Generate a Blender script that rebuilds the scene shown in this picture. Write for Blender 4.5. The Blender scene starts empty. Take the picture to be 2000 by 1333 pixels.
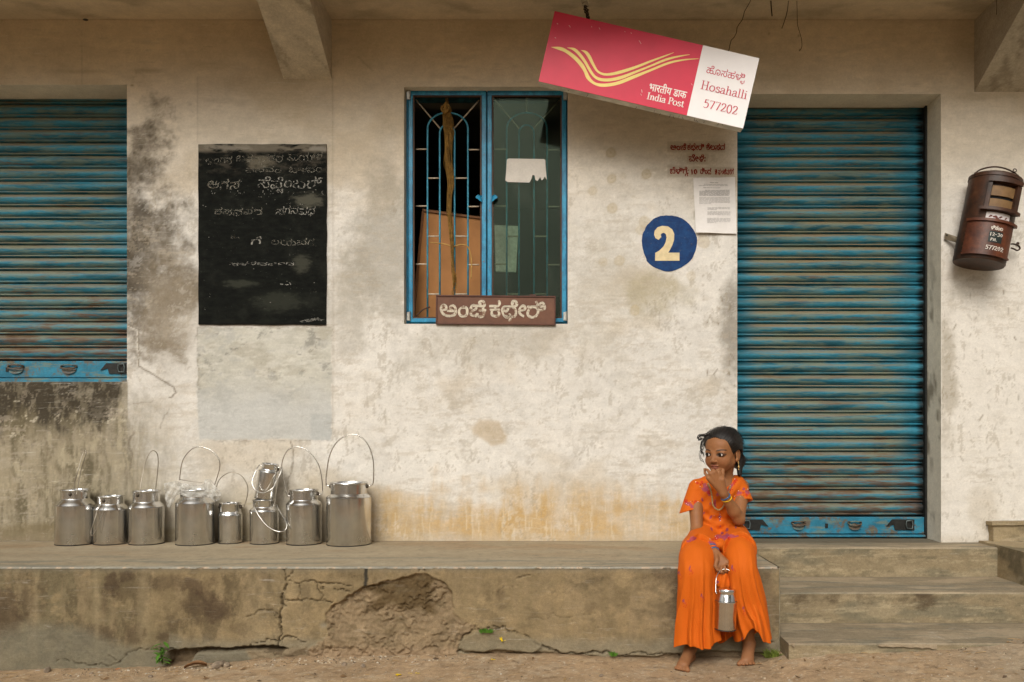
import bpy, bmesh, math, random
import numpy as np
from mathutils import Vector, Matrix

R = math.radians
random.seed(7)
scene = bpy.context.scene
COL = scene.collection

# ------------------------------------------------------------------ camera, sky, sun, exposure
F, DW, CZ = 1680.0, 4.2, 0.95          # focal length in photo pixels, distance to the wall, eye height
S = DW / F                              # metres per photo pixel on the wall
cam_data = bpy.data.cameras.new('camera')
cam = bpy.data.objects.new('camera', cam_data); COL.objects.link(cam)
cam.location = (0, -DW, CZ); cam.rotation_euler = (R(90), 0, 0)
cam_data.sensor_width = 36; cam_data.lens = 36 * F / 2000
cam_data.shift_x = -0.034; cam_data.shift_y = 0.08675
cam_data.clip_start = 0.05; cam_data.clip_end = 400
scene.camera = cam

SUN_EL, SUN_AZ = 36.0, 12.0              # elevation; azimuth away from straight behind the camera, towards the left
world = bpy.data.worlds.new('World'); scene.world = world; world.use_nodes = True
nt = world.node_tree
bg = nt.nodes['Background']
sky = nt.nodes.new('ShaderNodeTexSky'); sky.sky_type = 'NISHITA'; sky.sun_disc = False
sky.sun_elevation = R(SUN_EL); sky.sun_rotation = R(180 + SUN_AZ)
sky.air_density = 1.0; sky.dust_density = 6.0; sky.ozone_density = 1.0
hs = nt.nodes.new('ShaderNodeHueSaturation'); hs.inputs['Saturation'].default_value = 0.15   # overcast: a nearly grey sky
wm = nt.nodes.new('ShaderNodeMix'); wm.data_type = 'RGBA'; wm.blend_type = 'MULTIPLY'
wm.inputs[0].default_value = 1.0; wm.inputs[7].default_value = (1.0, 0.965, 0.895, 1)
nt.links.new(sky.outputs[0], hs.inputs['Color']); nt.links.new(hs.outputs[0], wm.inputs[6])
nt.links.new(wm.outputs[2], bg.inputs[0]); bg.inputs[1].default_value = 0.12

sd = bpy.data.lights.new('sun', 'SUN'); sd.energy = 1.5; sd.angle = R(30); sd.color = (1.0, 0.965, 0.91)
sun = bpy.data.objects.new('sun', sd); COL.objects.link(sun)
sdir = Vector((math.sin(R(-SUN_AZ)) * math.cos(R(SUN_EL)), -math.cos(R(SUN_AZ)) * math.cos(R(SUN_EL)), math.sin(R(SUN_EL))))
sun.rotation_euler = sdir.to_track_quat('Z', 'Y').to_euler()
sun.location = (-1, -8, 6)

vs = scene.view_settings
vs.view_transform = 'Standard'; vs.look = 'None'; vs.gamma = 1.0; vs.use_curve_mapping = False
vs.exposure = -0.03

# ------------------------------------------------------------------ helpers
def P(px, py, y=0.0):
    d = DW + y
    return Vector(((px - 1068) / F * d, y, CZ + (840 - py) / F * d))

def sm(a, b, x):
    t = np.clip((x - a) / (b - a), 0, 1); return t * t * (3 - 2 * t)

_T = {}
def vn(x, y, seed):
    if seed not in _T:
        _T[seed] = np.random.RandomState(seed).rand(256, 256).astype(np.float32)
    T = _T[seed]
    xi = np.floor(x).astype(np.int64); yi = np.floor(y).astype(np.int64)
    fx = x - xi; fy = y - yi
    fx = fx * fx * (3 - 2 * fx); fy = fy * fy * (3 - 2 * fy)
    a = T[xi & 255, yi & 255]; b = T[(xi + 1) & 255, yi & 255]
    c = T[xi & 255, (yi + 1) & 255]; d = T[(xi + 1) & 255, (yi + 1) & 255]
    return (a * (1 - fx) + b * fx) * (1 - fy) + (c * (1 - fx) + d * fx) * fy

def fbm(x, y, sx, sy, seed, octv=4, gain=0.55):
    s = 0; a = 1; tot = 0
    for o in range(octv):                    # every octave turned, so that the lattice never shows
        X_, Y_ = x / sx * 2 ** o, y / sy * 2 ** o; ca, sa = math.cos(.6 + o), math.sin(.6 + o)
        s = s + a * vn(X_ * ca - Y_ * sa + 17.3 * o, X_ * sa + Y_ * ca + 9.1 * o, seed + o); tot += a; a *= gain
    return s / tot

def seg_dist(x, y, pts):
    d = np.full(x.shape, 1e9)
    for (ax, ay), (bx, by) in zip(pts[:-1], pts[1:]):
        dx, dy = bx - ax, by - ay
        t = np.clip(((x - ax) * dx + (y - ay) * dy) / (dx * dx + dy * dy + 1e-9), 0, 1)
        d = np.minimum(d, np.hypot(x - ax - t * dx, y - ay - t * dy))
    return d

def poly_sd(x, y, pts):            # signed distance to a closed polygon, negative inside
    d = seg_dist(x, y, list(pts) + [pts[0]])
    ins = np.zeros(x.shape, bool); n = len(pts)
    for i in range(n):
        ax, ay = pts[i]; bx, by = pts[(i + 1) % n]
        if ay == by: continue
        c = ((ay > y) != (by > y)) & (x < (bx - ax) * (y - ay) / (by - ay) + ax)
        ins ^= c
    return np.where(ins, -d, d)

def link(o, parent=None):
    COL.objects.link(o)
    if parent is not None: o.parent = parent
    return o

def tag(o, label=None, cat=None, group=None, kind=None):
    if label: o['label'] = label
    if cat: o['category'] = cat
    if group: o['group'] = group
    if kind: o['kind'] = kind
    return o

def empty(name, loc, label=None, cat=None, group=None, rot=(0, 0, 0)):
    o = bpy.data.objects.new(name, None); o.empty_display_size = 0.1
    o.location = loc; o.rotation_euler = rot
    COL.objects.link(o); return tag(o, label, cat, group)

def world_matrix(o):
    m = Matrix.LocRotScale(o.location, o.rotation_euler, o.scale)
    return world_matrix(o.parent) @ m if o.parent else m

class MB:
    """collects geometry in world coordinates; build() moves it into the parent's frame"""
    def __init__(s): s.v = []; s.f = []; s.c = []
    def add(s, vs_, fs, col=None):
        k = len(s.v); s.v += [tuple(p) for p in vs_]; s.f += [tuple(i + k for i in f) for f in fs]
        if col is not None: s.c += [col] * len(vs_)
        return s
    def box(s, lo, hi, M=None):
        x0, y0, z0 = lo; x1, y1, z1 = hi
        p = [Vector(q) for q in ((x0,y0,z0),(x1,y0,z0),(x1,y1,z0),(x0,y1,z0),(x0,y0,z1),(x1,y0,z1),(x1,y1,z1),(x0,y1,z1))]
        if M is not None: p = [M @ q for q in p]
        return s.add(p, [(0,3,2,1),(4,5,6,7),(0,1,5,4),(1,2,6,5),(2,3,7,6),(3,0,4,7)])
    def tube(s, pts, r, n=8, closed=False, taper=None, flat=None):
        pts = [Vector(p) for p in pts]; m = len(pts); rings = []
        prev = None
        for i, p in enumerate(pts):
            a = pts[(i - 1) % m] if (closed or i > 0) else p
            b = pts[(i + 1) % m] if (closed or i < m - 1) else p
            t = (b - a).normalized()
            if prev is None:
                up = Vector((0, 0, 1)) if abs(t.z) < 0.9 else Vector((0, 1, 0))
                u = t.cross(up).normalized()
            else:
                u = (prev - t * prev.dot(t)).normalized()
            prev = u; w = t.cross(u)
            rr = r if not callable(r) else r(i / max(1, m - 1))
            rings.append([p + (u * math.cos(2 * math.pi * k / n) + w * math.sin(2 * math.pi * k / n) * (flat or 1)) * rr for k in range(n)])
        vs_ = [q for ring in rings for q in ring]; fs = []
        for i in range(m if closed else m - 1):
            j = (i + 1) % m
            for k in range(n):
                l = (k + 1) % n
                fs.append((i * n + k, i * n + l, j * n + l, j * n + k))
        if not closed:
            fs.append(tuple(range(n - 1, -1, -1))); fs.append(tuple((m - 1) * n + k for k in range(n)))
        return s.add(vs_, fs)
    def lathe(s, prof, M, n=40, cap0=True, cap1=True):
        vs_ = []; fs = []
        for (r, z) in prof:
            for k in range(n):
                a = 2 * math.pi * k / n
                vs_.append(M @ Vector((r * math.cos(a), r * math.sin(a), z)))
        for i in range(len(prof) - 1):
            for k in range(n):
                l = (k + 1) % n
                fs.append((i * n + k, i * n + l, (i + 1) * n + l, (i + 1) * n + k))
        if cap0: fs.append(tuple(range(n - 1, -1, -1)))
        if cap1: fs.append(tuple((len(prof) - 1) * n + k for k in range(n)))
        return s.add(vs_, fs)
    def ball(s, c, r, n=8, m=5, sc=(1, 1, 1)):
        vs_ = []; fs = []
        for i in range(m + 1):
            th = math.pi * i / m
            for k in range(n):
                a = 2 * math.pi * k / n
                vs_.append(Vector(c) + Vector((r * sc[0] * math.sin(th) * math.cos(a), r * sc[1] * math.sin(th) * math.sin(a), r * sc[2] * math.cos(th))))
        for i in range(m):
            for k in range(n):
                l = (k + 1) % n; fs.append((i * n + k, (i + 1) * n + k, (i + 1) * n + l, i * n + l))
        return s.add(vs_, fs)
    def build(s, name, mat, parent=None, smooth=False, bevel=0, label=None, cat=None, group=None, kind=None, colors=None, autosmooth=None):
        me = bpy.data.meshes.new(name)
        inv = world_matrix(parent).inverted() if parent is not None else None
        v = [inv @ Vector(p) for p in s.v] if inv is not None else s.v
        me.from_pydata([tuple(p) for p in v], [], s.f); me.update()
        if mat: me.materials.append(mat)
        if smooth: me.polygons.foreach_set('use_smooth', [True] * len(me.polygons))
        if autosmooth:
            me.polygons.foreach_set('use_smooth', [True] * len(me.polygons)); me.set_sharp_from_angle(angle=R(autosmooth))
        if s.c and colors is None: colors = s.c
        if colors is not None:
            at = me.color_attributes.new('Col', 'FLOAT_COLOR', 'POINT')
            a = np.ones((len(s.v), 4), np.float32); a[:, :3] = np.asarray(colors, np.float32)[:, :3]
            at.data.foreach_set('color', a.ravel())
        o = bpy.data.objects.new(name, me); link(o, parent); tag(o, label, cat, group, kind)
        if bevel:
            b = o.modifiers.new('bevel', 'BEVEL'); b.width = bevel; b.segments = 2; b.limit_method = 'ANGLE'; b.angle_limit = R(40)
        return o

def np_mesh(name, V, Fq, mat, parent=None, colors=None, smooth=True, kind=None, label=None, cat=None, extra=None):
    me = bpy.data.meshes.new(name)
    V = np.asarray(V, np.float32); Fq = np.asarray(Fq, np.int32)
    if parent is not None:
        m = np.array(world_matrix(parent).inverted(), np.float32)
        V = V @ m[:3, :3].T + m[:3, 3]
    k = Fq.shape[1]
    me.vertices.add(len(V)); me.vertices.foreach_set('co', V.ravel())
    me.loops.add(Fq.size); me.loops.foreach_set('vertex_index', Fq.ravel())
    me.polygons.add(len(Fq)); me.polygons.foreach_set('loop_start', np.arange(0, Fq.size, k, dtype=np.int32))
    me.polygons.foreach_set('loop_total', np.full(len(Fq), k, np.int32))
    me.update(calc_edges=True); me.validate()
    if smooth: me.polygons.foreach_set('use_smooth', np.ones(len(me.polygons), bool))
    if mat: me.materials.append(mat)
    if colors is not None:
        at = me.color_attributes.new('Col', 'FLOAT_COLOR', 'POINT')
        a = np.ones((len(V), 4), np.float32); a[:, :3] = colors; at.data.foreach_set('color', a.ravel())
    if extra:
        for nme, arr in extra.items():
            at = me.attributes.new(nme, 'FLOAT', 'POINT'); at.data.foreach_set('value', np.asarray(arr, np.float32).ravel())
    o = bpy.data.objects.new(name, me); link(o, parent); return tag(o, label, cat, None, kind)

def spline(pts, k=8):
    pts = [Vector(p) for p in pts]; out = []
    if len(pts) < 3: return pts
    for i in range(len(pts) - 1):
        p0 = pts[max(i - 1, 0)]; p1 = pts[i]; p2 = pts[i + 1]; p3 = pts[min(i + 2, len(pts) - 1)]
        for j in range(k):
            t = j / k
            out.append(0.5 * ((2 * p1) + (p2 - p0) * t + (2 * p0 - 5 * p1 + 4 * p2 - p3) * t * t + (3 * p1 - p0 - 3 * p2 + p3) * t ** 3))
    out.append(pts[-1]); return out

# ------------------------------------------------------------------ materials
def lin(r, g, b):
    return tuple(((c / 255) / 12.92 if c / 255 <= 0.04045 else ((c / 255 + 0.055) / 1.055) ** 2.4) for c in (r, g, b))

class NT:
    def __init__(s, name):
        s.m = bpy.data.materials.new(name); s.m.use_nodes = True; s.t = s.m.node_tree
        s.b = s.t.nodes['Principled BSDF']; s.out = s.t.nodes['Material Output']
        s.g = s.n('ShaderNodeNewGeometry')
    def n(s, t, **kw):
        x = s.t.nodes.new(t)
        for k, v in kw.items(): setattr(x, k, v)
        return x
    def l(s, a, b): s.t.links.new(a, b)
    def setv(s, sock, v):
        if hasattr(v, 'is_linked') or hasattr(v, 'links'): s.l(v, sock)
        else: sock.default_value = v
    def pos(s, sc=(1, 1, 1), space='world', off=(0, 0, 0)):
        if space == 'world': src = s.g.outputs['Position']
        else: src = s.n('ShaderNodeTexCoord').outputs['Object']
        mp = s.n('ShaderNodeMapping'); mp.inputs['Scale'].default_value = sc; mp.inputs['Location'].default_value = off
        s.l(src, mp.inputs[0]); return mp.outputs[0]
    def noise(s, scale, sc=(1, 1, 1), detail=5, rough=0.6, space='world', off=(0, 0, 0), dist=0.0):
        x = s.n('ShaderNodeTexNoise'); x.inputs['Scale'].default_value = scale; x.inputs['Detail'].default_value = detail
        x.inputs['Roughness'].default_value = rough; x.inputs['Distortion'].default_value = dist
        s.l(s.pos(sc, space, off), x.inputs['Vector']); return x.outputs['Fac']
    def ramp(s, v, a, b, lo=0.0, hi=1.0):
        x = s.n('ShaderNodeMapRange'); x.interpolation_type = 'SMOOTHSTEP'
        s.setv(x.inputs[0], v); x.inputs[1].default_value = a; x.inputs[2].default_value = b
        x.inputs[3].default_value = lo; x.inputs[4].default_value = hi; return x.outputs[0]
    def math(s, op, a, b=0.0):
        x = s.n('ShaderNodeMath', operation=op); s.setv(x.inputs[0], a); s.setv(x.inputs[1], b); return x.outputs[0]
    def mix(s, f, a, b, mode='MIX'):
        x = s.n('ShaderNodeMix', data_type='RGBA', blend_type=mode)
        s.setv(x.inputs[0], f)
        for sock, v in ((x.inputs[6], a), (x.inputs[7], b)):
            if isinstance(v, tuple): sock.default_value = (*v[:3], 1)
            else: s.l(v, sock)
        return x.outputs[2]
    def attr(s, name='Col'):
        x = s.n('ShaderNodeAttribute'); x.attribute_name = name; return x
    def sep(s, v):
        x = s.n('ShaderNodeSeparateXYZ'); s.l(v, x.inputs[0]); return x.outputs
    def grey(s, v, lo, hi):                    # a value into a multiply colour
        x = s.n('ShaderNodeCombineColor'); r = s.ramp(v, 0.25, 0.75, lo, hi)
        for i in range(3): s.l(r, x.inputs[i])
        return x.outputs[0]
    def bump(s, h, dist, strength=1.0, chain=None):
        x = s.n('ShaderNodeBump'); x.inputs['Distance'].default_value = dist; x.inputs['Strength'].default_value = strength
        s.l(h, x.inputs['Height'])
        if chain is not None: s.l(chain, x.inputs['Normal'])
        return x.outputs[0]
    def done(s, col=None, rough=None, normal=None, metal=None, spec=None):
        if col is not None:
            if isinstance(col, tuple): s.b.inputs['Base Color'].default_value = (*col[:3], 1)
            else: s.l(col, s.b.inputs['Base Color'])
        if rough is not None: s.setv(s.b.inputs['Roughness'], rough)
        if metal is not None: s.b.inputs['Metallic'].default_value = metal
        if spec is not None: s.b.inputs['Specular IOR Level'].default_value = spec
        if normal is not None: s.l(normal, s.b.inputs['Normal'])
        return s.m

def plain(name, col, rough=0.6, metal=0.0, var=0.18, scale=60, bump=0.0006, space='object', spec=0.4):
    t = NT(name); nz = t.noise(scale, space=space); n2 = t.noise(scale * 0.15, space=space)
    c = t.mix(1.0, t.mix(1.0, tuple(col), t.grey(nz, 1 - var, 1 + var), 'MULTIPLY'), t.grey(n2, 1 - var, 1 + var), 'MULTIPLY')
    return t.done(c, rough, t.bump(nz, bump) if bump else None, metal, spec)

def painted(name, rough=0.9, fine=0.08, bumpd=0.0012, spec=0.2, fs=90, brush=0.0):
    """colour from the painted dirt attribute, with fine grain and relief added by the shader"""
    t = NT(name); a = t.attr()
    n1 = t.noise(fs, detail=6, rough=0.7); n2 = t.noise(fs * 4, detail=3); n3 = t.noise(17, (1, 1, 1.7), detail=7, rough=.68)
    c = t.mix(1.0, a.outputs['Color'], t.grey(n1, 1 - fine, 1 + fine), 'MULTIPLY')
    c = t.mix(1.0, c, t.grey(n2, 1 - fine * 0.8, 1 + fine * 0.8), 'MULTIPLY')
    c = t.mix(1.0, c, t.grey(n3, 1 - fine, 1 + fine), 'MULTIPLY')
    if brush:                                  # dry brush marks and scratches, mostly level
        n4 = t.noise(7, (1, 1, 11), 9, .8, dist=.25); n5 = t.noise(3, detail=3, off=(5, 5, 5)); w = t.ramp(n5, .35, .6)
        c = t.mix(t.math('MULTIPLY', t.math('MULTIPLY', t.ramp(n4, .56, .66), w), brush), c, (.74, .70, .63))
        c = t.mix(t.math('MULTIPLY', t.ramp(n4, .42, .34), brush), c, (.34, .28, .20))
        n6 = t.noise(38, (1, 1, .8), 6, .75, off=(2, 2, 2)); c = t.mix(t.math('MULTIPLY', t.ramp(n6, .66, .72), brush * 1.3), c, (.22, .18, .13))
    nb = t.bump(n1, bumpd, 0.7); nb = t.bump(n3, bumpd * 2.0, 0.5, nb)
    return t.done(c, rough, nb, 0, spec)
# ------------------------------------------------------------------ painted plaster (dirt, stains, limewash) as vertex colours
def mixc(c, col, m):
    col = np.asarray(col, np.float32)
    return c * (1 - m[..., None]) + col * m[..., None]

def wall_paint(u, v):
    """albedo of the wall at photo-pixel-sized wall units (1 unit = S metres)"""
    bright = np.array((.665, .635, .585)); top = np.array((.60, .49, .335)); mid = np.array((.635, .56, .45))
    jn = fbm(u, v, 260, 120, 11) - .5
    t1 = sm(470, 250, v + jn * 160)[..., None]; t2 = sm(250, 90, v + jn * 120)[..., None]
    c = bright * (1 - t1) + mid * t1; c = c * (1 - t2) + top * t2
    big = fbm(u, v, 300, 220, 3); med = fbm(u, v, 60, 45, 21); hs_ = fbm(u, v, 90, 14, 31, 5, .65); vs2 = fbm(u, v, 9, 110, 41)
    fine = fbm(u, v, 14, 12, 51)
    c = c * (1 + .20 * (big - .5) + .20 * (med - .5) + .10 * (hs_ - .5) + .16 * (fine - .5))[..., None]
    c = mixc(c, (.48, .385, .255), .45 * sm(.52, .75, fbm(u, v, 150, 110, 61)))
    c = mixc(c, (.36, .31, .245), .20 * sm(.55, .72, fbm(u, v, 44, 34, 65, 7, .72)) * sm(250, 330, v))
    c = mixc(c, (.70, .66, .60), .5 * sm(.55, .8, fbm(u, v, 110, 60, 71)) * sm(300, 500, v))
    c = mixc(c, (.42, .355, .26), .35 * sm(.58, .70, hs_) * sm(.45, .7, med))
    # pale fresh limewash of the right pier
    pier = sm(1836, 1842, u) * sm(300, 470, v)
    c = mixc(c, np.array((.69, .645, .575)), .55 * pier)
    # mildew beside the left shutter
    n = fbm(u, v, 60, 50, 81, 7, .72); n2 = fbm(u, v, 12, 18, 91, 4, .75); nb = fbm(u, v, 110, 90, 86, 3)
    dd = np.hypot((u - 262) / 140, np.where(v < 480, (v - 480) / 215, (v - 480) / 260))
    m = sm(1.15, .45, dd + (n - .5) * 1.7 + (nb - .5) * .9) * (u > 246)
    c = mixc(c, (.115, .094, .066), np.clip(.95 * m * (.55 + .75 * n2), 0, 1))
    m = sm(.9, .0, np.hypot((u - 258) / 60, (v - 560) / 150) + (n - .5) * 1.0) * (u > 246)
    c = mixc(c, (.055, .045, .033), .85 * m)
    m = sm(.9, .1, np.hypot((u - 275) / 40, (v - 405) / 90) + (n - .5) * 1.1) * (u > 246)
    c = mixc(c, (.06, .05, .038), .8 * m)
    dd = np.hypot((u - 330) / 90, (v - 610) / 130)
    c = mixc(c, (.27, .225, .165), .75 * sm(1.1, .2, dd + (n - .5) * 1.3))
    # long streaks of grime under the left shutter
    s1 = fbm(u, v, 16, 110, 101, 6, .68); s2 = fbm(u, v, 34, 60, 111, 6, .72)
    side = sm(390, 190, u + (s2 - .5) * 190)
    m = side * np.where(u < 250, sm(742, 750, v), sm(735, 900, v + (s2 - .5) * 260 + (u - 250) * .5))
    c = mixc(c, (.29, .24, .15), .88 * m)
    c = mixc(c, (.125, .104, .062), m * sm(.36, .60, s1 * .55 + s2 * .45) * .88)
    blk = sm(742, 748, v) * sm(850, 800, v + (s2 - .5) * 130 + (s1 - .5) * 70) * sm(256, 236, u + (v - 750) * .35 + (s2 - .5) * 60)
    c = mixc(c, (.045, .036, .024), .94 * blk)
    c = mixc(c, (.46, .40, .28), .5 * m * sm(.57, .66, fbm(u, v, 16, 40, 121, 6, .72)) * (1 - .6 * blk))
    c = mixc(c, (.60, .54, .42), .75 * m * sm(.62, .67, fbm(u, v, 26, 7, 125, 5, .7)) * sm(.5, .6, s2) * sm(745, 800, v) * sm(960, 900, v))
    c = mixc(c, (.50, .42, .29), .5 * m * sm(.56, .66, s2) * sm(900, 980, v))
    # grime beside and below the window
    g = fbm(u, v, 50, 60, 131, 7, .72)
    m = sm(1.0, .2, np.hypot((u - 770) / 120, (v - 500) / 230) + (g - .5) * 1.5) * (u < 800)
    c = mixc(c, (.30, .275, .225), .62 * m)
    m = sm(1.0, .2, np.hypot((u - 690) / 60, (v - 600) / 160) + (g - .5) * 1.6)
    c = mixc(c, (.30, .27, .21), .45 * m)
    m = sm(1.0, .2, np.hypot((u - 950) / 240, (v - 665) / 75) + (g - .5) * 1.5) * sm(632, 640, v)
    c = mixc(c, (.36, .325, .26), .50 * m)
    m = sm(1.0, .2, np.hypot((u - 1180) / 130, (v - 560) / 220) + (g - .5) * 1.7)
    c = mixc(c, (.40, .36, .28), .34 * m)
    m = sm(1.0, .25, np.hypot((u - 1285) / 85, (v - 575) / 60) + (g - .5) * 1.5)
    c = mixc(c, (.37, .32, .20), .55 * m)
    m = sm(1.0, .25, np.hypot((u - 1432) / 32, (v - 640) / 130) + (g - .5) * 1.4) * (u < 1441)
    c = mixc(c, (.17, .145, .11), .7 * m)
    m = sm(.64, .70, fbm(u, v, 26, 22, 141, 5, .65)) * sm(600, 640, v) * sm(1000, 900, v) * sm(680, 720, u) * sm(1440, 1400, u)
    c = mixc(c, (.36, .31, .23), .34 * m)
    # flat cream coat between the window and the door
    # ochre splash band at the foot of the wall
    e = fbm(u, v, 90, 40, 151, 5); e2 = fbm(u, v, 12, 70, 161, 4)
    m = sm(935, 1005, v + (e - .5) * 110 + (e2 - .5) * 50) * sm(560, 740, u + (e - .5) * 80) * sm(1395, 1330, u + (e - .5) * 60)
    c = mixc(c, (.50, .325, .125), np.clip(.80 + .5 * (e2 - .5) - .3 * sm(.5, .7, e), 0, 1) * m)
    m2 = sm(.62, .68, fbm(u, v, 5, 40, 171, 3)) * sm(940, 980, v)
    c = mixc(c, (.66, .57, .42), .5 * m2 * m)
    m = sm(1036, 1052, v + (e - .5) * 20)
    c = mixc(c, (.50, .43, .33), .45 * m)
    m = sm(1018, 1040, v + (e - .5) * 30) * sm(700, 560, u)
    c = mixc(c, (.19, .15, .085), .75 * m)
    m = sm(900, 990, v + (e - .5) * 120) * sm(900, 500, u) * (1 - side)
    c = mixc(c, (.40, .335, .22), .62 * m)
    # thin flakes and scuffs with crisp edges
    fl = fbm(u, v, 30, 22, 231, 7, .78); zone = fbm(u, v, 130, 100, 241, 3)
    c = mixc(c, (.72, .69, .63), .20 * sm(.565, .58, fl) * sm(.40, .60, zone) * sm(250, 420, v) * (1 - sm(640, 760, v) * sm(420, 330, u)))
    c = mixc(c, (.42, .37, .29), .24 * sm(.445, .425, fl) * sm(.42, .60, 1 - zone) * sm(180, 420, v))
    fl = fbm(u, v, 12, 26, 251, 6, .8); c = mixc(c, (.33, .28, .21), .40 * sm(.60, .63, fl) * sm(.48, .60, zone) * sm(250, 420, v))
    fl = fbm(u, v, 34, 7, 261, 6, .78); c = mixc(c, (.44, .38, .30), .36 * sm(.585, .61, fl) * sm(.44, .56, 1 - zone) * sm(250, 420, v))
    # round tan marks
    for (a, b, r, al) in ((1193,299,9,.6),(1195,350,9,.5),(1262,341,9,.55),(1158,374,8,.4),(1196,407,9,.5),(1210,510,10,.42),
                          (1240,607,9,.45),(1260,435,11,.4),(1374,472,12,.42),(1350,540,9,.3),(1252,450,9,.35),(1178,512,8,.3),(1217,345,6,.2)):
        d = np.hypot(u - a, v - b) + (fine - .5) * 5
        c = mixc(c, (.47, .385, .245), al * sm(r + 1.2, r - 1.2, d)); c = mixc(c, (.40, .32, .19), al * .7 * np.exp(-((d - r) / 1.6) ** 2))
        c = mixc(c, (.36, .29, .18), al * .6 * sm(3.2, 1.2, d))
    # tan patch in the middle
    m = sm(6, -4, poly_sd(u + (fine - .5) * 16, v + (med - .5) * 20, [(938,820),(975,826),(990,848),(985,864),(962,868),(946,858),(926,850),(920,838)]))
    c = mixc(c, (.47, .375, .255), .72 * m)
    # grey-blue skim coat below the blackboard, and the seam beside it
    w = (fbm(u, v, 9, 9, 181) - .5) * 7
    m = sm(2, -2, poly_sd(u + w, v + w, [(386,640),(648,640),(648,862),(540,858),(390,860),(385,780)]))
    pc = np.array((.49, .475, .41)) * (1 + .34 * (fbm(u, v, 60, 40, 191, 5) - .5) + .25 * (fine - .5))[..., None]; pc = mixc(pc, (.36, .33, .26), .6 * sm(.52, .66, fbm(u, v, 50, 26, 195, 6, .7))); pc = mixc(pc, (.60, .58, .52), .6 * sm(.54, .64, fbm(u, v, 40, 9, 198, 5, .7)))
    low = sm(740, 800, v + (med - .5) * 60)[..., None]; pc = pc * (1 - low) + np.array((.49, .49, .465)) * (1 + .2 * (hs_ - .5))[..., None] * low
    pc = mixc(pc, (.40, .415, .405), .7 * sm(806, 812, v) * sm(604, 610, u))
    pc = mixc(pc, (.17, .17, .15), .65 * sm(.60, .68, fbm(u, v, 26, 20, 201, 6, .72)) * sm(800, 700, v)); pc = mixc(pc, (.36, .36, .34), .5 * sm(.54, .66, fbm(u, v, 40, 24, 205, 6, .72)))
    c = c * (1 - .88 * m[..., None]) + pc * .88 * m[..., None]
    c = mixc(c, (.22, .19, .15), .5 * np.exp(-((poly_sd(u + w, v + w, [(386,640),(648,640),(648,862),(390,862)])) / 1.4) ** 2) * sm(.48, .6, fine))
    m = sm(3, -3, poly_sd(u + w, v + w, [(386,150),(650,150),(650,640),(386,640)]))
    c = c * (1 - .05 * m)[..., None]
    for (pa, wd, al) in (([(650,150),(651,640),(650,860)], 1.6, .35), ([(386,150),(386,280)], 1.4, .3), ([(159,60),(160,165)], 1.1, .4)):
        c = mixc(c, (.30, .25, .18), al * np.exp(-(seg_dist(u + w * .3, v, pa) / wd) ** 2))
    # water marks below the ceiling
    for (a, b, rx, ry, al) in ((170,140,70,6,.35),(290,138,40,7,.45),(600,150,60,14,.25),(430,128,90,10,.2),(258,167,5,3,.9),(560,92,40,10,.15),
                               (1500,150,60,10,.2),(1880,110,40,60,.22),(1905,190,60,14,.35),(1560,70,4,4,.8),(1562,98,3,3,.9),(1502,66,3,4,.6)):
        d = np.hypot((u - a) / rx, (v - b) / ry) + (med - .5) * .8
        c = mixc(c, (.30, .235, .14), al * sm(1.1, .2, d))
    m = sm(1.2, .3, np.hypot((u - 700) / 50, (v - 90) / 70) + (g - .5))
    c = mixc(c, (.40, .32, .20), .3 * m)
    # scuffs on the right pier
    rs = np.random.RandomState(5)
    for i in range(70):
        if i < 46: a, b = rs.uniform(1842, 1990), rs.uniform(560, 940)
        else: a, b = rs.uniform(1380, 1438), rs.uniform(560, 760)
        an = rs.uniform(.6, 2.4); L = rs.uniform(2, 13); dx, dy = math.cos(an) * L, math.sin(an) * L
        msk = (np.abs(u - a) < 22) & (np.abs(v - b) < 22)
        if not msk.any(): continue
        dd = seg_dist(u[msk], v[msk], [(a, b), (a + dx, b + dy)])
        mm = np.exp(-(dd / rs.uniform(.8, 1.8)) ** 2) * rs.uniform(.25, .8)
        c[msk] = mixc(c[msk], (.20, .155, .10), mm)
    m = sm(1.0, .2, np.hypot((u - 1850) / 26, (v - 740) / 190) + (g - .5) * 1.8) * (u > 1838)
    c = mixc(c, (.24, .20, .13), .5 * m)
    m = sm(1.0, .2, np.hypot((u - 1925) / 45, (v - 1000) / 60) + (g - .5) * 1.3)
    c = mixc(c, (.40, .33, .23), .35 * m)
    # backing strips under the red notices
    for pl in (([(1303,277),(1417,275),(1416,297),(1303,298)]), ([(1341,299),(1384,299),(1384,321),(1341,321)]), ([(1304,325),(1433,327),(1433,345),(1304,347)])):
        c = mixc(c, (.42, .355, .255), .45 * sm(1.5, -1.5, poly_sd(u, v, pl)))
    return np.clip(c, .01, .9)

CRACKS = [[(249,636),(268,645),(272,690),(270,715),(292,728),(318,744),(338,756),(344,768),(332,778)],
          [(262,845),(252,860),(250,872),(258,885),(256,905)], [(330,800),(322,812),(318,824),(312,836)], [(568,862),(573,890),(570,920),(563,940),(562,970)],
          [(252,790),(268,788),(300,784)], [(700,112),(712,124),(730,140)],[(84,850),(92,868),(93,890)]]

def wall_relief(u, v):
    h = .0022 * (fbm(u, v, 140, 110, 3) - .5) + .0016 * (fbm(u, v, 22, 18, 211) - .5) + .0008 * (fbm(u, v, 60, 5, 221) - .5)
    for k in CRACKS[:2]:
        h = h - .0025 * np.exp(-(seg_dist(u + (fbm(u, v, 7, 7, 5) - .5) * 7, v, k) / 1.5) ** 2)
    return h

def grid_lines(a, b, step, extra):
    g = list(np.arange(a, b + step * .5, step)); g[-1] = b
    for e in extra: g = [q for q in g if abs(q - e) > step * .45] + [e]
    return np.array(sorted(g))

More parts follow.
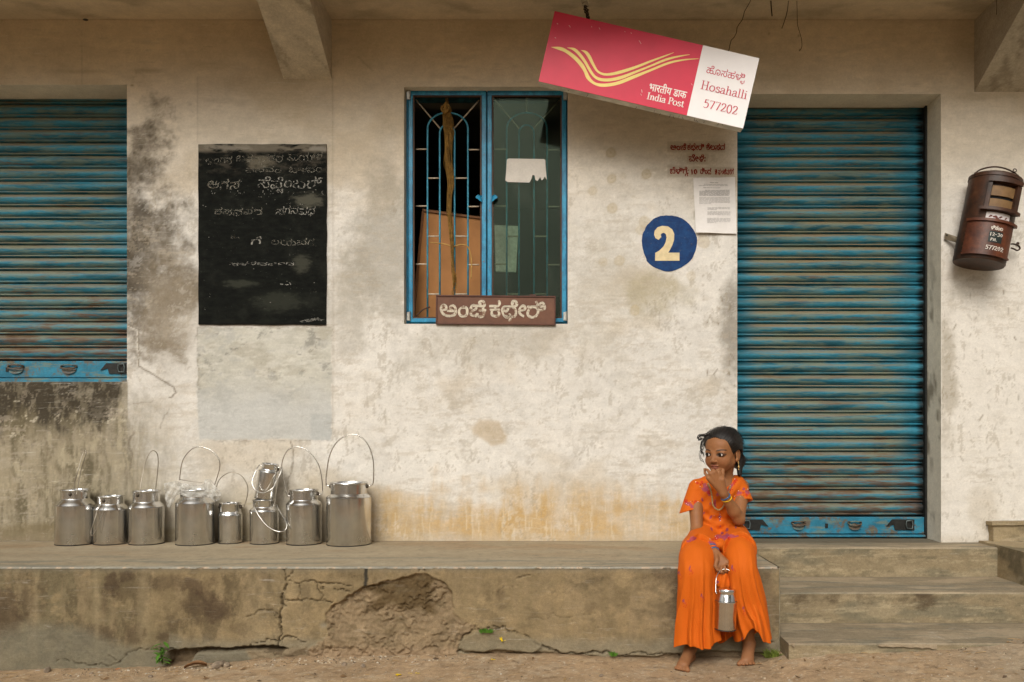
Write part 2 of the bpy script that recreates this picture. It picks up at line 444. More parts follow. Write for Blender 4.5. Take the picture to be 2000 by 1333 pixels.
plaster = painted('limewashed_plaster', .92, .07, .0009, brush=.38)
plaster_far = plain('plain_plaster', (.60, .53, .43), .9, 0, .1, 6, .001, 'world', .2)
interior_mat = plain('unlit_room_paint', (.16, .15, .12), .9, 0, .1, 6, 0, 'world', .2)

XL, XR = -3.40, (248 - 1068) * S             # left shop opening
XD0, XD1 = (1440 - 1068) * S, (1838 - 1068) * S
ZL0, ZL1 = CZ + (840 - 746) * S, CZ + (840 - 166) * S
ZD0, ZD1 = 0.40, CZ + (840 - 184) * S
XW0, XW1 = (789 - 1068) * S, (1109 - 1068) * S
ZW0, ZW1 = CZ + (840 - 633) * S, CZ + (840 - 170) * S
ZC = 2.95
OPEN = [(XL, XR, ZL0, ZL1), (XD0, XD1, ZD0, ZD1), (XW0, XW1, ZW0, ZW1)]

building = empty('building', (0, 0, 0.4), 'weathered cream plastered shopfront of the village post office with blue roller shutters', 'building')

gx = grid_lines(-3.5, 3.1, .0060, [XL, XR, XD0, XD1, XW0, XW1]); gz = grid_lines(.40, ZC, .0060, [ZL0, ZL1, ZD1, ZW0, ZW1])
nx, nz = len(gx), len(gz)
X, Z = np.meshgrid(gx, gz, indexing='ij')
U = 1068 + X / S; V = 840 - (Z - CZ) / S
colr = wall_paint(U, V)
for i, k in enumerate(CRACKS):
    wv = (fbm(U, V, 8, 8, 5) - .5) * 6
    al = (.8, .55, .4, .7, .35, .3, .5)[i]
    colr = mixc(colr, (.16, .125, .085), al * np.exp(-(seg_dist(U + wv, V + wv, k) / 1.5) ** 2))
colr = mixc(colr, (.72, .68, .60), .75 * np.exp(-(seg_dist(U + (fbm(U, V, 8, 8, 5) - .5) * 6 + 2, V, CRACKS[0][:4]) / 1.2) ** 2))
H = wall_relief(U, V)
Vt = np.stack([X, -H, Z], -1).reshape(-1, 3)
ii, jj = np.meshgrid(np.arange(nx - 1), np.arange(nz - 1), indexing='ij')
cx = (gx[:-1] + gx[1:]) / 2; cz = (gz[:-1] + gz[1:]) / 2
CX, CZg = np.meshgrid(cx, cz, indexing='ij')
keep = np.ones(CX.shape, bool)
for (a, b, c0, c1) in OPEN: keep &= ~((CX > a) & (CX < b) & (CZg > c0) & (CZg < c1))
q = np.stack([ii * nz + jj, (ii + 1) * nz + jj, (ii + 1) * nz + jj + 1, ii * nz + jj + 1], -1)[keep]
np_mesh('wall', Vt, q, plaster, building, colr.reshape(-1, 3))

# wall body: the jambs, lintels and sills of each opening, blotched with dirt and darker along the inner edge
def patch(o, du, dv, nu, nv, fn):
    o, du, dv = Vector(o), Vector(du), Vector(dv)
    A, B = np.meshgrid(np.linspace(0, 1, nu + 1), np.linspace(0, 1, nv + 1), indexing='ij')
    V_ = np.array(o)[None, None] + A[..., None] * np.array(du) + B[..., None] * np.array(dv)
    i, j = np.meshgrid(np.arange(nu), np.arange(nv), indexing='ij')
    f = np.stack([i * (nv + 1) + j, (i + 1) * (nv + 1) + j, (i + 1) * (nv + 1) + j + 1, i * (nv + 1) + j + 1], -1).reshape(-1, 4)
    return V_.reshape(-1, 3), f, fn(V_).reshape(-1, 3)
def reveal_col(V_):
    x, y, z = V_[..., 0], V_[..., 1], V_[..., 2]
    a = (z * 400); b = (y * 400 + x * 400)
    c = np.ones(x.shape + (3,)) * np.array((.68, .63, .53))
    c = c * (1 + .35 * (fbm(b, a, 90, 120, 301, 5) - .5))[..., None]
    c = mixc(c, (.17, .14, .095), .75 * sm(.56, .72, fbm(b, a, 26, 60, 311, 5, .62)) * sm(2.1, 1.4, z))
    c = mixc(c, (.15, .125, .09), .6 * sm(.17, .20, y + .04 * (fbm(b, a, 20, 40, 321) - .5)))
    return c
reveal_m = painted('reveal_plaster', .92, .08, .001)
def addp(*a):
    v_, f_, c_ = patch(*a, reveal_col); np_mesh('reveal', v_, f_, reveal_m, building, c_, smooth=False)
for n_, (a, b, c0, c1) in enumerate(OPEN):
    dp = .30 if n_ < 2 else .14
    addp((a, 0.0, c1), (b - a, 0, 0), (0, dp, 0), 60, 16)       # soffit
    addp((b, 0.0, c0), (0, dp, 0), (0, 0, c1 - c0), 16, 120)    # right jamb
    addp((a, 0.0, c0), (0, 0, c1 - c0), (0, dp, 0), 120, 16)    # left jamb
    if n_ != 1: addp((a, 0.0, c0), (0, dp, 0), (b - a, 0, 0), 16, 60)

for lo, hi, nm in (((-8, 0, 0), (-3.5, .3, ZC), 'wall_section'), ((3.1, 0, 0), (8, .3, ZC), 'wall_section'), ((-8, .004, ZC + .142), (8, 5, ZC + .3), 'roof')):
    m = MB(); m.box(lo, hi); m.build(nm, plaster_far, building)
m = MB()     # the unlit room behind the window
m.box((-2.0, 3.2, .2), (.9, 3.3, ZC)); m.box((-2.1, .3, .2), (-2.0, 3.2, ZC)); m.box((.9, .45, .2), (1.0, 3.2, ZC))
m.box((-2.0, .3, .2), (.9, 3.2, .3)); m.box((-2.0, .3, ZC - .1), (.9, 3.2, ZC))
m.box((-2.0, .14, .3), (XW0 - .002, .3, ZC - .1)); m.box((XW1 + .002, .14, .3), (.9, .3, ZC - .1))
m.box((XW0 - .002, .14, .3), (XW1 + .002, .3, ZW0 - .002)); m.box((XW0 - .002, .14, ZW1 + .002), (XW1 + .002, .3, ZC - .1))
m.build('room', interior_mat, building)

# ceiling slab of the veranda
def ceil_col(V_):
    x, y = V_[..., 0] * 400, V_[..., 1] * 400
    c = np.ones(x.shape + (3,)) * np.array((.56, .47, .335))
    c = c * (1 + .30 * (fbm(x, y, 160, 60, 331, 5) - .5))[..., None]
    c = mixc(c, (.27, .23, .16), .5 * sm(.5, .75, fbm(x, y, 80, 40, 341, 5)))
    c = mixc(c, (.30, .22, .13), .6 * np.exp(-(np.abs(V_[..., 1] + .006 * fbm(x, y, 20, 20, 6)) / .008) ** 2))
    return c
OV = 0.70                                            # how far the veranda roof reaches out
v_, f_, c_ = patch((-6, 0, ZC), (0, -OV, 0), (12, 0, 0), 60, 700, ceil_col)
np_mesh('ceiling', v_, f_, painted('ceiling_plaster', .92, .08, .001), building, c_, smooth=False)
m = MB(); m.box((-6, -OV, ZC + .004), (6, 0.0, ZC + .14)); m.box((-6, -OV - .12, ZC - .03), (6, -OV - .002, ZC + .14)); m.build('roof_slab', plaster_far, building, bevel=.01)

# sloping brackets under the slab
def bracket_col(V_):
    x, y, z = V_[..., 0] * 400, V_[..., 1] * 400, V_[..., 2] * 400
    c = np.ones(x.shape + (3,)) * np.array((.56, .50, .39))
    c = c * (1 + .30 * (fbm(x + z, y, 40, 90, 351, 5) - .5))[..., None]
    c = mixc(c, (.24, .20, .14), .55 * sm(.56, .7, fbm(x + z, y, 22, 50, 361, 5, .62)))
    return c
def bracket(x0, x1, zb, dark):
    Lr, up = OV - .02, .50
    run = min(Lr, (ZC - .10 - zb) / up)
    VV, FF, CC = [], [], []
    def ap(*a):
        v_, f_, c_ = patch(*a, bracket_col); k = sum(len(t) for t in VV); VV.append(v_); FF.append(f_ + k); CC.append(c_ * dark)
    ap((x0, 0, zb), (x1 - x0, 0, 0), (0, -run, run * up), 20, 60)
    if run < Lr: ap((x0, -run, zb + run * up), (x1 - x0, 0, 0), (0, -(Lr - run), 0), 20, 40)
    prof = [(0, zb), (-run, zb + run * up), (-Lr, zb + run * up), (-Lr, ZC), (0, ZC)]
    V_ = []; 
    v_ = np.array([(xx, yy, zz) for xx in (x0, x1) for (yy, zz) in prof]); 
    k = sum(len(t) for t in VV)
    o = np_mesh('bracket', np.concatenate(VV), np.concatenate(FF), M_BR, building, np.concatenate(CC), smooth=False)
    mb = MB(); n = len(prof); mb.add([tuple(p) for p in v_], [tuple(range(n)), tuple(range(2 * n - 1, n - 1, -1)), (2, 3, n + 3, n + 2)], (.48 * dark, .42 * dark, .33 * dark))
    mb.build('bracket_cheek', M_BR, o)
    return o
M_BR = painted('bracket_plaster', .92, .12, .002)
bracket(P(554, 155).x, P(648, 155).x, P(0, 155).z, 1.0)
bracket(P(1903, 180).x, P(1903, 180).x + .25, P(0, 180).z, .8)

# ------------------------------------------------------------------ roller shutters
def shutter_mat(name, x0, x1, rusty, cx0):
    t = NT(name); p = t.sep(t.g.outputs['Position']); nn = t.sep(t.g.outputs['Normal'])
    blue = lin(40, 118, 140); deep = lin(18, 78, 92); dust = lin(128, 108, 76); rust = lin(96, 66, 38)
    n1 = t.noise(2.2, (1, 1, 14), 5, .6, off=(rusty * 5, 0, 0)); n2 = t.noise(9, (1, 1, 7), 5, .65, off=(3, rusty, 1)); n3 = t.noise(60, (1, 1, 3), 4)
    c = t.mix(t.ramp(n1, .40, .62), blue, deep)
    c = t.mix(1.0, c, t.grey(n3, .85, 1.12), 'MULTIPLY')
    # dust lies on the faces that look up, broken along each lath
    n5 = t.noise(1.7, (1, 1, 17), 4, .55, off=(7 + rusty, 0, 2))
    upf = t.ramp(nn[2], .12, .55); hgt = t.ramp(p[2], cx0 + .4, cx0 + 1.5, .75, 1.0); upf = t.math('MULTIPLY', upf, hgt)
    edge = t.math('MULTIPLY', t.ramp(p[0], x0 + .05, x0 + .17), t.ramp(p[0], x1 - .04, x1 - .20))
    c = t.mix(t.math('MULTIPLY', t.math('MULTIPLY', upf, t.ramp(n5, .33, .50)), t.math('MULTIPLY', edge, .9)), c, dust)
    # faded grey-green wear in the middle of the curtain
    grey = lin(108, 118, 98)
    c = t.mix(t.math('MULTIPLY', t.math('MULTIPLY', t.ramp(n2, .42, .60), edge), .60), c, grey)
    n4 = t.noise(5.0, (1, 1, 9), 6, .7, off=(1, 2, rusty * 3)); low = t.ramp(p[2], cx0 + .75, cx0, 0, .17)
    th = t.math('ADD', n4, low)
    c = t.mix(t.math('MULTIPLY', t.ramp(th, .58, .70), .75), c, rust)
    c = t.mix(t.math('MULTIPLY', t.ramp(th, .70, .78), .7), c, lin(62, 38, 22))
    # oily black at both ends where the laths run in the guides
    oil = t.math('ADD', t.ramp(p[0], x1 - .10, x1 - .01, 0, .5), t.ramp(p[0], x0 + .07, x0 + .01, 0, .45))
    oil = t.math('ADD', oil, t.math('MULTIPLY', t.noise(6, (1, 1, 10), 5, .7), .55))
    c = t.mix(t.ramp(oil, .56, .82), c, lin(16, 20, 20))
    # pale paint scratches
    sc = t.noise(7, (1, 1, 22), 6, .75, off=(9, 4, 2)); c = t.mix(t.math('MULTIPLY', t.ramp(sc, .70, .74), .7), c, lin(200, 190, 165))
    return t.done(c, .55, t.bump(n2, .0016, .6, t.bump(n3, .0004)), 0, .35)

PITCH = 25 * S * (DW + .195) / DW
def slat_mesh(L):
    # one lath: big convex belly above, small bead and hinge groove below (t down the lath, y towards the street)
    prof = [(0, .004), (.03, -.004), (.10, -.010), (.22, -.0165), (.38, -.020), (.54, -.0185), (.67, -.012), (.755, -.003),
            (.775, -.003), (.80, -.009), (.87, -.012), (.94, -.008), (.97, .001), (1.0, .004)]
    v_ = []; f_ = []
    for (t, y) in prof: v_ += [(0, y, -t * PITCH), (L, y, -t * PITCH)]
    for i in range(len(prof) - 1): f_.append((2 * i, 2 * i + 2, 2 * i + 3, 2 * i + 1))
    me = bpy.data.meshes.new('slat'); me.from_pydata(v_, [], f_); me.update()
    me.polygons.foreach_set('use_smooth', [True] * len(f_)); me.set_sharp_from_angle(angle=R(50)); return me

t = NT('rail_blue_paint'); n1 = t.noise(8, (1, 1, 1.5), 6, .7); n2 = t.noise(50, detail=4)
c = t.mix(t.ramp(n1, .3, .7), lin(46, 130, 158), lin(30, 100, 124)); c = t.mix(1, c, t.grey(n2, .85, 1.1), 'MULTIPLY'); c = t.mix(t.math('MULTIPLY', t.ramp(t.noise(11, detail=7, rough=.75, off=(4, 4, 4)), .50, .60), .85), c, lin(100, 80, 54)); c = t.mix(t.math('MULTIPLY', t.ramp(t.noise(6, (1, 1, 5), 7, .75, off=(9, 4, 4)), .52, .62), .7), c, lin(112, 116, 92))
rail_m = t.done(c, .55, t.bump(n1, .001), 0, .35)
black_metal = plain('black_greasy_iron', (.02, .02, .018), .55, .3, .3, 80, .0008)
def shutter(x0, x1, ztop, zrail, zbot, rusty, handles, lock, label):
    mat = shutter_mat('blue_shutter_paint' if rusty == 1 else 'rusty_blue_shutter_paint', x0, x1, rusty, zbot)
    root = empty('roller_shutter', (x0, .195, zbot)); root.parent = building; root['label'] = label
    root.location = Vector((x0, .195, zbot)) - building.location
    me = slat_mesh(x1 - x0 - .012); me.materials.append(mat)
    z = zrail; rs = random.Random(rusty); k = 0
    while z < ztop + PITCH:
        o = bpy.data.objects.new('slat', me); link(o, root)
        o.location = (.006 + rs.uniform(-.002, .002), rs.uniform(-.0015, .0015), z + PITCH - zbot); o.rotation_euler = (rs.uniform(-.03, .03), rs.uniform(-.0016, .0016), 0); z += PITCH; k += 1
    mb = MB(); mb.box((x0 + .004, .168, zrail - .088), (x1 - .004, .198, zrail - .004)); mb.box((x0 + .004, .150, zbot + .004), (x1 - .004, .20, zrail - .092))
    mb.build('bottom_rail', rail_m, root, bevel=.003)
    for hx, w in handles:                                    # pressed-in finger pulls
        mb = MB(); zc = zrail - .045
        mb.tube([(hx - w, .166, zc + .012), (hx - w * .8, .150, zc + .004), (hx, .146, zc), (hx + w * .8, .150, zc + .004), (hx + w, .166, zc + .012)], .0045, 8)
        mb.tube([(hx - w, .166, zc + .016), (hx - w * .5, .153, zc + .020), (hx, .150, zc + .021), (hx + w * .5, .153, zc + .020), (hx + w, .166, zc + .016)], .0035, 8)
        mb.build('handle', mat, root, smooth=True)
        v_ = []; n = 14
        for i in range(n + 1):
            a = math.pi * i / n; v_.append((hx - w * .92 * math.cos(a), .1665 - .010 * math.sin(a), zc - .002 - .022 * math.sin(a)))
        v_.append((hx, .1665, zc + .012)); mb = MB(); mb.add(v_, [(i, n + 1, i + 1) for i in range(n)]); mb.build('finger_pull', mat, root, smooth=True)
    for lx, sgn in lock:
        mb = MB(); zc = zrail - .045; r_ = .075
        pts = [(lx - sgn * r_ * .9, zc - .006), (lx - sgn * r_ * .5, zc + .030), (lx + sgn * r_, zc + .030), (lx + sgn * r_, zc - .024), (lx - sgn * r_ * .30, zc - .024), (lx - sgn * r_ * .4, zc + .004)]
        v_ = [(a, .1620, b) for a, b in pts] + [(a, .168, b) for a, b in pts]; n = len(pts)
        mb.add(v_, [tuple(range(n)), tuple(range(2 * n - 1, n - 1, -1))] + [(i, (i + 1) % n, n + (i + 1) % n, n + i) for i in range(n)])
        mb.build('lock_plate', black_metal, root)
        mb = MB(); c0 = Vector((lx + sgn * .045, .150, zc + .004))
        mb.tube([c0 + Vector((a, 0, b)) for a, b in ((-.014, .020), (.012, .022), (.017, .005), (.014, -.020), (-.012, -.018), (-.017, 0))], .0035, 6, closed=True)
        mb.build('staple', plain('worn_iron', (.10, .12, .12), .5, .6), root, smooth=True)
    mb = MB(); mb.box((x0 + (x1 - x0) * .485, .163, zrail - .058), (x0 + (x1 - x0) * .485 + .014, .169, zrail - .036)); mb.build('keyhole', black_metal, root)
    for a_ in (x1 - .010, x0 + .001): mb = MB(); mb.box((a_, .150, zbot), (a_ + .009, .215, ztop + .01)); mb.build('guide_channel', black_metal, root)
    return root

d2 = (DW + .195) / F
def PZ(py): return CZ + (840 - py) * d2
def PXX(px): return (px - 1068) * d2
shutter(XL, XR, ZL1, PZ(705), ZL0 + .001, 1, [(PXX(38), .040), (PXX(141), .040), (PXX(-130), .04)], [(PXX(228), 1)], 'short faded blue roller shutter over the walled-up counter')
shutter(XD0, XD1, ZD1, PZ(1008), ZD0 + .003, 2, [(PXX(1556), .034), (PXX(1665), .034)], [(PXX(1752), 1), (PXX(1472), -1)], 'tall rust-streaked blue roller shutter down to the doorstep')
mb = MB(); mb.box((XL, .235, ZL0), (XR, .29, ZL1)); mb.build('backing', black_metal, building)
mb = MB(); mb.box((XD0, .235, ZD0), (XD1, .29, ZD1)); mb.build('backing', black_metal, building)
# ------------------------------------------------------------------ window
def blue_paint(name, a, b, sc=30):
    t = NT(name); n1 = t.noise(sc, (1, 1, .5), 5, .65); n2 = t.noise(sc * 6, detail=4)
    c = t.mix(t.ramp(n1, .35, .65), a, b); c = t.mix(1, c, t.grey(n2, .85, 1.15), 'MULTIPLY')
    c = t.mix(t.math('MULTIPLY', t.ramp(t.noise(sc * 2.3, detail=6, rough=.7, off=(4, 1, 0)), .62, .68), .8), c, lin(110, 84, 56))
    return t.done(c, .4, t.bump(n1, .001), 0, .4)
frame_blue = blue_paint('window_blue_paint', lin(38, 142, 182), lin(22, 108, 146))
bar_blue = blue_paint('bar_blue_paint', lin(62, 148, 176), lin(40, 116, 140), 60)
bar_pale = plain('pale_worn_bar_paint', lin(186, 170, 148), .6, 0, .2, 90)
brown_wood = plain('dark_brown_wood', lin(70, 46, 28), .6, 0, .25, 50)
tin = plain('dull_hinge_steel', (.42, .41, .37), .45, .7, .2, 80)

win = empty('window', (0, 0, 0)); win.parent = building; win.location = Vector(((XW0 + XW1) / 2, .065, ZW0)) - building.location
win['label'] = 'blue two-leaf window with arched iron grille'
YF = .060
def wbox(m, px0, py0, px1, py1, y0, y1):
    a = P(px0, py1, y0); b = P(px1, py0, y0); m.box((a.x, y0, a.z), (b.x, y1, b.z))
m = MB()                                                       # outer frame fixed in the wall
wbox(m, 790, 174, 1110, 178.5, YF + .012, YF + .062); wbox(m, 790, 629, 1110, 633, YF + .012, YF + .062)
wbox(m, 789, 178.7, 797, 628.8, YF + .012, YF + .062); wbox(m, 1104, 178.7, 1110, 628.8, YF + .012, YF + .062)
m.build('frame', frame_blue, win, bevel=.002)
def casement(x0, x1):
    m = MB(); y0, y1 = YF - .012, YF + .008; w = 8.5
    wbox(m, x0, 177.5, x1, 186, y0, y1); wbox(m, x0, 622, x1, 629.5, y0, y1)
    wbox(m, x0, 186.2, x0 + w, 621.8, y0, y1); wbox(m, x1 - w, 186.2, x1, 621.8, y0, y1)
    o = m.build('casement', frame_blue, win, bevel=.002)
    m = MB(); y0, y1 = YF - .008, YF + .006; a, b = x0 + w + .3, x1 - w - .3
    wbox(m, a, 186.2, b, 189, y0, y1); wbox(m, a, 619.5, b, 621.8, y0, y1); wbox(m, a, 189.2, a + 3, 619.2, y0, y1); wbox(m, b - 3, 189.2, b, 619.2, y0, y1)
    m.build('glazing_bead', brown_wood, win)
casement(797.5, 949.5); casement(952, 1106)
m = MB(); wbox(m, 949.8, 178, 951.7, 629, YF + .002, YF + .03); m.build('gap_shade_strip', plain('gap_shade_paint', (.02, .05, .06), .8), win)  # dark paint stands in for the shade in the gap between the leaves
m = MB(); y0 = .115                                            # inner head rail seen through the open leaf
wbox(m, 800, 190, 1098, 199, y0, y0 + .02); m.build('head_rail', blue_paint('deep_blue_paint', lin(24, 74, 84), lin(16, 52, 60)), win)
# glass: a thin grimy sheet in the right leaf
t = NT('grimy_glass'); gl = t.n('ShaderNodeBsdfGlossy'); gl.inputs['Roughness'].default_value = .06; gl.inputs[0].default_value = (.22, .27, .22, 1)
tr = t.n('ShaderNodeBsdfTransparent'); tr.inputs[0].default_value = (.72, .80, .74, 1)
df = t.n('ShaderNodeBsdfDiffuse'); df.inputs[0].default_value = (.20, .22, .18, 1)
fr = t.n('ShaderNodeFresnel'); fr.inputs[0].default_value = 1.5
mx = t.n('ShaderNodeMixShader'); t.l(t.math('ADD', fr.outputs[0], .0), mx.inputs[0]); t.l(tr.outputs[0], mx.inputs[1]); t.l(gl.outputs[0], mx.inputs[2])
mx2 = t.n('ShaderNodeMixShader'); t.l(t.ramp(t.noise(9, (1, 1, .6), 6, .6), .45, .75, .01, .10), mx2.inputs[0]); t.l(mx.outputs[0], mx2.inputs[1]); t.l(df.outputs[0], mx2.inputs[2])
t.l(mx2.outputs[0], t.out.inputs[0]); glass_m = t.m
m = MB(); wbox(m, 963.2, 189, 1094.5, 619.5, YF + .001, YF + .004); m.build('pane', glass_m, win)

def rod(m, a, b, r, n=8): m.tube([P(*a), P(*b)], r, n)
YG = .098
for (xa, xb, xc, xd, L0, L1) in ((835, 859, 888, 914, 812, 936), (989.7, 1013.6, 1043, 1068.5, 966, 1093)):
    g = empty('grille', P((xa + xd) / 2, 620, YG)); gp = g.location.copy(); g.parent = win; g.location = gp - world_matrix(win).translation
    def arch(x0, x1, ysp, ytop):
        cxx, rx, ry = (x0 + x1) / 2, (x1 - x0) / 2, ysp - ytop
        pts = [P(x0, 628, YG), P(x0, 450, YG)] + [P(cxx - rx * math.cos(math.pi * i / 14), ysp - ry * math.sin(math.pi * i / 14), YG) for i in range(15)] + [P(x1, 450, YG), P(x1, 628, YG)]
        m = MB(); m.tube(pts, .0048, 8); m.build('grille_bar', bar_blue, g, smooth=True)
    arch(xa, xd, 252, 220.5); arch(xb, xc, 261, 244.5)
    lst = [((L0, 195, YG + .006), (xb + .8, 252, YG + .006)), ((L1, 196, YG + .006), (xc - .6, 251, YG + .006)), (((xb + xc) / 2, 192, YG), ((xb + xc) / 2, 220, YG))]
    for py, inner in ((292, 0), (348.5, 1), (403, 0), (462, 1), (516.5, 0), (575, 1)):
        if inner: lst += [((xa, py, YG), (xb, py, YG)), ((xc, py, YG), (xd, py, YG))]
        else: lst += [((L0, py, YG), (xa, py, YG)), ((xd, py + 1, YG), (L1, py + 1, YG))]
    for a, b in lst:
        m = MB(); rod(m, a, b, .0038); m.build('grille_tie', bar_pale, g, smooth=True)
for (px, py) in ((798, 186), (1104, 187), (798, 618), (1104, 618)):
    m = MB(); wbox(m, px - 3.5, py - 8, px + 1, py + 8, YF - .022, YF - .013); m.tube([P(px + 2.2, py - 9, YF - .02), P(px + 2.2, py + 9, YF - .02)], .004, 8)
    m.build('hinge', tin, win)
for s_, px in ((-1, 941), (1, 960)):                            # flat leaf-shaped pulls on the two leaves
    m = MB(); c0 = P(px, 386, YF - .03)
    v_ = [c0 + Vector((s_ * a * S, b_, -b * S)) for a, b, b_ in ((0, -4, 0), (7, -5, -.003), (11, -2, -.004), (12, 1, -.004), (8, 3, -.002), (3, 7, 0), (0, 8, .004), (0, 0, .01))]
    v2 = [p + Vector((0, .006, 0)) for p in v_]; n = len(v_)
    m.add(v_ + v2, [tuple(range(n)), tuple(range(2 * n - 1, n - 1, -1))] + [(i, (i + 1) % n, n + (i + 1) % n, n + i) for i in range(n)])
    m.build('pull', frame_blue, win)

# things behind the window
card = plain('brown_hardboard', lin(172, 118, 66), .7, 0, .12, 9)
root = empty('cupboard_door', P(870, 640, .24), 'brown hardboard panel leaning behind the open left leaf of the window', 'panel')
def slab(root, name, pts, y0, th, mat):
    f = [P(px, py, y0) for px, py in pts]; b = [p + Vector((0, th, 0)) for p in f]; n = len(f)
    m = MB(); m.add(f + b, [tuple(range(n)), tuple(range(2 * n - 1, n - 1, -1))] + [(i, n + i, n + (i + 1) % n, (i + 1) % n) for i in range(n)]); return m.build(name, mat, root)
slab(root, 'board', [(826, 410), (938, 428), (938, 640), (804, 640)], .20, .012, card)
edge_m = plain('darker_board_edge', lin(120, 78, 42), .7, 0, .15, 30)
slab(root, 'edge_strip', [(825, 408), (940, 424), (940, 428), (825, 413)], .19, .03, edge_m)
slab(root, 'edge_strip', [(824, 412), (828, 413), (808, 640), (803, 640)], .192, .01, edge_m)
slab(tag(empty('pale_panel', P(988, 530, .3), 'pale rectangular panel glimpsed behind the glass of the right window leaf', 'panel'), None), 'panel_face',
     [(966, 440), (1012, 442), (1008, 532), (968, 530)], .25, .02, plain('pale_card', (.75, .72, .62), .7))
# torn paper on the glass
pm = plain('old_white_paper', (.66, .62, .56), .85, 0, .06, 120, .0003)
tp = [(990, 312), (994, 310), (1062, 311), (1065, 313), (1066, 330), (1068, 352), (1064, 345), (1061, 350), (1058, 353), (1055, 346), (1050, 354), (1046, 352), (1044, 343), (1040, 342), (1038, 350), (1034, 357), (992, 356), (987, 353), (989, 330)]
f = [P(x, y, YF - .002) for x, y in tp]; b_ = [p + Vector((0, .0015, 0)) for p in f]; n = len(f)
m = MB(); m.add(f + b_, [tuple(range(n - 1, -1, -1)), tuple(range(n, 2 * n))] + [(i, (i + 1) % n, n + (i + 1) % n, n + i) for i in range(n)])
m.build('torn_paper', pm, None, label='torn white paper stuck on the glass of the right window leaf', cat='paper')

# coir rope hanging from the grille
rope_m = plain('coir_rope', lin(138, 104, 48), .95, 0, .4, 300, .001)
rr = random.Random(4); rope = empty('coir_rope', P(875, 210, .082), 'frayed brown coir rope knotted at the top of the left window grille', 'rope')
path = [(873, 205, 0), (874, 235, 6), (877, 270, 6.5), (874, 310, 5), (881, 350, 3.6), (877, 400, 2.6), (882, 460, 1.6), (885, 520, 1.4), (889, 548, 2), (884, 575, 2)]
m = MB()
for i in range(110):
    a = rr.uniform(0, 6.28); k = rr.uniform(.15, 1.25); end = rr.choice([3, 4, 5, 5, 6, 7, 9, 9, 10]); tw = rr.uniform(.2, 1.1)
    pts = [P(x + math.cos(a + j * tw) * w * k * 1.15 + rr.uniform(-2.6, 2.6), y + rr.uniform(-14, 14), .083 + math.sin(a + j * tw) * .012 * k) for j, (x, y, w) in enumerate(path[:end])]
    m.tube(spline(pts, 4), rr.uniform(.0006, .0017), 4)
m.build('strand', rope_m, rope, smooth=True, kind='stuff')
m = MB()
for i in range(34):
    a = rr.uniform(0, 6.28); b = rr.uniform(0, 6.28); c0 = P(871, 213, .075); r_ = rr.uniform(.014, .027)
    pts = [c0 + Vector((r_ * math.cos(a + t * .7) * math.cos(b * .4 + t * .2), .016 * math.sin(t * .8 + b), r_ * 1.0 * math.sin(a + t * .7))) for t in range(9)]
    m.tube(spline(pts, 3), .0022, 5)
m.build('knot', rope_m, rope, smooth=True)
m = MB(); m.tube(spline([P(x, y, .088) for x, y in ((862, 476), (872, 478), (885, 482), (900, 478), (912, 481), (918, 492), (921, 512), (920, 545))], 5), .0028, 6)
m.tube(spline([P(x, y, .09) for x, y in ((840, 474), (852, 475), (862, 476))], 5), .0022, 6)
m.build('loose_cord', plain('pale_cord', lin(176, 140, 78), .9), rope, smooth=True)
m = MB(); m.tube(spline([P(x, y, .075) for x, y in ((840, 600), (825, 606), (812, 618), (800, 624))], 5), .004, 6)
m.build('twig', brown_wood, None, smooth=True, label='short dry stick on the window ledge left of the brown name board', cat='stick')
# ------------------------------------------------------------------ brush and pen lettering drawn as strokes
def cspl(pts, k=6):
    return [(p.x, p.y) for p in spline([(x, y, 0) for x, y in pts], k)]
def ribbon(m, pts, wfn, place, layer):
    """flat brush stroke; place(x, y, layer) gives the world point"""
    n = len(pts)
    if n < 2: return
    L, Rr = [], []
    for i in range(n):
        ax, ay = pts[max(0, i - 1)]; bx, by = pts[min(n - 1, i + 1)]
        dx, dy = bx - ax, by - ay; d = math.hypot(dx, dy) or 1e-6; nx_, ny_ = -dy / d, dx / d
        w = wfn(nx_, ny_, i / (n - 1)); L.append((pts[i][0] + nx_ * w, pts[i][1] + ny_ * w)); Rr.append((pts[i][0] - nx_ * w, pts[i][1] - ny_ * w))
    v_ = [place(*a, layer) for a in L] + [place(*a, layer) for a in Rr]
    m.add(v_, [(i, n + i, n + i + 1, i + 1) for i in range(n - 1)])
    for (c, rad, lay) in ((pts[0], wfn(0, 1, 0) if 0 else min(wfn(1, 0, 0), wfn(0, 1, 0)), 1), (pts[-1], min(wfn(1, 0, 1), wfn(0, 1, 1)), 2)):
        k = [place(c[0] + rad * math.cos(t * math.pi / 4), c[1] + rad * math.sin(t * math.pi / 4), layer + lay * .25) for t in range(8)]
        m.add(k, [tuple(range(8))])
_lay = [0]
_spans = {}
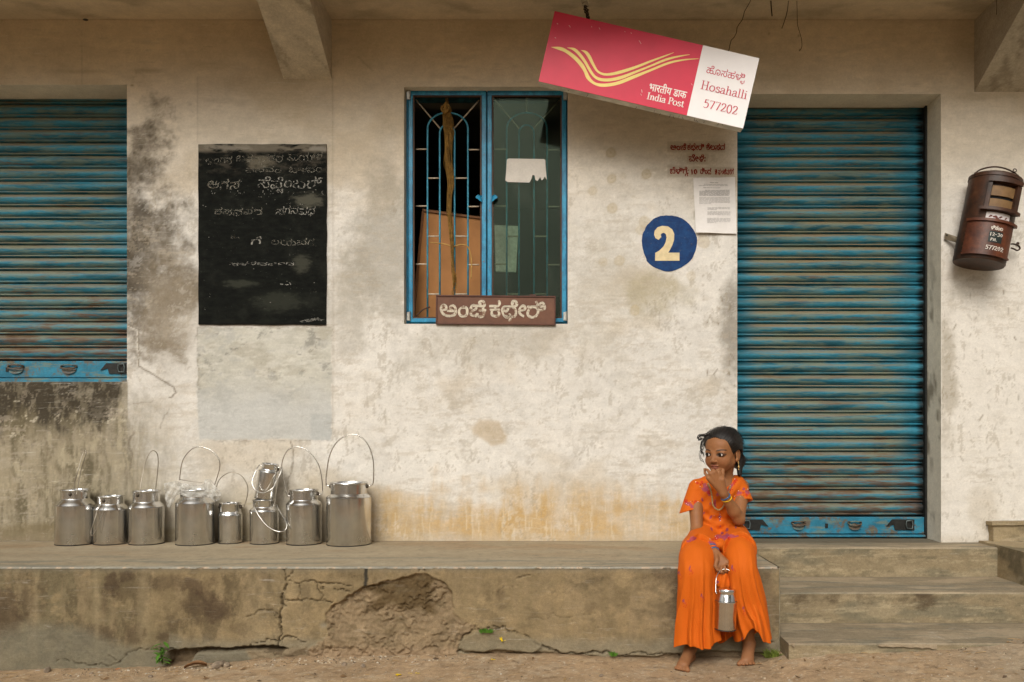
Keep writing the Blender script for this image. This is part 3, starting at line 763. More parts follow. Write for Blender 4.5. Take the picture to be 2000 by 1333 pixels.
def glyph_rows(body, dy=.012):
    """scan lines of a text (em = 1): filled by winding number, so overlapping outlines stay solid"""
    if body in _spans: return _spans[body]
    c = bpy.data.curves.new('tmp', 'FONT'); c.body = body; c.size = 1; c.fill_mode = 'NONE'; c.resolution_u = 5
    o = bpy.data.objects.new('tmp_text', c); COL.objects.link(o); dg = bpy.context.evaluated_depsgraph_get(); dg.update()
    me = bpy.data.meshes.new_from_object(o.evaluated_get(dg)); bpy.data.objects.remove(o)
    n = len(me.vertices); co = np.zeros(n * 3); me.vertices.foreach_get('co', co); co = co.reshape(-1, 3)
    e = np.zeros(len(me.edges) * 2, int); me.edges.foreach_get('vertices', e); e = e.reshape(-1, 2)
    big = np.abs(e[:, 0] - e[:, 1]) > 1; e = np.where((big & (e[:, 0] < e[:, 1]))[:, None] | (~big & (e[:, 0] > e[:, 1]))[:, None], e[:, ::-1], e)   # along each outline, closing edge last to first
    a, b = co[e[:, 0]], co[e[:, 1]]; rows = {}
    for k in range(int(co[:, 1].min() / dy) - 1, int(co[:, 1].max() / dy) + 2):
        y = (k + .5) * dy; m_ = (a[:, 1] > y) != (b[:, 1] > y)
        if not m_.any(): continue
        A, B = a[m_], b[m_]; x = A[:, 0] + (y - A[:, 1]) / (B[:, 1] - A[:, 1]) * (B[:, 0] - A[:, 0]); d = np.where(B[:, 1] > A[:, 1], 1, -1); o_ = np.argsort(x); w = 0; out = []
        for i in o_:
            if w == 0: st_ = x[i]
            w += d[i]
            if w == 0: out.append((st_, x[i]))
        rows[k] = out
    _spans[body] = (rows, co[:, 0].min(), co[:, 0].max(), dy); return _spans[body]
def glyphs(m, body, place, ox, oy, width, height, bold=0.0, sub=None, warp=None, lay=0):
    """body fitted to a width; height is the size of one em in the same unit; bold widens every stroke; sub adds a small letter below"""
    rows, x0, x1, dy = glyph_rows(body); sx = (width - 2 * bold) / (x1 - x0); K_ = int(round(bold / (dy * height))); ks = range(min(rows) - K_, max(rows) + K_ + 1)
    for k in ks:
        sp = []
        for j in range(-K_, K_ + 1):
            w = math.sqrt(max(0, bold ** 2 - (j * dy * height) ** 2))
            for a, b in rows.get(k + j, ()): sp.append(((a - x0) * sx + bold - w, (b - x0) * sx + bold + w))
        sp.sort(); out = []
        for a, b in sp:
            if out and a <= out[-1][1]: out[-1][1] = max(out[-1][1], b)
            else: out.append([a, b])
        for a, b in out:
            y_ = k * dy * height; q = [(a, y_), (b, y_), (b, y_ + dy * height), (a, y_ + dy * height)]
            if warp: q = [warp(x, y) for x, y in q]
            m.add([place(ox + x, oy + y, lay) for x, y in q], [(0, 1, 2, 3)])
    if sub:
        for (ch, fx_, w_) in sub: glyphs(m, ch, place, ox + fx_ * width, oy - height * .30, w_, height * .5, bold * .8, None, None, lay + 3)
ARC = lambda cx, cy, rx, ry, a0=0, a1=360, n=20: [(cx + rx * math.cos(R(a0 + (a1 - a0) * i / n)), cy + ry * math.sin(R(a0 + (a1 - a0) * i / n))) for i in range(n + 1)]
SER = {   # Roman serif letters: (advance, smooth strokes, straight strokes, thin serif bars)
 'I': (.42, [], [[(.2, 0), (.2, 1)]], [[(.04, .01), (.36, .01)], [(.04, .99), (.36, .99)]]),
 'n': (.68, [[(.17, .46), (.27, .60), (.40, .64), (.50, .52), (.51, .38)]], [[(.16, 0), (.16, .63)], [(.51, .40), (.51, 0)]], [[(.03, .01), (.28, .01)], [(.39, .01), (.64, .01)], [(.03, .61), (.16, .63)]]),
 'd': (.66, [[(.46, .52), (.32, .64), (.15, .57), (.08, .32), (.15, .07), (.30, .0), (.46, .12)]], [[(.48, .02), (.48, 1)]], [[(.36, .98), (.48, 1)], [(.48, .02), (.62, .03)]]),
 'i': (.34, [], [[(.16, 0), (.16, .64)], [(.16, .84), (.16, .92)]], [[(.03, .01), (.30, .01)], [(.04, .62), (.16, .64)]]),
 'a': (.56, [[(.09, .48), (.15, .61), (.28, .65), (.40, .57), (.41, .40)], [(.40, .40), (.22, .33), (.07, .2), (.09, .04), (.22, 0), (.40, .12)], [(.41, .12), (.44, .02), (.54, .06)]], [[(.41, .42), (.41, .10)]], []),
 'P': (.68, [[(.20, .97), (.42, .98), (.58, .86), (.58, .64), (.42, .50), (.20, .50)]], [[(.2, 0), (.2, 1)]], [[(.04, .01), (.36, .01)], [(.04, .99), (.2, .99)]]),
 'o': (.66, [ARC(.32, .32, .25, .32)], [], []),
 's': (.50, [[(.41, .50), (.33, .63), (.18, .63), (.10, .50), (.20, .38), (.36, .28), (.43, .15), (.34, .02), (.17, .0), (.07, .14)]], [], []),
 't': (.42, [[(.19, .2), (.22, .03), (.32, .0), (.40, .06)]], [[(.19, .84), (.19, .16)]], [[(.04, .62), (.38, .62)]]),
 'H': (.86, [], [[(.18, 0), (.18, 1)], [(.66, 0), (.66, 1)]], [[(.18, .5), (.66, .5)], [(.03, .01), (.33, .01)], [(.51, .01), (.81, .01)], [(.03, .99), (.33, .99)], [(.51, .99), (.81, .99)]]),
 'l': (.34, [], [[(.16, 0), (.16, 1)]], [[(.03, .01), (.30, .01)], [(.04, .98), (.16, 1)]]),
 'h': (.68, [[(.17, .46), (.27, .60), (.40, .64), (.50, .52), (.51, .38)]], [[(.16, 0), (.16, 1)], [(.51, .40), (.51, 0)]], [[(.03, .01), (.28, .01)], [(.39, .01), (.64, .01)], [(.04, .98), (.16, 1)]]),
 '5': (.60, [[(.15, .58), (.30, .64), (.46, .54), (.50, .32), (.42, .08), (.24, .0), (.08, .06)]], [[(.18, .97), (.13, .57)]], [[(.16, .95), (.49, .97)]]),
 '7': (.60, [], [[(.50, .95), (.24, 0)]], [[(.07, .95), (.52, .95)], [(.07, .96), (.06, .82)]]),
 '2': (.60, [[(.08, .74), (.14, .90), (.28, .97), (.43, .88), (.45, .68), (.32, .40), (.08, .05)]], [], [[(.07, .04), (.50, .04)], [(.50, .04), (.54, .20)]]),
 '0': (.60, [ARC(.29, .48, .22, .49)], [], []), ' ': (.34, [], [], []),
}
def serif(m, text, place, ox, oy, sc, thick=.068, thin=.028, fit=None, slant=0):
    tot = sum(SER[c][0] for c in text); sx = fit / tot if fit else sc; x = 0
    for ch in text:
        adv, cur, strt, ser = SER[ch]
        for kind, lst in ((0, cur), (1, strt), (2, ser)):
            for s_ in lst:
                p = [(ox + (x + a) * sx, oy + b * sc) for a, b in s_]
                if kind == 0: p = cspl(p, 5)
                _lay[0] = (_lay[0] + 1) % 40
                w = (lambda nx_, ny_, t_: sc * math.hypot(thick * nx_, thin * ny_)) if kind < 2 else (lambda nx_, ny_, t_: sc * thin * .8)
                ribbon(m, p, w, place, _lay[0])
        x += adv

def paint_mat(name, col, wear=0.0, wcol=(0, 0, 0), rough=.7, sc=60, var=.12):
    t = NT(name); c = t.mix(1, tuple(col), t.grey(t.noise(sc), 1 - var, 1 + var), 'MULTIPLY')
    if wear: c = t.mix(t.math('MULTIPLY', t.ramp(t.noise(sc * .7, detail=6, rough=.75, off=(3, 3, 1)), .58 - wear * .2, .66 - wear * .2), .85), c, tuple(wcol))
    return t.done(c, rough, None, 0, .3)

# ------------------------------------------------------------------ hanging light-box sign
YS = -.35
ang = math.atan2(92.2, 399.5); c0 = P(1267.4, 136.6, YS)
kS = (DW + YS) / F
sign = empty('hanging_sign', c0, 'crimson and white post office light box hanging crooked from its wires over the window', 'sign', rot=(0, ang, 0))
SW, SH, ST = 410.2 * kS, 140.6 * kS, .055
MS = world_matrix(sign)
def spt(u, v, y=0): return MS @ Vector(((u - .5) * SW, y, (.5 - v) * SH))      # u right, v down in 0..1
def px2uv(px, py):
    q = MS.inverted() @ P(px, py, YS); return q.x / SW + .5, .5 - q.z / SH
crimson = paint_mat('crimson_vinyl', lin(208, 46, 74), .0, rough=.42, sc=7, var=.07)
white_v = paint_mat('white_vinyl', lin(240, 236, 236), .0, rough=.45, sc=7, var=.04)
gold_v = paint_mat('cream_yellow_vinyl', lin(240, 218, 132), .0, rough=.5, sc=9, var=.05)
grime = plain('grimy_white_sheet', (.50, .47, .40), .6, 0, .25, 20)
ud = .7245
def sbox(name, u0, u1, v0, v1, y0, y1, mat, bev=.0):
    m = MB(); m.box(((u0 - .5) * SW, y0, (.5 - v1) * SH), ((u1 - .5) * SW, y1, (.5 - v0) * SH), MS); return m.build(name, mat, sign, bevel=bev)
sbox('casing', 0, 1, 0, 1, .004, ST, grime, .002)
sbox('red_panel', .0, ud, .0, 1, 0, .0035, crimson); sbox('white_panel', ud + .0004, 1, 0, 1, 0, .0035, white_v)
def splace(x, y, lay): return P(x, y, YS) + Vector((0, -.0006 - lay * .00004, 0))
Z3 = lambda pts: [(1040 + x / 4.348, y / 4.348) for x, y in pts]
SWO = [([(155,402),(240,402),(300,430),(370,480),(430,545),(460,600),(490,660),(530,700),(580,712),(640,710),(720,695),(850,645),(1000,590),(1150,530),(1280,505),(1410,499)],
        [(155,402),(220,425),(280,450),(350,505),(400,560),(435,612),(460,670),(510,714),(570,737),(640,738),(740,718),(870,666),(1010,606),(1160,546),(1290,516),(1410,503)]),
       [0], [0]]
SWO = [(SWO[0][0], SWO[0][1]),
       ([(290,407),(355,410),(400,445),(450,510),(490,580),(530,640),(580,665),(650,668),(740,650),(870,605),(1000,555),(1130,500),(1240,475),(1335,464)],
        [(290,407),(340,427),(388,470),(436,532),(476,602),(522,662),(578,690),(660,693),(758,673),(880,622),(1000,572),(1130,520),(1240,488),(1335,467)]),
       ([(410,428),(455,435),(490,470),(528,550),(558,600),(600,622),(660,622),(750,600),(880,560),(1000,515),(1100,480),(1200,447)],
        [(410,428),(440,450),(470,492),(508,560),(545,612),(598,641),(670,643),(770,621),(890,579),(1005,531),(1110,490),(1200,450)])]
m = MB()
for i, (a, b) in enumerate(SWO):
    a = cspl(Z3(a), 4); b = cspl(Z3(b), 4); n = min(len(a), len(b))
    def rs_(q, n):
        return [q[round(j * (len(q) - 1) / (n - 1))] for j in range(n)]
    a, b = rs_(a, n), rs_(b, n)
    m.add([splace(*p, 0) for p in a] + [splace(*p, 0) for p in b], [(j, n + j, n + j + 1, j + 1) for j in range(n - 1)])
m.build('emblem', gold_v, sign)
def tilted(ox, oy, a):           # text frame rotated with the sign; x right, y up, in photo pixels
    ca, sa = math.cos(a), math.sin(a)
    return lambda x, y, lay: splace(ox + x * ca + y * sa, oy + x * sa - y * ca, lay)
m = MB(); serif(m, 'India Post', tilted(1262.5, 193.5, ang), 0, 0, 13.2, .085, .035, fit=74); 
m.build('lettering', paint_mat('white_letter_vinyl', lin(236, 226, 220), rough=.5), sign)
red_l = paint_mat('red_letter_vinyl', lin(196, 60, 82), rough=.5)
m = MB(); serif(m, 'Hosahalli', tilted(1367.5, 173.6, ang), 0, 0, 16.6, .064, .027, fit=93); m.build('lettering', red_l, sign)
m = MB(); serif(m, '577202', tilted(1372.3, 209.7, ang), 0, 0, 16.5, .062, .027, fit=69); m.build('lettering', red_l, sign)
m = MB(); glyphs(m, 'ಹೊಸಹಳಿ', tilted(1379, 142.5, ang), 0, 0, 76, 20, .0, [('ಳ', .90, 9)]); m.build('lettering', red_l, sign)
m = MB(); glyphs(m, 'भारतीय डाक', tilted(1266.5, 176.5, ang), 0, 0, 75, 21, .35); m.build('lettering', bpy.data.materials['white_letter_vinyl'], sign)
# chips and scratches in the vinyl
m = MB(); rs = random.Random(3)
for (x, y, dx, dy, w) in ((1088,46,1.5,2,1),(1111,50,3,4,.7),(1170,55,2,3,.7),(1248,80,4,6,.8),(1084,74,1.5,1,1),(1232,65,1.5,1,.9),(1350,164,2,3,.7),(1253,176,1,5,1.2),(1251,184,2,3,.8),(1155,52,1,2,.7),(1220,62,1,1,.7)):
    ribbon(m, [(x, y), (x + dx * .5, y + dy * .4), (x + dx, y + dy)], lambda a, b, c, w=w: w * .55, splace, rs.randint(0, 30))
m.build('scratch', paint_mat('bare_white_spot', lin(225, 190, 185)), sign)
m = MB()                                    # frayed threads along the lower edge
for i in range(14):
    u = rs.uniform(.02, .98); p0 = spt(u, 1.0, rs.uniform(.004, .05)); L = rs.uniform(.003, .014)
    m.tube([p0, p0 + Vector((rs.uniform(-.004, .004), 0, -L * .6)), p0 + Vector((rs.uniform(-.008, .008), 0, -L))], .0009, 4)
m.build('loose_thread', black_metal, sign, kind='stuff')
wire_m = plain('dark_twisted_wire', lin(58, 44, 30), .7, .3, .3, 200)
m = MB(); top = spt(.17, 0, .03)
a = P(1136, -20, YS + .02); b = top
for k_ in range(3):
    pts = [a.lerp(b, t / 22) + Vector((.009 * math.sin(t * .9 + k_ * 2.1) + .004 * math.sin(t * 2.3 + k_), .009 * math.cos(t * .9 + k_ * 2.1), 0)) * (1 - abs(t / 22 - .4) * .9) for t in range(23)]
    m.tube(pts, .0035, 6)
m.build('hanging_wire', wire_m, sign, smooth=True)
m = MB()
for k_ in range(2):
    pts = [a.lerp(b, .28 + t / 20 * .42) + Vector((.014 * math.sin(t * .7 + k_ * 3), -.01 + .008 * math.cos(t * .8 + k_), .004 * math.sin(t))) for t in range(13)]
    m.tube(spline(pts, 3), .005, 6, flat=.35)
m.build('rag_tie', plain('grey_rag', lin(176, 168, 150), .9), sign, smooth=True)
m = MB(); q = spt(.845, 0, .03); e = P(1478, -28, YS + .03)
m.tube([q.lerp(e, t / 16) + Vector((.004 * math.sin(t * 1.7), 0, .003 * math.cos(t * 2.1))) for t in range(17)], .0018, 6)
m.tube([q + Vector((.016 * math.cos(t * .5) + .004, 0, .011 * math.sin(t * .5))) for t in range(7)], .002, 6)
m.build('hanging_wire', wire_m, sign, smooth=True)
# loose ends of wire sticking out of the ceiling
for pts, r_, lab in (([(1505, -14), (1506, 10), (1508, 32)], .0028, 'short thick stub of wire sticking down from the ceiling right of the hanging sign'),
                ([(1541, -14), (1538, 20), (1532, 42), (1527, 56)], .0018, 'thin curved wire hanging from the ceiling between the stub and the looped wire'),
                ([(1556, -14), (1557, 25), (1558, 50), (1565, 75), (1566, 92), (1561, 100)], .0013, 'long thin looped wire hanging down over the wall above the tall shutter'),
                ([(1964, -10), (1960, 14), (1958, 32)], .0030, 'dark wire stub hanging before the right ceiling bracket'),
                ([(1946, -10), (1947, 12), (1946, 29)], .0014, 'pale thin wire end beside the right ceiling bracket')):
    d_y = -.19 if pts[0][0] < 1900 else -.25
    dz = ZC - P(0, pts[0][1], d_y).z
    m = MB(); m.tube([P(pts[0][0], pts[0][1], d_y) + Vector((0, 0, dz))] + spline([P(a_, b_, d_y) for a_, b_ in pts], 4), r_, 6); m.build('wire', wire_m, None, smooth=True, label=lab, cat='wire')
m = MB(); m.ball(P(167, 39, -.05) + Vector((0, 0, .0)), .010, 8, 4, (1.4, 1, .4)); m.build('ceiling_stud', black_metal, building)

# ------------------------------------------------------------------ name board on the window ledge
nb = empty('name_board', P(968, 634, -.01), 'small brown board with white Kannada lettering resting on the window ledge', 'sign', rot=(0, R(.5), 0))
MN = world_matrix(nb)
board_m = plain('brown_signboard_paint', lin(104, 66, 46), .55, 0, .2, 22, .0005)
w_, h_ = 115 * S, 55 * S
m = MB(); m.box((-w_, .0, 0), (w_, .014, h_), MN); m.build('board', board_m, nb)
m = MB(); r2 = plain('brown_board_rim', lin(82, 46, 32), .55, 0, .25, 50)
for lo, hi in (((-w_ - .004, -.005, -.002), (w_ + .004, .016, .004)), ((-w_ - .004, -.005, h_ - .004), (w_ + .004, .016, h_ + .003)), ((-w_ - .004, -.005, .0045), (-w_ + .003, .016, h_ - .0045)), ((w_ - .003, -.005, .0045), (w_ + .004, .016, h_ - .0045))): m.box(lo, hi, MN)
m.build('rim', r2, nb, bevel=.001)
m = MB(); m.box((.165, -.004, h_ + .0035), (.195, .012, h_ + .010), MN); m.build('clip', r2, nb)
np_ = lambda x, y, lay: MN @ Vector((x * S, -.001 - lay * .00005, y * S))
m = MB()
wr = lambda x, y: (x + .9 * math.sin(y * .21 + x * .05), y + .9 * math.sin(x * .13) + .6 * math.sin(x * .31))
glyphs(m, 'ಅಂಚೆ', np_, -109, 14, 90, 41, .8, warp=wr); glyphs(m, 'ಕಛೇರಿ', np_, -12, 14, 110, 41, .8, warp=wr)
m.build('lettering', paint_mat('chalky_white_paint', lin(206, 196, 176), .35, lin(120, 88, 66), .8, 70), nb)

# ------------------------------------------------------------------ painted marks on the wall
def wplace(x, y, lay): return P(x, y, 0) + Vector((0, -.0022 - lay * .00004, 0))
t = NT('blue_disc_paint'); nz = t.noise(26, detail=6, rough=.65); c = t.mix(t.ramp(nz, .3, .7), lin(4, 42, 90), lin(12, 62, 114)); c = t.mix(t.math('MULTIPLY', t.ramp(t.noise(9, (1, 1, 8), 8, .8, off=(1, 0, 7)), .54, .64), .25), c, lin(56, 92, 132))
p_ = t.sep(t.g.outputs['Position']); c = t.mix(t.math('MULTIPLY', t.ramp(t.noise(15, detail=6, rough=.75, off=(5, 0, 2)), .58, .66), .7), c, lin(84, 84, 84))
c = t.mix(t.ramp(t.noise(120, detail=3, off=(2, 2, 2)), .72, .76), c, lin(190, 190, 180)); disc_m = t.done(c, .7, None, 0, .3)
rs = random.Random(12); dp = []
for i in range(64):
    a = i * math.pi / 32; r_ = 54.6 + .7 * math.sin(3 * a + 1) + .5 * math.sin(7 * a) + rs.uniform(-.35, .35)
    if 150 < math.degrees(a) < 215: r_ -= 1.2
    if 215 < math.degrees(a) < 245: r_ += .6
    dp.append((1306.3 + r_ * math.cos(a), 475 - r_ * math.sin(a)))
m = MB(); ctr = P(1306.3, 475, -.0018); v_ = [P(*q_, -.0018) for q_ in dp] + [ctr] + [P(*q_, .01) for q_ in dp]
m.add(v_, [(64, (i + 1) % 64, i) for i in range(64)] + [(i, (i + 1) % 64, 65 + (i + 1) % 64, 65 + i) for i in range(64)])
disc = m.build('painted_number', disc_m, building, label='blue painted disc with a cream number 2')
Z7 = lambda pts: [(1220 + x / 4.442, 260 + y / 4.442) for x, y in pts]
num = Z7([(255,885),(260,850),(285,820),(325,807),(375,812),(412,838),(430,878),(428,930),(412,978),(390,1020),(378,1040),(475,1040),(475,1110),(263,1110),(265,1042),(300,1022),(335,988),(355,950),(363,910),(358,882),(342,868),(322,872),(312,886),(318,902),(295,930),(266,914)])
def ngon(pts, fn): 
    bm = bmesh.new(); f = bm.faces.new([bm.verts.new(fn(*p)) for p in pts]); bm.normal_update(); r = bmesh.ops.triangulate(bm, faces=[f]); bm.verts.index_update()
    v = [tuple(x.co) for x in bm.verts]; ff = [tuple(y.index for y in x.verts) for x in bm.faces]; bm.free(); return v, ff
m = MB(); m.add(*ngon(num, lambda x, y: P(x, y, 0) + Vector((0, -.0030, 0)))); m.build('numeral', paint_mat('cream_numeral_paint', lin(214, 196, 156), .0, rough=.8, sc=30), disc)
redp = paint_mat('red_brown_paint', lin(140, 36, 26), .22, lin(190, 166, 136), .85, 110)
m = MB(); wv_ = lambda x, y: (x + .3 * math.sin(y * .5 + x * .1), y + .35 * math.sin(x * .23))
for body, x, y, wd, ht, bo, sub_ in (('ಅಂಚೆ', 1309, 293.5, 31, 15.5, .38, None), ('ಕಛೇರಿ', 1342, 293.5, 33, 15.5, .38, None), ('ಕೆಲಸದ', 1379, 293.5, 37, 15.5, .38, None), ('ವೇಳೆ:', 1345, 316, 33, 17, .38, None),
        ('ಬೆಳಿಗೆ:', 1308, 340, 37, 16, .36, [('ಗ', .80, 6)]), ('10', 1350, 341, 12, 13, .6, None), ('ರಿಂದ', 1367, 340.5, 22, 15, .4, None), ('1', 1396, 341, 4.5, 13, .6, None), ('ಘಂಟೆವರೆಗೆ', 1402, 341, 31, 13.5, .2, None)):
    glyphs(m, body, lambda a, b, lay, y=y: wplace(a, 2 * y - b, lay), x, y, wd, ht, bo, sub_, wv_)
m.build('painted_notice', redp, building, label='red-brown hand-painted Kannada office hours')

# paper notice
notice_o = empty('paper_notice', P(1397, 352, -.006), 'white typed paper notice pasted on the wall beside the tall shutter', 'notice')
gA, gB = np.meshgrid(np.linspace(0, 1, 13), np.linspace(0, 1, 17), indexing='ij')
c4 = [(1353.5, 349), (1435, 347), (1437.5, 458), (1358, 456)]
pxx = (1 - gA) * (1 - gB) * c4[0][0] + gA * (1 - gB) * c4[1][0] + gA * gB * c4[2][0] + (1 - gA) * gB * c4[3][0]
pyy = (1 - gA) * (1 - gB) * c4[0][1] + gA * (1 - gB) * c4[1][1] + gA * gB * c4[2][1] + (1 - gA) * gB * c4[3][1]
yy = -.004 - .004 * np.sin(gA * 5 + gB * 3) ** 2 - .010 * gB ** 4 * (1 - gA) - .004 * gB
Vp = np.stack([(pxx - 1068) * S, yy, CZ + (840 - pyy) * S], -1).reshape(-1, 3)
i_, j_ = np.meshgrid(np.arange(12), np.arange(16), indexing='ij'); fq = np.stack([i_ * 17 + j_, i_ * 17 + j_ + 1, (i_ + 1) * 17 + j_ + 1, (i_ + 1) * 17 + j_], -1).reshape(-1, 4)
np_mesh('sheet', Vp, fq, plain('white_notice_paper', (.74, .71, .68), .85, 0, .03, 80, .0002), notice_o)
m = MB(); rs = random.Random(2)
def tl(x0, x1, y, w=.45):
    x = x0
    while x < x1 - 1:
        L = min(rs.uniform(3, 9), x1 - x)
        def pp(xx, yv):
            a_ = (xx - 1353.5) / 82; b_ = (yv - 348) / 109
            yl = -.0052 - .004 * math.sin(a_ * 5 + b_ * 3) ** 2 - .010 * b_ ** 4 * (1 - a_) - .004 * b_
            return Vector(((xx - 1068) * S, yl, CZ + (840 - yv) * S))
        m.add([pp(x, y - w), pp(x + L * .5, y - w), pp(x + L, y - w), pp(x, y + w), pp(x + L * .5, y + w), pp(x + L, y + w)], [(0, 3, 4, 1), (1, 4, 5, 2)]); x += L + .9
tl(1386, 1402, 358, .6); tl(1374, 1420, 361.5, .4); tl(1364, 1421, 364, .4); tl(1373, 1408, 368, .5)
for i in range(6): tl(1365 if i else 1376, 1424, 373 + i * 2.0, .55)
for i in range(7): tl(1365, 1425 if i < 6 else 1388, 387 + i * 2.0, .3)
for i in range(3): tl(1381, 1425 if i < 2 else 1400, 407 + i * 2.0, .35)
for i in range(4): tl(1381, 1426, 415 + i * 2.0, .35)
for i in range(5): tl(1380, 1426 if i < 4 else 1398, 428 + i * 2.2, .35)
m.build('printed_text', plain('grey_print', (.42, .41, .40), .9, 0, .05, 50, 0), notice_o)

# ------------------------------------------------------------------ blackboard painted on a raised panel
bb = empty('blackboard', P(514, 636, 0)); bb.parent = building; bb.location = P(514, 636, 0) - building.location; bb['label'] = 'black wall blackboard with smudged chalk writing'
t = NT('blackboard_paint'); p1 = t.noise(5, detail=6, rough=.65, off=(3, 0, 3)); p2 = t.noise(22, (1, 1, 2.5), 6, .7); p3 = t.noise(160, detail=3)
c = t.mix(t.ramp(p2, .35, .75), (.003, .0036, .0028), (.009, .0105, .008)); c = t.mix(t.math('MULTIPLY', t.ramp(p1, .50, .72), .5), c, (.028, .030, .023))
pz = t.sep(t.g.outputs['Position'])
c = t.mix(t.math('MULTIPLY', t.math('MULTIPLY', t.ramp(t.noise(13, (1, 1, 2), 6, .7, off=(0, 5, 5)), .46, .66), t.ramp(pz[2], 2.16, 2.26)), .50), c, (.10, .085, .065))
c = t.mix(t.math('MULTIPLY', t.math('MULTIPLY', t.ramp(t.noise(6, (1, 1, 4), 4, .6, off=(7, 5, 5)), .40, .50), t.ramp(pz[2], 2.295, 2.315)), .6), c, (.24, .21, .16))
for (cx_, cy_, rx, ry, al, cl_) in ((450, 290, 62, 7, .75, (.26, .235, .19)), (508, 318, 34, 16, .60, (.17, .15, .11)), (604, 392, 34, 18, .55, (.13, .125, .095)), (470, 555, 40, 10, .30, (.09, .095, .07)), (590, 515, 22, 22, .40, (.10, .10, .075)), (545, 590, 60, 24, .30, (.07, .075, .055)), (622, 292, 20, 6, .6, (.30, .28, .24))):
    ce = P(cx_, cy_, 0); ln = t.n('ShaderNodeVectorMath', operation='LENGTH'); t.l(t.pos((1 / (rx * S), 0, 1 / (ry * S)), 'world', (-ce.x / (rx * S), 0, -ce.z / (ry * S))), ln.inputs[0])
    dd_ = t.math('ADD', ln.outputs[1], t.math('MULTIPLY', t.math('SUBTRACT', p2, .5), 2.2)); c = t.mix(t.math('MULTIPLY', t.ramp(dd_, 1.1, .35), al), c, cl_)
c = t.mix(t.math('MULTIPLY', t.ramp(p3, .72, .76), .8), c, (.25, .25, .21))
bbm = t.done(c, .82, t.bump(p2, .0015), 0, .12)
rs = random.Random(8)
out = []
for (x0, y0), (x1, y1) in zip([(389, 283), (639, 283), (638, 635), (389, 635)], [(639, 283), (638, 635), (389, 635), (389, 283)]):
    for i in range(12): out.append((x0 + (x1 - x0) * i / 12 + rs.uniform(-.7, .7), y0 + (y1 - y0) * i / 12 + rs.uniform(-.7, .7)))
f = [P(x, y, 0) + Vector((0, -.009, 0)) for x, y in out]; b_ = [p + Vector((0, .02, 0)) for p in f]; n = len(f)
m = MB(); m.add(f + b_, [tuple(range(n - 1, -1, -1))] + [(i, (i + 1) % n, n + (i + 1) % n, n + i) for i in range(n)]); m.build('panel', bbm, bb)
chalk = NT('chalk'); tr = chalk.n('ShaderNodeBsdfTransparent'); mxs = chalk.n('ShaderNodeMixShader')
chalk.b.inputs['Base Color'].default_value = (.40, .385, .34, 1); chalk.b.inputs['Roughness'].default_value = .95
chalk.l(chalk.ramp(chalk.noise(75, detail=4, rough=.7),   .38, .56, .0, .62), mxs.inputs[0]); chalk.l(tr.outputs[0], mxs.inputs[1]); chalk.l(chalk.b.outputs[0], mxs.inputs[2]); chalk.l(mxs.outputs[0], chalk.out.inputs[0])
faint = NT('smudged_chalk'); tr = faint.n('ShaderNodeBsdfTransparent'); mxs = faint.n('ShaderNodeMixShader')
faint.b.inputs['Base Color'].default_value = (.26, .245, .20, 1); faint.b.inputs['Roughness'].default_value = .95
faint.l(faint.ramp(faint.noise(45, detail=5, rough=.7, off=(1, 2, 3)), .38, .60, .0, .55), mxs.inputs[0]); faint.l(tr.outputs[0], mxs.inputs[1]); faint.l(faint.b.outputs[0], mxs.inputs[2]); faint.l(mxs.outputs[0], faint.out.inputs[0])
bp = lambda x, y, lay: P(x, 0, 0) * 0 + Vector(((x - 1068) * S, -.0098 - lay * .00003, CZ + (840 - y) * S))
def chalkline(body, x, y, wd, ht, mat, bo=.0, sub_=None):
    m = MB(); a_, b_ = rs.uniform(0, 6), rs.uniform(0, 6)
    glyphs(m, body, lambda p, q, lay: bp(p, 2 * y - q, lay), x, y, wd, ht, bo, sub_, lambda p, q: (p + .16 * q + .9 * math.sin(p * .16 + a_), q + 1.3 * math.sin(p * .11 + b_) + .5 * math.sin(p * .37))); m.build('chalk_writing', mat, bb)
for a_ in (('ಅಂಗನ', 402, 322, 52, 21, faint.m), ('ಬಳಗದಕರ', 462, 318, 90, 20, faint.m), ('ಮಯಿಳ', 562, 316, 68, 22, faint.m, .2), ('ಪನವಂ', 480, 338, 70, 15, faint.m), ('ಬಿಳವರ', 566, 339, 62, 17, faint.m),
           ('ಆಗಸ', 406, 370, 62, 25, faint.m, .2), ('ಸೆಪೆಂಬರ್', 505, 369, 124, 28, chalk.m, .0, [('ಟ', .30, 12)]), ('ಕವನಪರ', 420, 421, 92, 18, faint.m), ('ಸಗನವಧ', 540, 420, 76, 21, chalk.m), ('ಕಂ', 452, 467, 16, 9, faint.m),
           ('ಗೆ', 490, 479, 22, 18, chalk.m), ('ಲಯಪಗ', 530, 480, 84, 17, faint.m), ('ಸಳರವಲಂದ', 450, 519, 126, 8, chalk.m)): chalkline(*a_)
m = MB(); ribbon(m, [(549, 556), (558, 557), (565, 557), (569, 555)], lambda a, b, c: .8, bp, 3); ribbon(m, [(567, 553), (569, 557)], lambda a, b, c: .8, bp, 9)
for i in range(70):
    x, y = rs.uniform(395, 634), rs.choice([rs.uniform(365, 420), rs.uniform(290, 632), rs.uniform(372, 380)]); a = rs.uniform(0, 3)
    ribbon(m, [(x, y), (x + rs.uniform(.5, 1.6) * math.cos(a), y + rs.uniform(.3, 1.2) * math.sin(a))], lambda a, b, c: .55, bp, rs.randint(0, 39))
for i in range(7): x = rs.uniform(585, 600); ribbon(m, [(x, 630 - i * .6), (x + rs.uniform(14, 36), 630 - i * 1.2 - rs.uniform(0, 2))], lambda a, b, c: .35, bp, rs.randint(0, 39))
m.build('chalk_mark', chalk.m, bb, kind='stuff')
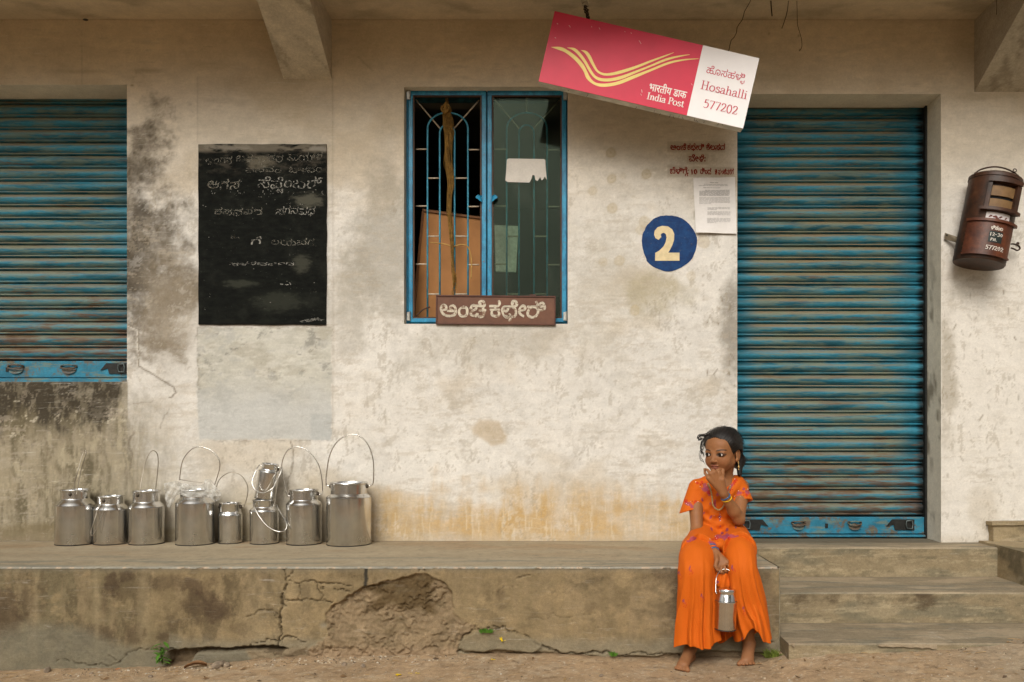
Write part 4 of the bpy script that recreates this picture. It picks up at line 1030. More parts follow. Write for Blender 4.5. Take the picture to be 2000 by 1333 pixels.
# ------------------------------------------------------------------ letter box
lb_rot = R(11.5); D_L = DW - .115
lb = empty('letter_box', P(1911, 517, -.115), 'rusty brown half-round letter box hanging askew on the right pier', 'letter box', rot=(0, lb_rot, 0))
ML = world_matrix(lb); k_ = D_L / F
rust_dark = NT('dark_rusted_tin'); n1 = rust_dark.noise(9, detail=6, rough=.7, space='object'); n2 = rust_dark.noise(45, detail=5, space='object')
c = rust_dark.mix(rust_dark.ramp(n1, .35, .68), lin(42, 27, 17), lin(72, 42, 25)); c = rust_dark.mix(1, c, rust_dark.grey(n2, .75, 1.25), 'MULTIPLY')
c = rust_dark.mix(rust_dark.math('MULTIPLY', rust_dark.ramp(n1, .64, .74), .6), c, lin(100, 80, 56)); rust_dark = rust_dark.done(c, .5, rust_dark.bump(n2, .001), .0, .45)
rust_red = NT('red_brown_tin'); n1 = rust_red.noise(11, detail=6, rough=.7, space='object'); n2 = rust_red.noise(60, detail=5, space='object')
c = rust_red.mix(rust_red.ramp(n1, .35, .68), lin(70, 35, 21), lin(98, 52, 29)); c = rust_red.mix(1, c, rust_red.grey(n2, .75, 1.2), 'MULTIPLY'); rust_red = rust_red.done(c, .45, rust_red.bump(n2, .0008), .0, .45)
rad = 47.5 * k_; Hb = 168 * k_
m = MB(); m.lathe([(rad * .97, 0), (rad, .006), (rad, Hb * .96), (rad * 1.03, Hb * .965), (rad * 1.03, Hb), (rad * .9, Hb + .010), (rad * .4, Hb + .020), (0.0005, Hb + .022)], ML, 56, True, False)
m.build('body', rust_dark, lb, autosmooth=35)
def cyl(a, z, r=rad): return ML @ Vector((r * math.sin(a), -r * math.cos(a), z))
def curved(name, a0, a1, z0, z1, r, th, mat, n=18, par=lb, bev=0, zf=None):
    v_ = []; 
    for i in range(n + 1):
        a = a0 + (a1 - a0) * i / n; dz = zf(i / n) if zf else 0
        v_ += [cyl(a, z0 + dz, r), cyl(a, z1 + dz, r), cyl(a, z1 + dz, r - th), cyl(a, z0 + dz, r - th)]
    f_ = []
    for i in range(n):
        for j in range(4): f_.append((4 * i + j, 4 * i + (j + 1) % 4, 4 * i + 4 + (j + 1) % 4, 4 * i + 4 + j))
    f_ += [(3, 2, 1, 0), (4 * n, 4 * n + 1, 4 * n + 2, 4 * n + 3)]
    m = MB(); m.add(v_, f_); return m.build(name, mat, par, autosmooth=40)
z_of = lambda px_below_top: Hb - px_below_top * k_
A = lambda dx: math.asin(max(-1, min(1, dx / 47.5))) - .45      # the box is turned a little towards the street's middle
OX = 1.0
curved('door', A(-30), A(44), z_of(157), z_of(96), rad + .010, .009, rust_red)
curved('door_lip', A(-30), A(46), z_of(97), z_of(92), rad + .020, .018, rust_red)
curved('door_lip', A(-30), A(45), z_of(161), z_of(157.2), rad + .014, .013, rust_red)
# hood around the slot
curved('slot_hood', A(-8), A(40), z_of(22), z_of(14), rad + .030, .029, rust_dark)
curved('slot_hood', A(-8), A(-2), z_of(70), z_of(22.2), rad + .022, .021, rust_dark, 5)
curved('slot_hood', A(35), A(41), z_of(70), z_of(22.2), rad + .022, .021, rust_dark, 5)
curved('slot_hood', A(-14), A(44), z_of(76), z_of(70.3), rad + .028, .027, rust_dark)
tan_p = plain('dusty_tan_paint', lin(124, 94, 58), .6, 0, .18, 30)
curved('slot_plate', A(-1.6), A(34.5), z_of(47), z_of(28), rad + .010, .009, tan_p, 10); curved('slot_plate', A(-1.6), A(34.5), z_of(69), z_of(53), rad + .010, .009, tan_p, 10)
curved('slot', A(-1.6), A(34.5), z_of(53), z_of(47.1), rad + .002, .001, plain('slot_darkness', (.004, .004, .004), .9), 10)
st = curved('sticker', A(-3), A(37), z_of(103) + .0, z_of(78), rad + .0025, .002, plain('white_sticker', (.66, .61, .60), .6, 0, .08, 40), 12)
st_m = plain('maroon_print', lin(92, 40, 32), .6)
def clab(dx, dy, lay, r=rad + .0025): return cyl(A(dx), z_of(dy), r + .0006 + lay * .00004)
for dy0 in (0, 6.5):
    m = MB(); top_ = [(4, 84), (15, 84), (18, 88), (22, 84), (33, 84)]; bot_ = [(1.5, 88.5), (13, 88.5), (17.5, 92.5), (20, 88.5), (31, 88.5)]
    v_ = [clab(a, b + dy0, 0) for a, b in top_] + [clab(a, b + dy0, 0) for a, b in bot_]
    m.add(v_, [(i, 5 + i, 6 + i, i + 1) for i in range(4)]); m.build('emblem', st_m, st)
dm = plain('dark_time_plate', (.012, .020, .018), .5); wpnt = paint_mat('white_brush_paint', lin(214, 206, 196), rough=.7)
tp = curved('time_plate', A(8), A(29), z_of(136), z_of(115), rad + .0115, .0012, dm, 6)
m = MB()
D = lambda pts, ox, oy, s=1.0: [(ox + a * s, oy - b * s) for a, b in pts]
GL = {'1': [[(1, 6), (1, 0)]], '2': [[(0, 5), (1.5, 6.2), (3, 4.6), (0, 0), (3.2, 0)]], '3': [[(0, 5.6), (2, 6.2), (3, 4.8), (1.4, 3.4), (3, 2), (2, 0), (0, .5)]], '0': [[(1.6, 6), (0, 3), (1.6, 0), (3.2, 3), (1.6, 6)]],
      '5': [[(3, 6), (.5, 6), (.2, 3.6), (2, 3.8), (3, 2), (2, .1), (0, .4)]], '7': [[(0, 6), (3.2, 6), (1.4, 0)]], '-': [[(.4, 3), (2, 3)]], 'P': [[(.2, 0), (.6, 6), (2.6, 5.8), (2.8, 3.6), (.5, 3)]], 'M': [[(0, 0), (.4, 6), (1.6, 2), (3, 6), (3, 0)]], '.': [[(.2, 0), (.7, .1)]]}
def hand(txt, x, y, s, adv, rr, w=.55):
    for i, ch in enumerate(txt):
        for s_ in GL.get(ch, []): ribbon(m, D(s_, x + i * adv, y, s), lambda a, b, c: w, lambda a, b, lay: clab(a, b, lay, rr), (i * 3) % 30)
hand('12-30', 9.5, 124, .95, 4.0, rad + .0120); hand('PM.', 12, 133.5, .85, 4.2, rad + .0120); hand('577202', 7, 150, 1.15, 4.7, rad + .0105, .65)
glyphs(m, 'ಳಿಸಂಲ', lambda a, b, lay: clab(a, 2 * 112 - b, lay, rad + .0105), 9, 112, 19, 10, .25)
m.build('lettering', wpnt, lb)
m = MB()
for i in range(7): m.ball(cyl(A(-31.5), z_of(102 + i * 8.5), rad + .002), .0045, 8, 5)
m.build('rivet', rust_red, lb, smooth=True)
m = MB()
pts = [ML @ Vector((x * k_, -.03, Hb + z * k_)) for x, z in ((-46, -4), (-44, 4), (-34, 12), (-14, 20), (8, 21), (28, 16), (43, 7), (49, -2))]
m.tube(spline(pts, 5), .0038, 8); m.ball(ML @ Vector((-46 * k_, -.03, Hb)), .008, 8, 5); m.build('carrying_wire', rust_dark, lb, smooth=True)
m = MB(); m.tube([ML @ Vector(((26 + 3.2 * math.cos(t)) * k_, -.036, Hb + (20 + 3.2 * math.sin(t)) * k_)) for t in np.linspace(0, 6.28, 12)[:-1]], .0026, 6, closed=True); m.build('ring', rust_dark, lb, smooth=True)
tinp = plain('pale_tin_strap', lin(128, 116, 96), .5, .4)
a = P(1846, 455, -.02); b = P(1878, 466, -.06)
m = MB(); m.add([a, a + Vector((0, .006, -.028)), b + Vector((0, .0, -.026)), b, a + Vector((0, .004, 0)), a + Vector((0, .01, -.028)), b + Vector((0, .006, -.026)), b + Vector((0, .006, 0))],
               [(0, 1, 2, 3), (7, 6, 5, 4), (0, 3, 7, 4), (1, 5, 6, 2), (0, 4, 5, 1)]); m.build('wall_strap', tinp, lb)
m = MB(); m.ball(a + Vector((.008, -.003, -.012)), .005, 8, 4); m.build('nail', black_metal, lb, smooth=True)
m = MB(); e0 = P(1977, 480, -.06); loop = [(0, 4), (10, 3), (16, -1), (17, -6), (12, -9), (6, -6), (0, -4)]
m.tube(spline([e0 + Vector((x * k_, .01, z * k_)) for x, z in loop], 4), .006, 6, flat=.6); m.build('wall_strap', rust_dark, lb, smooth=True)
m = MB(); m.ball(P(1988, 476, -.012), .008, 8, 5, (1, .6, 1)); m.build('nail_head', rust_dark, lb, smooth=True)
# ------------------------------------------------------------------ ground
def gbase(x):
    px = 1068 + x * F / 3.4
    return np.interp(px, [-800, 0, 300, 480, 600, 850, 1100, 1300, 1490, 1530, 1600, 1700, 2000, 2600], [-.005, -.002, .014, .040, .058, .066, .060, .046, .052, .078, .094, .098, .118, .12])
def ground_h(x, y, fine=True):
    x = np.asarray(x, float); y = np.asarray(y, float)
    h = gbase(x); u, v = x * 400, y * 400
    h = h - .012 * np.clip((-y - .85) / .6, 0, 1) - .03 * np.clip((-y - 1.4) / 3, 0, 1)
    h = h + .012 * (fbm(u, v, 130, 90, 401, 3) - .5)
    if fine: h = h + .007 * (fbm(u, v, 16, 14, 411, 4) - .5) + .004 * np.maximum(0, vn(u / 5, v / 5, 421) - .72) * 3
    hx = np.clip((x - 1.98) / .3, 0, 1) * np.clip((-.75 - y) / .05, 0, 1)     # soil banked up beside the steps
    return h + .028 * np.clip((x - 1.45) / .4, 0, 1) * np.clip(1 - abs(y + .93) / .25, 0, 1)
def ground_col(x, y):
    u, v = x * 400, y * 400
    c = np.ones(x.shape + (3,)) * np.array((.375, .265, .160))
    c = c * (1 + .42 * (fbm(u, v, 90, 60, 431, 5) - .5))[..., None]
    c = mixc(c, (.44, .345, .235), .6 * sm(.5, .7, fbm(u, v, 30, 22, 441, 5))); c = mixc(c, (.20, .135, .08), .6 * sm(.60, .72, fbm(u, v, 14, 10, 451, 5, .65)))
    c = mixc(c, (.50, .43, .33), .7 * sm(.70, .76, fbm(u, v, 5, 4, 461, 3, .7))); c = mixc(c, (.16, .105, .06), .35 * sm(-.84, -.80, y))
    c = mixc(c, (.30, .255, .19), .5 * sm(1.3, 1.8, x))
    return c
ground_m = painted('packed_earth', .95, .16, .003, .12, 70)
gx = np.concatenate([np.linspace(-60, -3.2, 40), np.arange(-3.1, 3.0, .009), np.linspace(3.1, 60, 40)])
gy = np.concatenate([np.linspace(-90, -2.2, 50), np.arange(-2.1, -1.25, .03), np.arange(-1.24, -.60, .008), [-.55, .3]])
X, Y = np.meshgrid(gx, gy, indexing='ij'); Zg = ground_h(X, Y)
near = sm(4.5, 3, np.abs(X)) * sm(-3.2, -1.6, Y); Zg = Zg * near + (.0) * (1 - near) * 1.0
i, j = np.meshgrid(np.arange(len(gx) - 1), np.arange(len(gy) - 1), indexing='ij'); n = len(gy)
fq = np.stack([i * n + j, (i + 1) * n + j, (i + 1) * n + j + 1, i * n + j + 1], -1).reshape(-1, 4)
np_mesh('ground', np.stack([X, Y, Zg], -1).reshape(-1, 3), fq, ground_m, None, ground_col(X, Y).reshape(-1, 3), kind='structure')

# ------------------------------------------------------------------ raised platform with its cracked render
ZP, YP = .4075, -.80
XP1 = P(1523, 1108, YP).x
plat = empty('platform', (0, -.4, 0), 'long raised concrete platform with cracked render and a broken patch, where the milk cans stand', 'platform')
fx = lambda x: 1068 + x * F / 3.4; fz = lambda z: 840 + (CZ - z) * F / 3.4
BARE = [(598,1275),(606,1262),(630,1250),(643,1240),(637,1215),(637,1198),(652,1182),(672,1172),(690,1158),(708,1147),(735,1143),(752,1136),(790,1128),(815,1122),(832,1122),(850,1130),(870,1142),(882,1158),(884,1180),(888,1202),(900,1212),(925,1220),(930,1226),(905,1240),(896,1252),(896,1270),(900,1300),(590,1300)]
CR = [([(557,1108),(560,1125),(558,1150),(556,1180),(546,1200),(546,1225),(545,1262)], 1.7, 1.0), ([(577,1108),(570,1125),(562,1132)], 1.0, .7), ([(560,1134),(590,1138),(610,1137),(632,1142),(660,1142),(690,1145)], 1.2, .8),
      ([(558,1170),(590,1172),(630,1170),(655,1178)], 1.4, .9), ([(592,1138),(585,1155),(582,1170)], .9, .7), ([(620,1140),(632,1160),(632,1170)], .9, .8), ([(655,1152),(672,1156),(688,1160)], 1, .8),
      ([(485,1204),(510,1196),(530,1192),(548,1205)], 1.1, .7), ([(520,1192),(538,1204),(543,1214)], .9, .6),
      ([(300,1272),(330,1268),(345,1271),(400,1266),(440,1268),(475,1264),(500,1258),(530,1250),(560,1248),(600,1252)], 1.3, .9), ([(556,1248),(552,1268)], 1.2, .8),
      ([(110,1288),(150,1291),(175,1299),(210,1302),(235,1290),(250,1278),(280,1270),(300,1266)], 1.1, .6), ([(210,1283),(232,1290)], 1.0, .5),
      ([(900,1246),(915,1236),(940,1232),(965,1228),(985,1228),(1000,1236),(1030,1240),(1045,1250),(1058,1262),(1052,1274),(1035,1278),(1010,1277),(985,1280),(960,1279),(930,1276),(896,1268)], 1.4, .9),
      ([(1062,1262),(1080,1272),(1100,1278),(1130,1278),(1200,1276)], 2.4, 1.0), ([(960,1222),(980,1224),(1000,1236)], 1.0, .7),
      ([(1020,1210),(1050,1206),(1090,1205),(1130,1202),(1170,1198)], .9, .35), ([(1200,1279),(1240,1272),(1290,1276),(1330,1284)], 1.4, .8), ([(1480,1235),(1495,1248),(1512,1255),(1520,1245)], 1.0, .7), ([(1500,1243),(1505,1262),(1500,1275)], .9, .6),
      ([(1008,1128),(1025,1124),(1036,1130)], 1.3, .7), ([(815,1108),(815,1120),(827,1120),(828,1108)], .9, .6), ([(965,1160),(985,1150),(1010,1140)], .7, .25), ([(1300,1180),(1340,1176),(1390,1172)], .8, .4)]
def plat_front(X, Z):
    u, v = fx(X), fz(Z)
    wv = (fbm(u, v, 10, 9, 501, 4) - .5) * 9; wv2 = (fbm(u, v, 10, 9, 511, 4) - .5) * 9
    big = fbm(u, v, 120, 80, 521, 5); med = fbm(u, v, 36, 30, 531, 5); st_ = fbm(u, v, 13, 150, 541, 5); medc = fbm(u, v, 40, 44, 533, 7, .76); fin = fbm(u, v, 7, 6, 551, 5, .65)
    bare = sm(1.5, -1.5, poly_sd(u + wv, v + wv2, BARE)) * sm(1, 0, 0 * u)
    hole = sm(2.0, -2.0, poly_sd(u + wv * .6, v + wv2 * .6, [(328,1273),(345,1271),(400,1267),(440,1269),(478,1265),(500,1262),(545,1264),(562,1268),(545,1272),(500,1269),(478,1271),(440,1274),(400,1274),(380,1279),(372,1294),(352,1303),(325,1303),(330,1290)]))
    # plaster colours: greenish grey at the left, tan in the middle
    c = np.ones(u.shape + (3,)) * np.array((.285, .222, .13))
    gl = sm(420, 60, u + (big - .5) * 200); c = mixc(c, (.18, .158, .10), .75 * gl)
    gr = sm(1150, 1500, u); c = mixc(c, (.22, .185, .12), .5 * gr)
    c = c * (1 + .35 * (big - .5) + .30 * (med - .5))[..., None]
    c = mixc(c, (.36, .275, .16), .65 * sm(.5, .66, med) * sm(420, 560, u)); c = mixc(c, (.32, .25, .155), .5 * sm(.52, .64, fbm(u, v, 22, 160, 561, 4)))
    dk = fbm(u, v, 30, 70, 571, 7, .72)
    dm_ = sm(.50, .66, dk) * sm(700, 560, u + (big - .5) * 100) * sm(1112, 1122, v)
    c = mixc(c, (.105, .083, .050), .60 * dm_); c = mixc(c, (.13, .10, .06), .45 * sm(.52, .66, fbm(u, v, 34, 60, 575, 7, .74)) * sm(1300, 900, u)); c = mixc(c, (.15, .12, .075), .55 * sm(.50, .64, fbm(u, v, 70, 44, 577, 7, .72)) * sm(900, 1000, u)); c = mixc(c, (.40, .31, .18), .45 * sm(.56, .68, fbm(u, v, 50, 40, 579, 7, .7)))
    for (a, b, rx, ry, al) in ((215,1140,22,34,.7),(245,1128,16,14,.6),(205,1170,10,40,.4),(390,1180,60,50,.5),(425,1190,34,40,.55),(330,1140,50,24,.45),(190,1235,36,18,.55),(265,1235,30,20,.5),(10,1200,40,70,.65),(60,1180,30,60,.35),(515,1125,12,12,.5),(320,1245,14,10,.45),(470,1230,30,14,.3),(1330,1175,40,60,.55),(1150,1190,16,18,.25),(1310,1120,40,60,.35),(975,1160,12,26,.35),(1495,1170,30,60,.35),(120,1250,70,40,.35)):
        d = np.hypot((u - a) / rx, (v - b) / ry) + (medc - .5) * 2.6; c = mixc(c, (.085, .058, .038), al * sm(1.1, .5, d))
    for (a, w, al) in ((190,7,.5),(70,8,.45),(280,10,.35),(500,30,.25),(560,40,.2)):
        c = mixc(c, (.40, .33, .21), al * np.exp(-((u - a + (st_ - .5) * 20) / w) ** 2) * sm(.4, .6, dk + .15))
    c = mixc(c, (.225, .215, .165), .75 * sm(1222, 1258, v + (big - .5) * 50 + 14 * np.sin(u / 60)) * sm(360, 330, u) )
    c = mixc(c, (.27, .25, .19), .6 * sm(1236, 1262, v + (med - .5) * 30) * (u > 330)); c = mixc(c, (.21, .20, .165), .5 * sm(1122, 1110, v + (med - .5) * 6))
    c = mixc(c, (.30, .30, .26), .5 * np.exp(-(((u - 632) / 7) ** 2 + ((v - 1222) / 6) ** 2)))
    c = mixc(c, (.44, .33, .23), .8 * sm(.66, .70, fbm(u, v * 0, 12, 6, 581, 3)) * sm(1113, 1109, v + (fin - .5) * 4)); 
    c = c * (1 + .22 * (fin - .5))[..., None]
    c = mixc(c, (.03, .03, .028), .9 * sm(1.5, -.5, poly_sd(u + wv * .35, v, [(711,1107),(718,1107),(717,1125),(719,1130),(716,1146),(710,1146),(712,1130)])))
    # bare crumbling mortar
    bc = np.ones(u.shape + (3,)) * np.array((.285, .215, .135)) * (1 + .65 * (fin - .5) + .4 * (med - .5))[..., None]
    dark = sm(7, -5, poly_sd(u + wv * 1.6, v + wv2 * 1.6, [(705,1150),(800,1126),(835,1124),(850,1130),(838,1145),(842,1175),(848,1205),(820,1188),(795,1195),(768,1180),(745,1190),(712,1195),(745,1165)]))
    bc = mixc(bc, (.125, .086, .042), .92 * dark); bc = mixc(bc, (.17, .13, .075), .6 * sm(.56, .7, fbm(u, v, 24, 12, 591, 5, .6)))
    bc = mixc(bc, (.40, .29, .19), .6 * sm(1255, 1275, v + (med - .5) * 12))
    c = c * (1 - bare[..., None]) + bc * bare[..., None]
    # relief: y towards the wall is positive
    h = .004 * (med - .5) + .0012 * (fin - .5) + .0015 * (st_ - .5)
    rough = .040 * (fbm(u, v, 60, 44, 601, 6, .66) - .5) + .022 * (fbm(u, v, 14, 11, 611, 5, .75) - .5) + .012 * (fbm(u, v, 5, 4, 621, 3) - .5) - .016 * sm(.56, .60, fbm(u, v, 44, 30, 615, 6, .7)) + .014 * sm(.60, .63, fbm(u, v, 34, 24, 617, 6, .7))
    rough = rough * .55; slope = .030 * sm(1180, 1275, v)
    h = h - bare * (.013 - rough - slope * 1.0)
    h = h - hole * (.055 - .02 * (fbm(u, v, 12, 8, 631) - .4))
    c = c * (1 - hole[..., None]) + np.array((.20, .15, .095)) * (1 + .8 * (fin - .5))[..., None] * hole[..., None]
    crk = np.zeros(u.shape); cw = fbm(u, v, 34, 30, 671, 2) - .5; cw2 = fbm(u, v, 30, 34, 681, 2) - .5
    for pts, w, al in CR:
        d = seg_dist(u + wv * 1.3 + cw * 16, v + wv2 * 1.3 + cw2 * 12, pts); crk = np.maximum(crk, al * np.exp(-(d / (.85 * w * (.35 + 1.0 * fin))) ** 2) * sm(.22, .42, med + .1))
    h = h - .014 * crk; c = mixc(c, (.055, .040, .024), .85 * crk)
    slab_ = poly_sd(u + wv, v + wv2, [(378,1281),(400,1275),(478,1272),(492,1288),(500,1300),(360,1306)]); h = h + .006 * sm(3, -3, slab_); c = mixc(c, (.20, .185, .14), .8 * sm(2, -2, slab_)); rb = sm(3, -3, poly_sd(u + wv, v + wv2, [(480,1270),(545,1268),(600,1262),(610,1300),(500,1300)])); h = h + rb * (.03 * (fbm(u, v, 26, 12, 661, 4, .6) - .6)); c = mixc(c, (.26, .20, .13), .7 * rb); c = mixc(c, (.07, .05, .03), .6 * rb * sm(.44, .38, fbm(u, v, 26, 12, 661, 4, .6)))
    side = poly_sd(u + wv, v + wv2, [(900,1246),(940,1232),(1000,1236),(1045,1250),(1058,1262),(1052,1274),(985,1280),(896,1268)])
    h = h + .010 * sm(3, -3, side); c = mixc(c, (.26, .225, .155), .6 * sm(3, -3, side))
    # crumbled lower edge right of the loose flake, and chipped top arris
    low = sm(1276, 1284, v + (med - .5) * 16 + 6 * np.sin(u / 70)) * sm(905, 930, u)
    h = h - .020 * low; c = mixc(c, (.24, .175, .11), .8 * low)
    h = h - .006 * sm(.6, .72, fbm(u, v, 9, 5, 641, 3)) * sm(1114, 1108, v)
    c = c * np.array((.84, .81, .76))
    return h, c
render_m = painted('old_cement_render', .93, .12, .0022, .15, 80, brush=.22)
px_ = grid_lines(-3.6, XP1 - .003, .0042, []); pz_ = grid_lines(-.12, ZP - .004, .0042, [])
X, Z = np.meshgrid(px_, pz_, indexing='ij'); h, c = plat_front(X, Z); n = len(pz_)
i, j = np.meshgrid(np.arange(len(px_) - 1), np.arange(n - 1), indexing='ij'); fq = np.stack([i * n + j, (i + 1) * n + j, (i + 1) * n + j + 1, i * n + j + 1], -1).reshape(-1, 4)
np_mesh('front_face', np.stack([X, YP - h, Z], -1).reshape(-1, 3), fq, render_m, plat, c.reshape(-1, 3))
def top_col(V_, tone=(.34, .28, .19)):
    x, y = V_[..., 0] * 400, V_[..., 1] * 400
    c = np.ones(x.shape + (3,)) * np.array(tone)
    c = c * (1 + .28 * (fbm(x, y, 160, 40, 701, 5) - .5))[..., None]
    c = mixc(c, (.37, .32, .23), .6 * sm(.46, .66, fbm(x, y, 150, 22, 711, 5)) * sm(-180, -290, y)); c = mixc(c, (.20, .19, .15), .65 * sm(.56, .68, fbm(x, y, 150, 14, 721, 5, .62)) * sm(-150, -230, y))
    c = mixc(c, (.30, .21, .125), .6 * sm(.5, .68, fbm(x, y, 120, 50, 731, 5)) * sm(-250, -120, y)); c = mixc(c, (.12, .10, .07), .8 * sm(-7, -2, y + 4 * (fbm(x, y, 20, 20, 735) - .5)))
    c = mixc(c, (.17, .15, .11), .5 * sm(.66, .74, fbm(x, y, 10, 8, 741, 4, .7))); c = mixc(c, (.35, .35, .31), .55 * sm(-306, -318, y + 8 * (fbm(x, y, 30, 8, 751) - .5)))
    return c
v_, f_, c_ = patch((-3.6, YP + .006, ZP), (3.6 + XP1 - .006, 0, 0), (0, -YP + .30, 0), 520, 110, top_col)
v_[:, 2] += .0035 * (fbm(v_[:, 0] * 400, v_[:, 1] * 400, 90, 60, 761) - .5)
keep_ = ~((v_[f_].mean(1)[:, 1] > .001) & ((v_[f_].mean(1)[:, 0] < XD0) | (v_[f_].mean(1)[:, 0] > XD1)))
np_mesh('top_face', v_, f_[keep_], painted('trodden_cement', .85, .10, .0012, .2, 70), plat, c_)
# rounded, nibbled arris between the top and the front
xs = np.arange(-3.6, XP1 - .004, .006); V_ = []; 
chip = np.maximum(0, fbm(xs * 400, xs * 0, 11, 5, 771, 3) - .60) * .05
for k_, a in enumerate(np.linspace(0, math.pi / 2, 5)):
    V_.append(np.stack([xs, YP + .0055 - .006 * math.cos(a) * np.ones_like(xs) + chip * (.5 if k_ in (1, 2, 3) else 0) + (.0 if k_ else -.002), ZP - .006 + .006 * math.sin(a) * np.ones_like(xs) - chip * (.5 if k_ in (1, 2, 3) else 0)], -1))
V_ = np.stack(V_, 1); n = 5; i, j = np.meshgrid(np.arange(len(xs) - 1), np.arange(4), indexing='ij')
fq = np.stack([i * n + j, (i + 1) * n + j, (i + 1) * n + j + 1, i * n + j + 1], -1).reshape(-1, 4)
cc = np.ones((len(xs), 5, 3)) * np.array((.31, .29, .235)); u_ = xs * 400
cc = cc * (1 + .5 * (fbm(u_, u_ * 0, 40, 5, 781, 4) - .5))[:, None, None]; mk = (sm(.60, .66, fbm(u_, u_ * 0, 9, 5, 771, 3)))[:, None, None]; cc = cc * (1 - .8 * mk) + np.array((.50, .38, .27)) * .8 * mk
np_mesh('arris', V_.reshape(-1, 3), fq, render_m, plat, cc.reshape(-1, 3))
def side_col(V_):
    x, z = V_[..., 1] * 400, V_[..., 2] * 400
    c = np.ones(x.shape + (3,)) * np.array((.24, .20, .13)); c = c * (1 + .4 * (fbm(x, z, 60, 60, 791, 5) - .5))[..., None]
    return mixc(c, (.12, .095, .06), .5 * sm(.55, .7, fbm(x, z, 30, 60, 795, 5)))
v_, f_, c_ = patch((XP1, YP, -.12), (0, -YP, 0), (0, 0, ZP + .12), 90, 60, side_col); v_[:, 0] += .004 * (fbm(v_[:, 1] * 400, v_[:, 2] * 400, 20, 20, 797) - .5)
np_mesh('end_face', v_, f_, render_m, plat, c_)
def end_strip(V_):
    z = V_[..., 2] * 400; return np.ones(z.shape + (3,)) * np.array((.30, .26, .18)) * (1 + .5 * (fbm(z, z * 0, 14, 5, 799, 4) - .5))[..., None]
v_, f_, c_ = patch((XP1 - .0035, YP - .002, -.1), (.0045, .004, 0), (0, 0, ZP + .098), 2, 90, end_strip); v_[:, 1] -= .003 * (fbm(v_[:, 2] * 400, v_[:, 2] * 0, 9, 5, 800) - .2)
np_mesh('corner_edge', v_, f_, render_m, plat, c_)

# ------------------------------------------------------------------ door steps
steps = empty('door_steps', (1.4, -.3, 0), 'three worn cement steps going up to the tall shutter', 'steps')
Z1, Z2, Z3_ = .3995, .263, .135
Y1, Y2, Y3 = .957 * DW - DW, .864 * DW - DW, .781 * DW - DW
XS1 = 2.106
def step(name, x0, x1, y0, y1, ztop, zbot, seed, edge_dark):
    def tc(V_):
        x, y = V_[..., 0] * 400, V_[..., 1] * 400
        c = np.ones(x.shape + (3,)) * np.array((.265, .215, .145)); c = c * (1 + .3 * (fbm(x, y, 180, 50, seed, 5) - .5))[..., None]
        c = mixc(c, (.17, .165, .13), .6 * sm(.54, .66, fbm(x, y, 110, 16, seed + 7, 5, .6))); c = mixc(c, (.40, .32, .22), .6 * sm(.5, .65, fbm(x, y, 90, 30, seed + 11, 5)) )
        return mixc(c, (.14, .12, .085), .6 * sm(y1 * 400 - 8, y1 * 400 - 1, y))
    def rc(V_):
        x, z = V_[..., 0] * 400, V_[..., 2] * 400
        c = np.ones(x.shape + (3,)) * np.array((.26, .205, .125)); c = c * (1 + .35 * (fbm(x, z, 120, 60, seed + 17, 5) - .5))[..., None]
        c = mixc(c, (.16, .145, .10), .65 * sm(.44, .62, fbm(x, z, 100, 30, seed + 21, 5))); c = mixc(c, (.35, .28, .175), .6 * sm(.52, .66, fbm(x, z, 70, 24, seed + 29, 5)))
        c = mixc(c, (.40, .33, .21), .45 * sm(.56, .64, fbm(x, z, 60, 5, seed + 33, 6, .75))); c = mixc(c, (.13, .11, .07), .5 * sm(.57, .66, fbm(x, z, 50, 9, seed + 37, 7, .76)))
        if edge_dark:
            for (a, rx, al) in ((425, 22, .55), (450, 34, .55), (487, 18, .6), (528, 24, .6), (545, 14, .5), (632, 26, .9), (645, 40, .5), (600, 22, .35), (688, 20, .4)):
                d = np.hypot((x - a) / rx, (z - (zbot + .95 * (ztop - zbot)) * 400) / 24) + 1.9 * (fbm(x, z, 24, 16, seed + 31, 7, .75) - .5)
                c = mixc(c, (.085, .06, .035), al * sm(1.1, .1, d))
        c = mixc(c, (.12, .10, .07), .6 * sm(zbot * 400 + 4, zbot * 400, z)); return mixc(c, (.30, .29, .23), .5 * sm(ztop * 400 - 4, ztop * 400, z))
    VV, FF, CC = [], [], []
    for (o, du, dv, nu, nv, fn) in (((x0, y0 + .005, ztop), (x1 - x0, 0, 0), (0, y1 - y0 - .005, 0), 200, 40, tc), ((x0, y0, zbot), (x1 - x0, 0, 0), (0, 0, ztop - .005 - zbot), 240, 32, rc),
                                    ((x0, y0, ztop - .005), (x1 - x0, 0, 0), (0, .005, .005), 240, 2, tc), ((x0, y1, zbot), (0, y0 - y1, 0), (0, 0, ztop - .002 - zbot), 30, 20, rc)):
        v_, f_, c_ = patch(o, du, dv, nu, nv, fn); k = sum(len(t) for t in VV); VV.append(v_); FF.append(f_ + k); CC.append(c_)
    V_ = np.concatenate(VV); V_[:, 1] -= .004 * (fbm(V_[:, 0] * 400, V_[:, 2] * 400, 60, 30, seed + 41) - .5) * (V_[:, 1] < y0 + .003)
    V_[:, 2] += .004 * (fbm(V_[:, 0] * 400, V_[:, 1] * 400, 110, 60, seed + 47) - .5) * (V_[:, 2] > ztop - .006)
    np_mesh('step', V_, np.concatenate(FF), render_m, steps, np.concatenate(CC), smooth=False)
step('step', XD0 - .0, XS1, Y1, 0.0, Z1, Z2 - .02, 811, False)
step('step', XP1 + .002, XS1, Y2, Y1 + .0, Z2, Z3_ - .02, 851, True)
step('step', XP1 + .002, 2.35, Y3, Y2 + .0, Z3_, .02, 891, False)
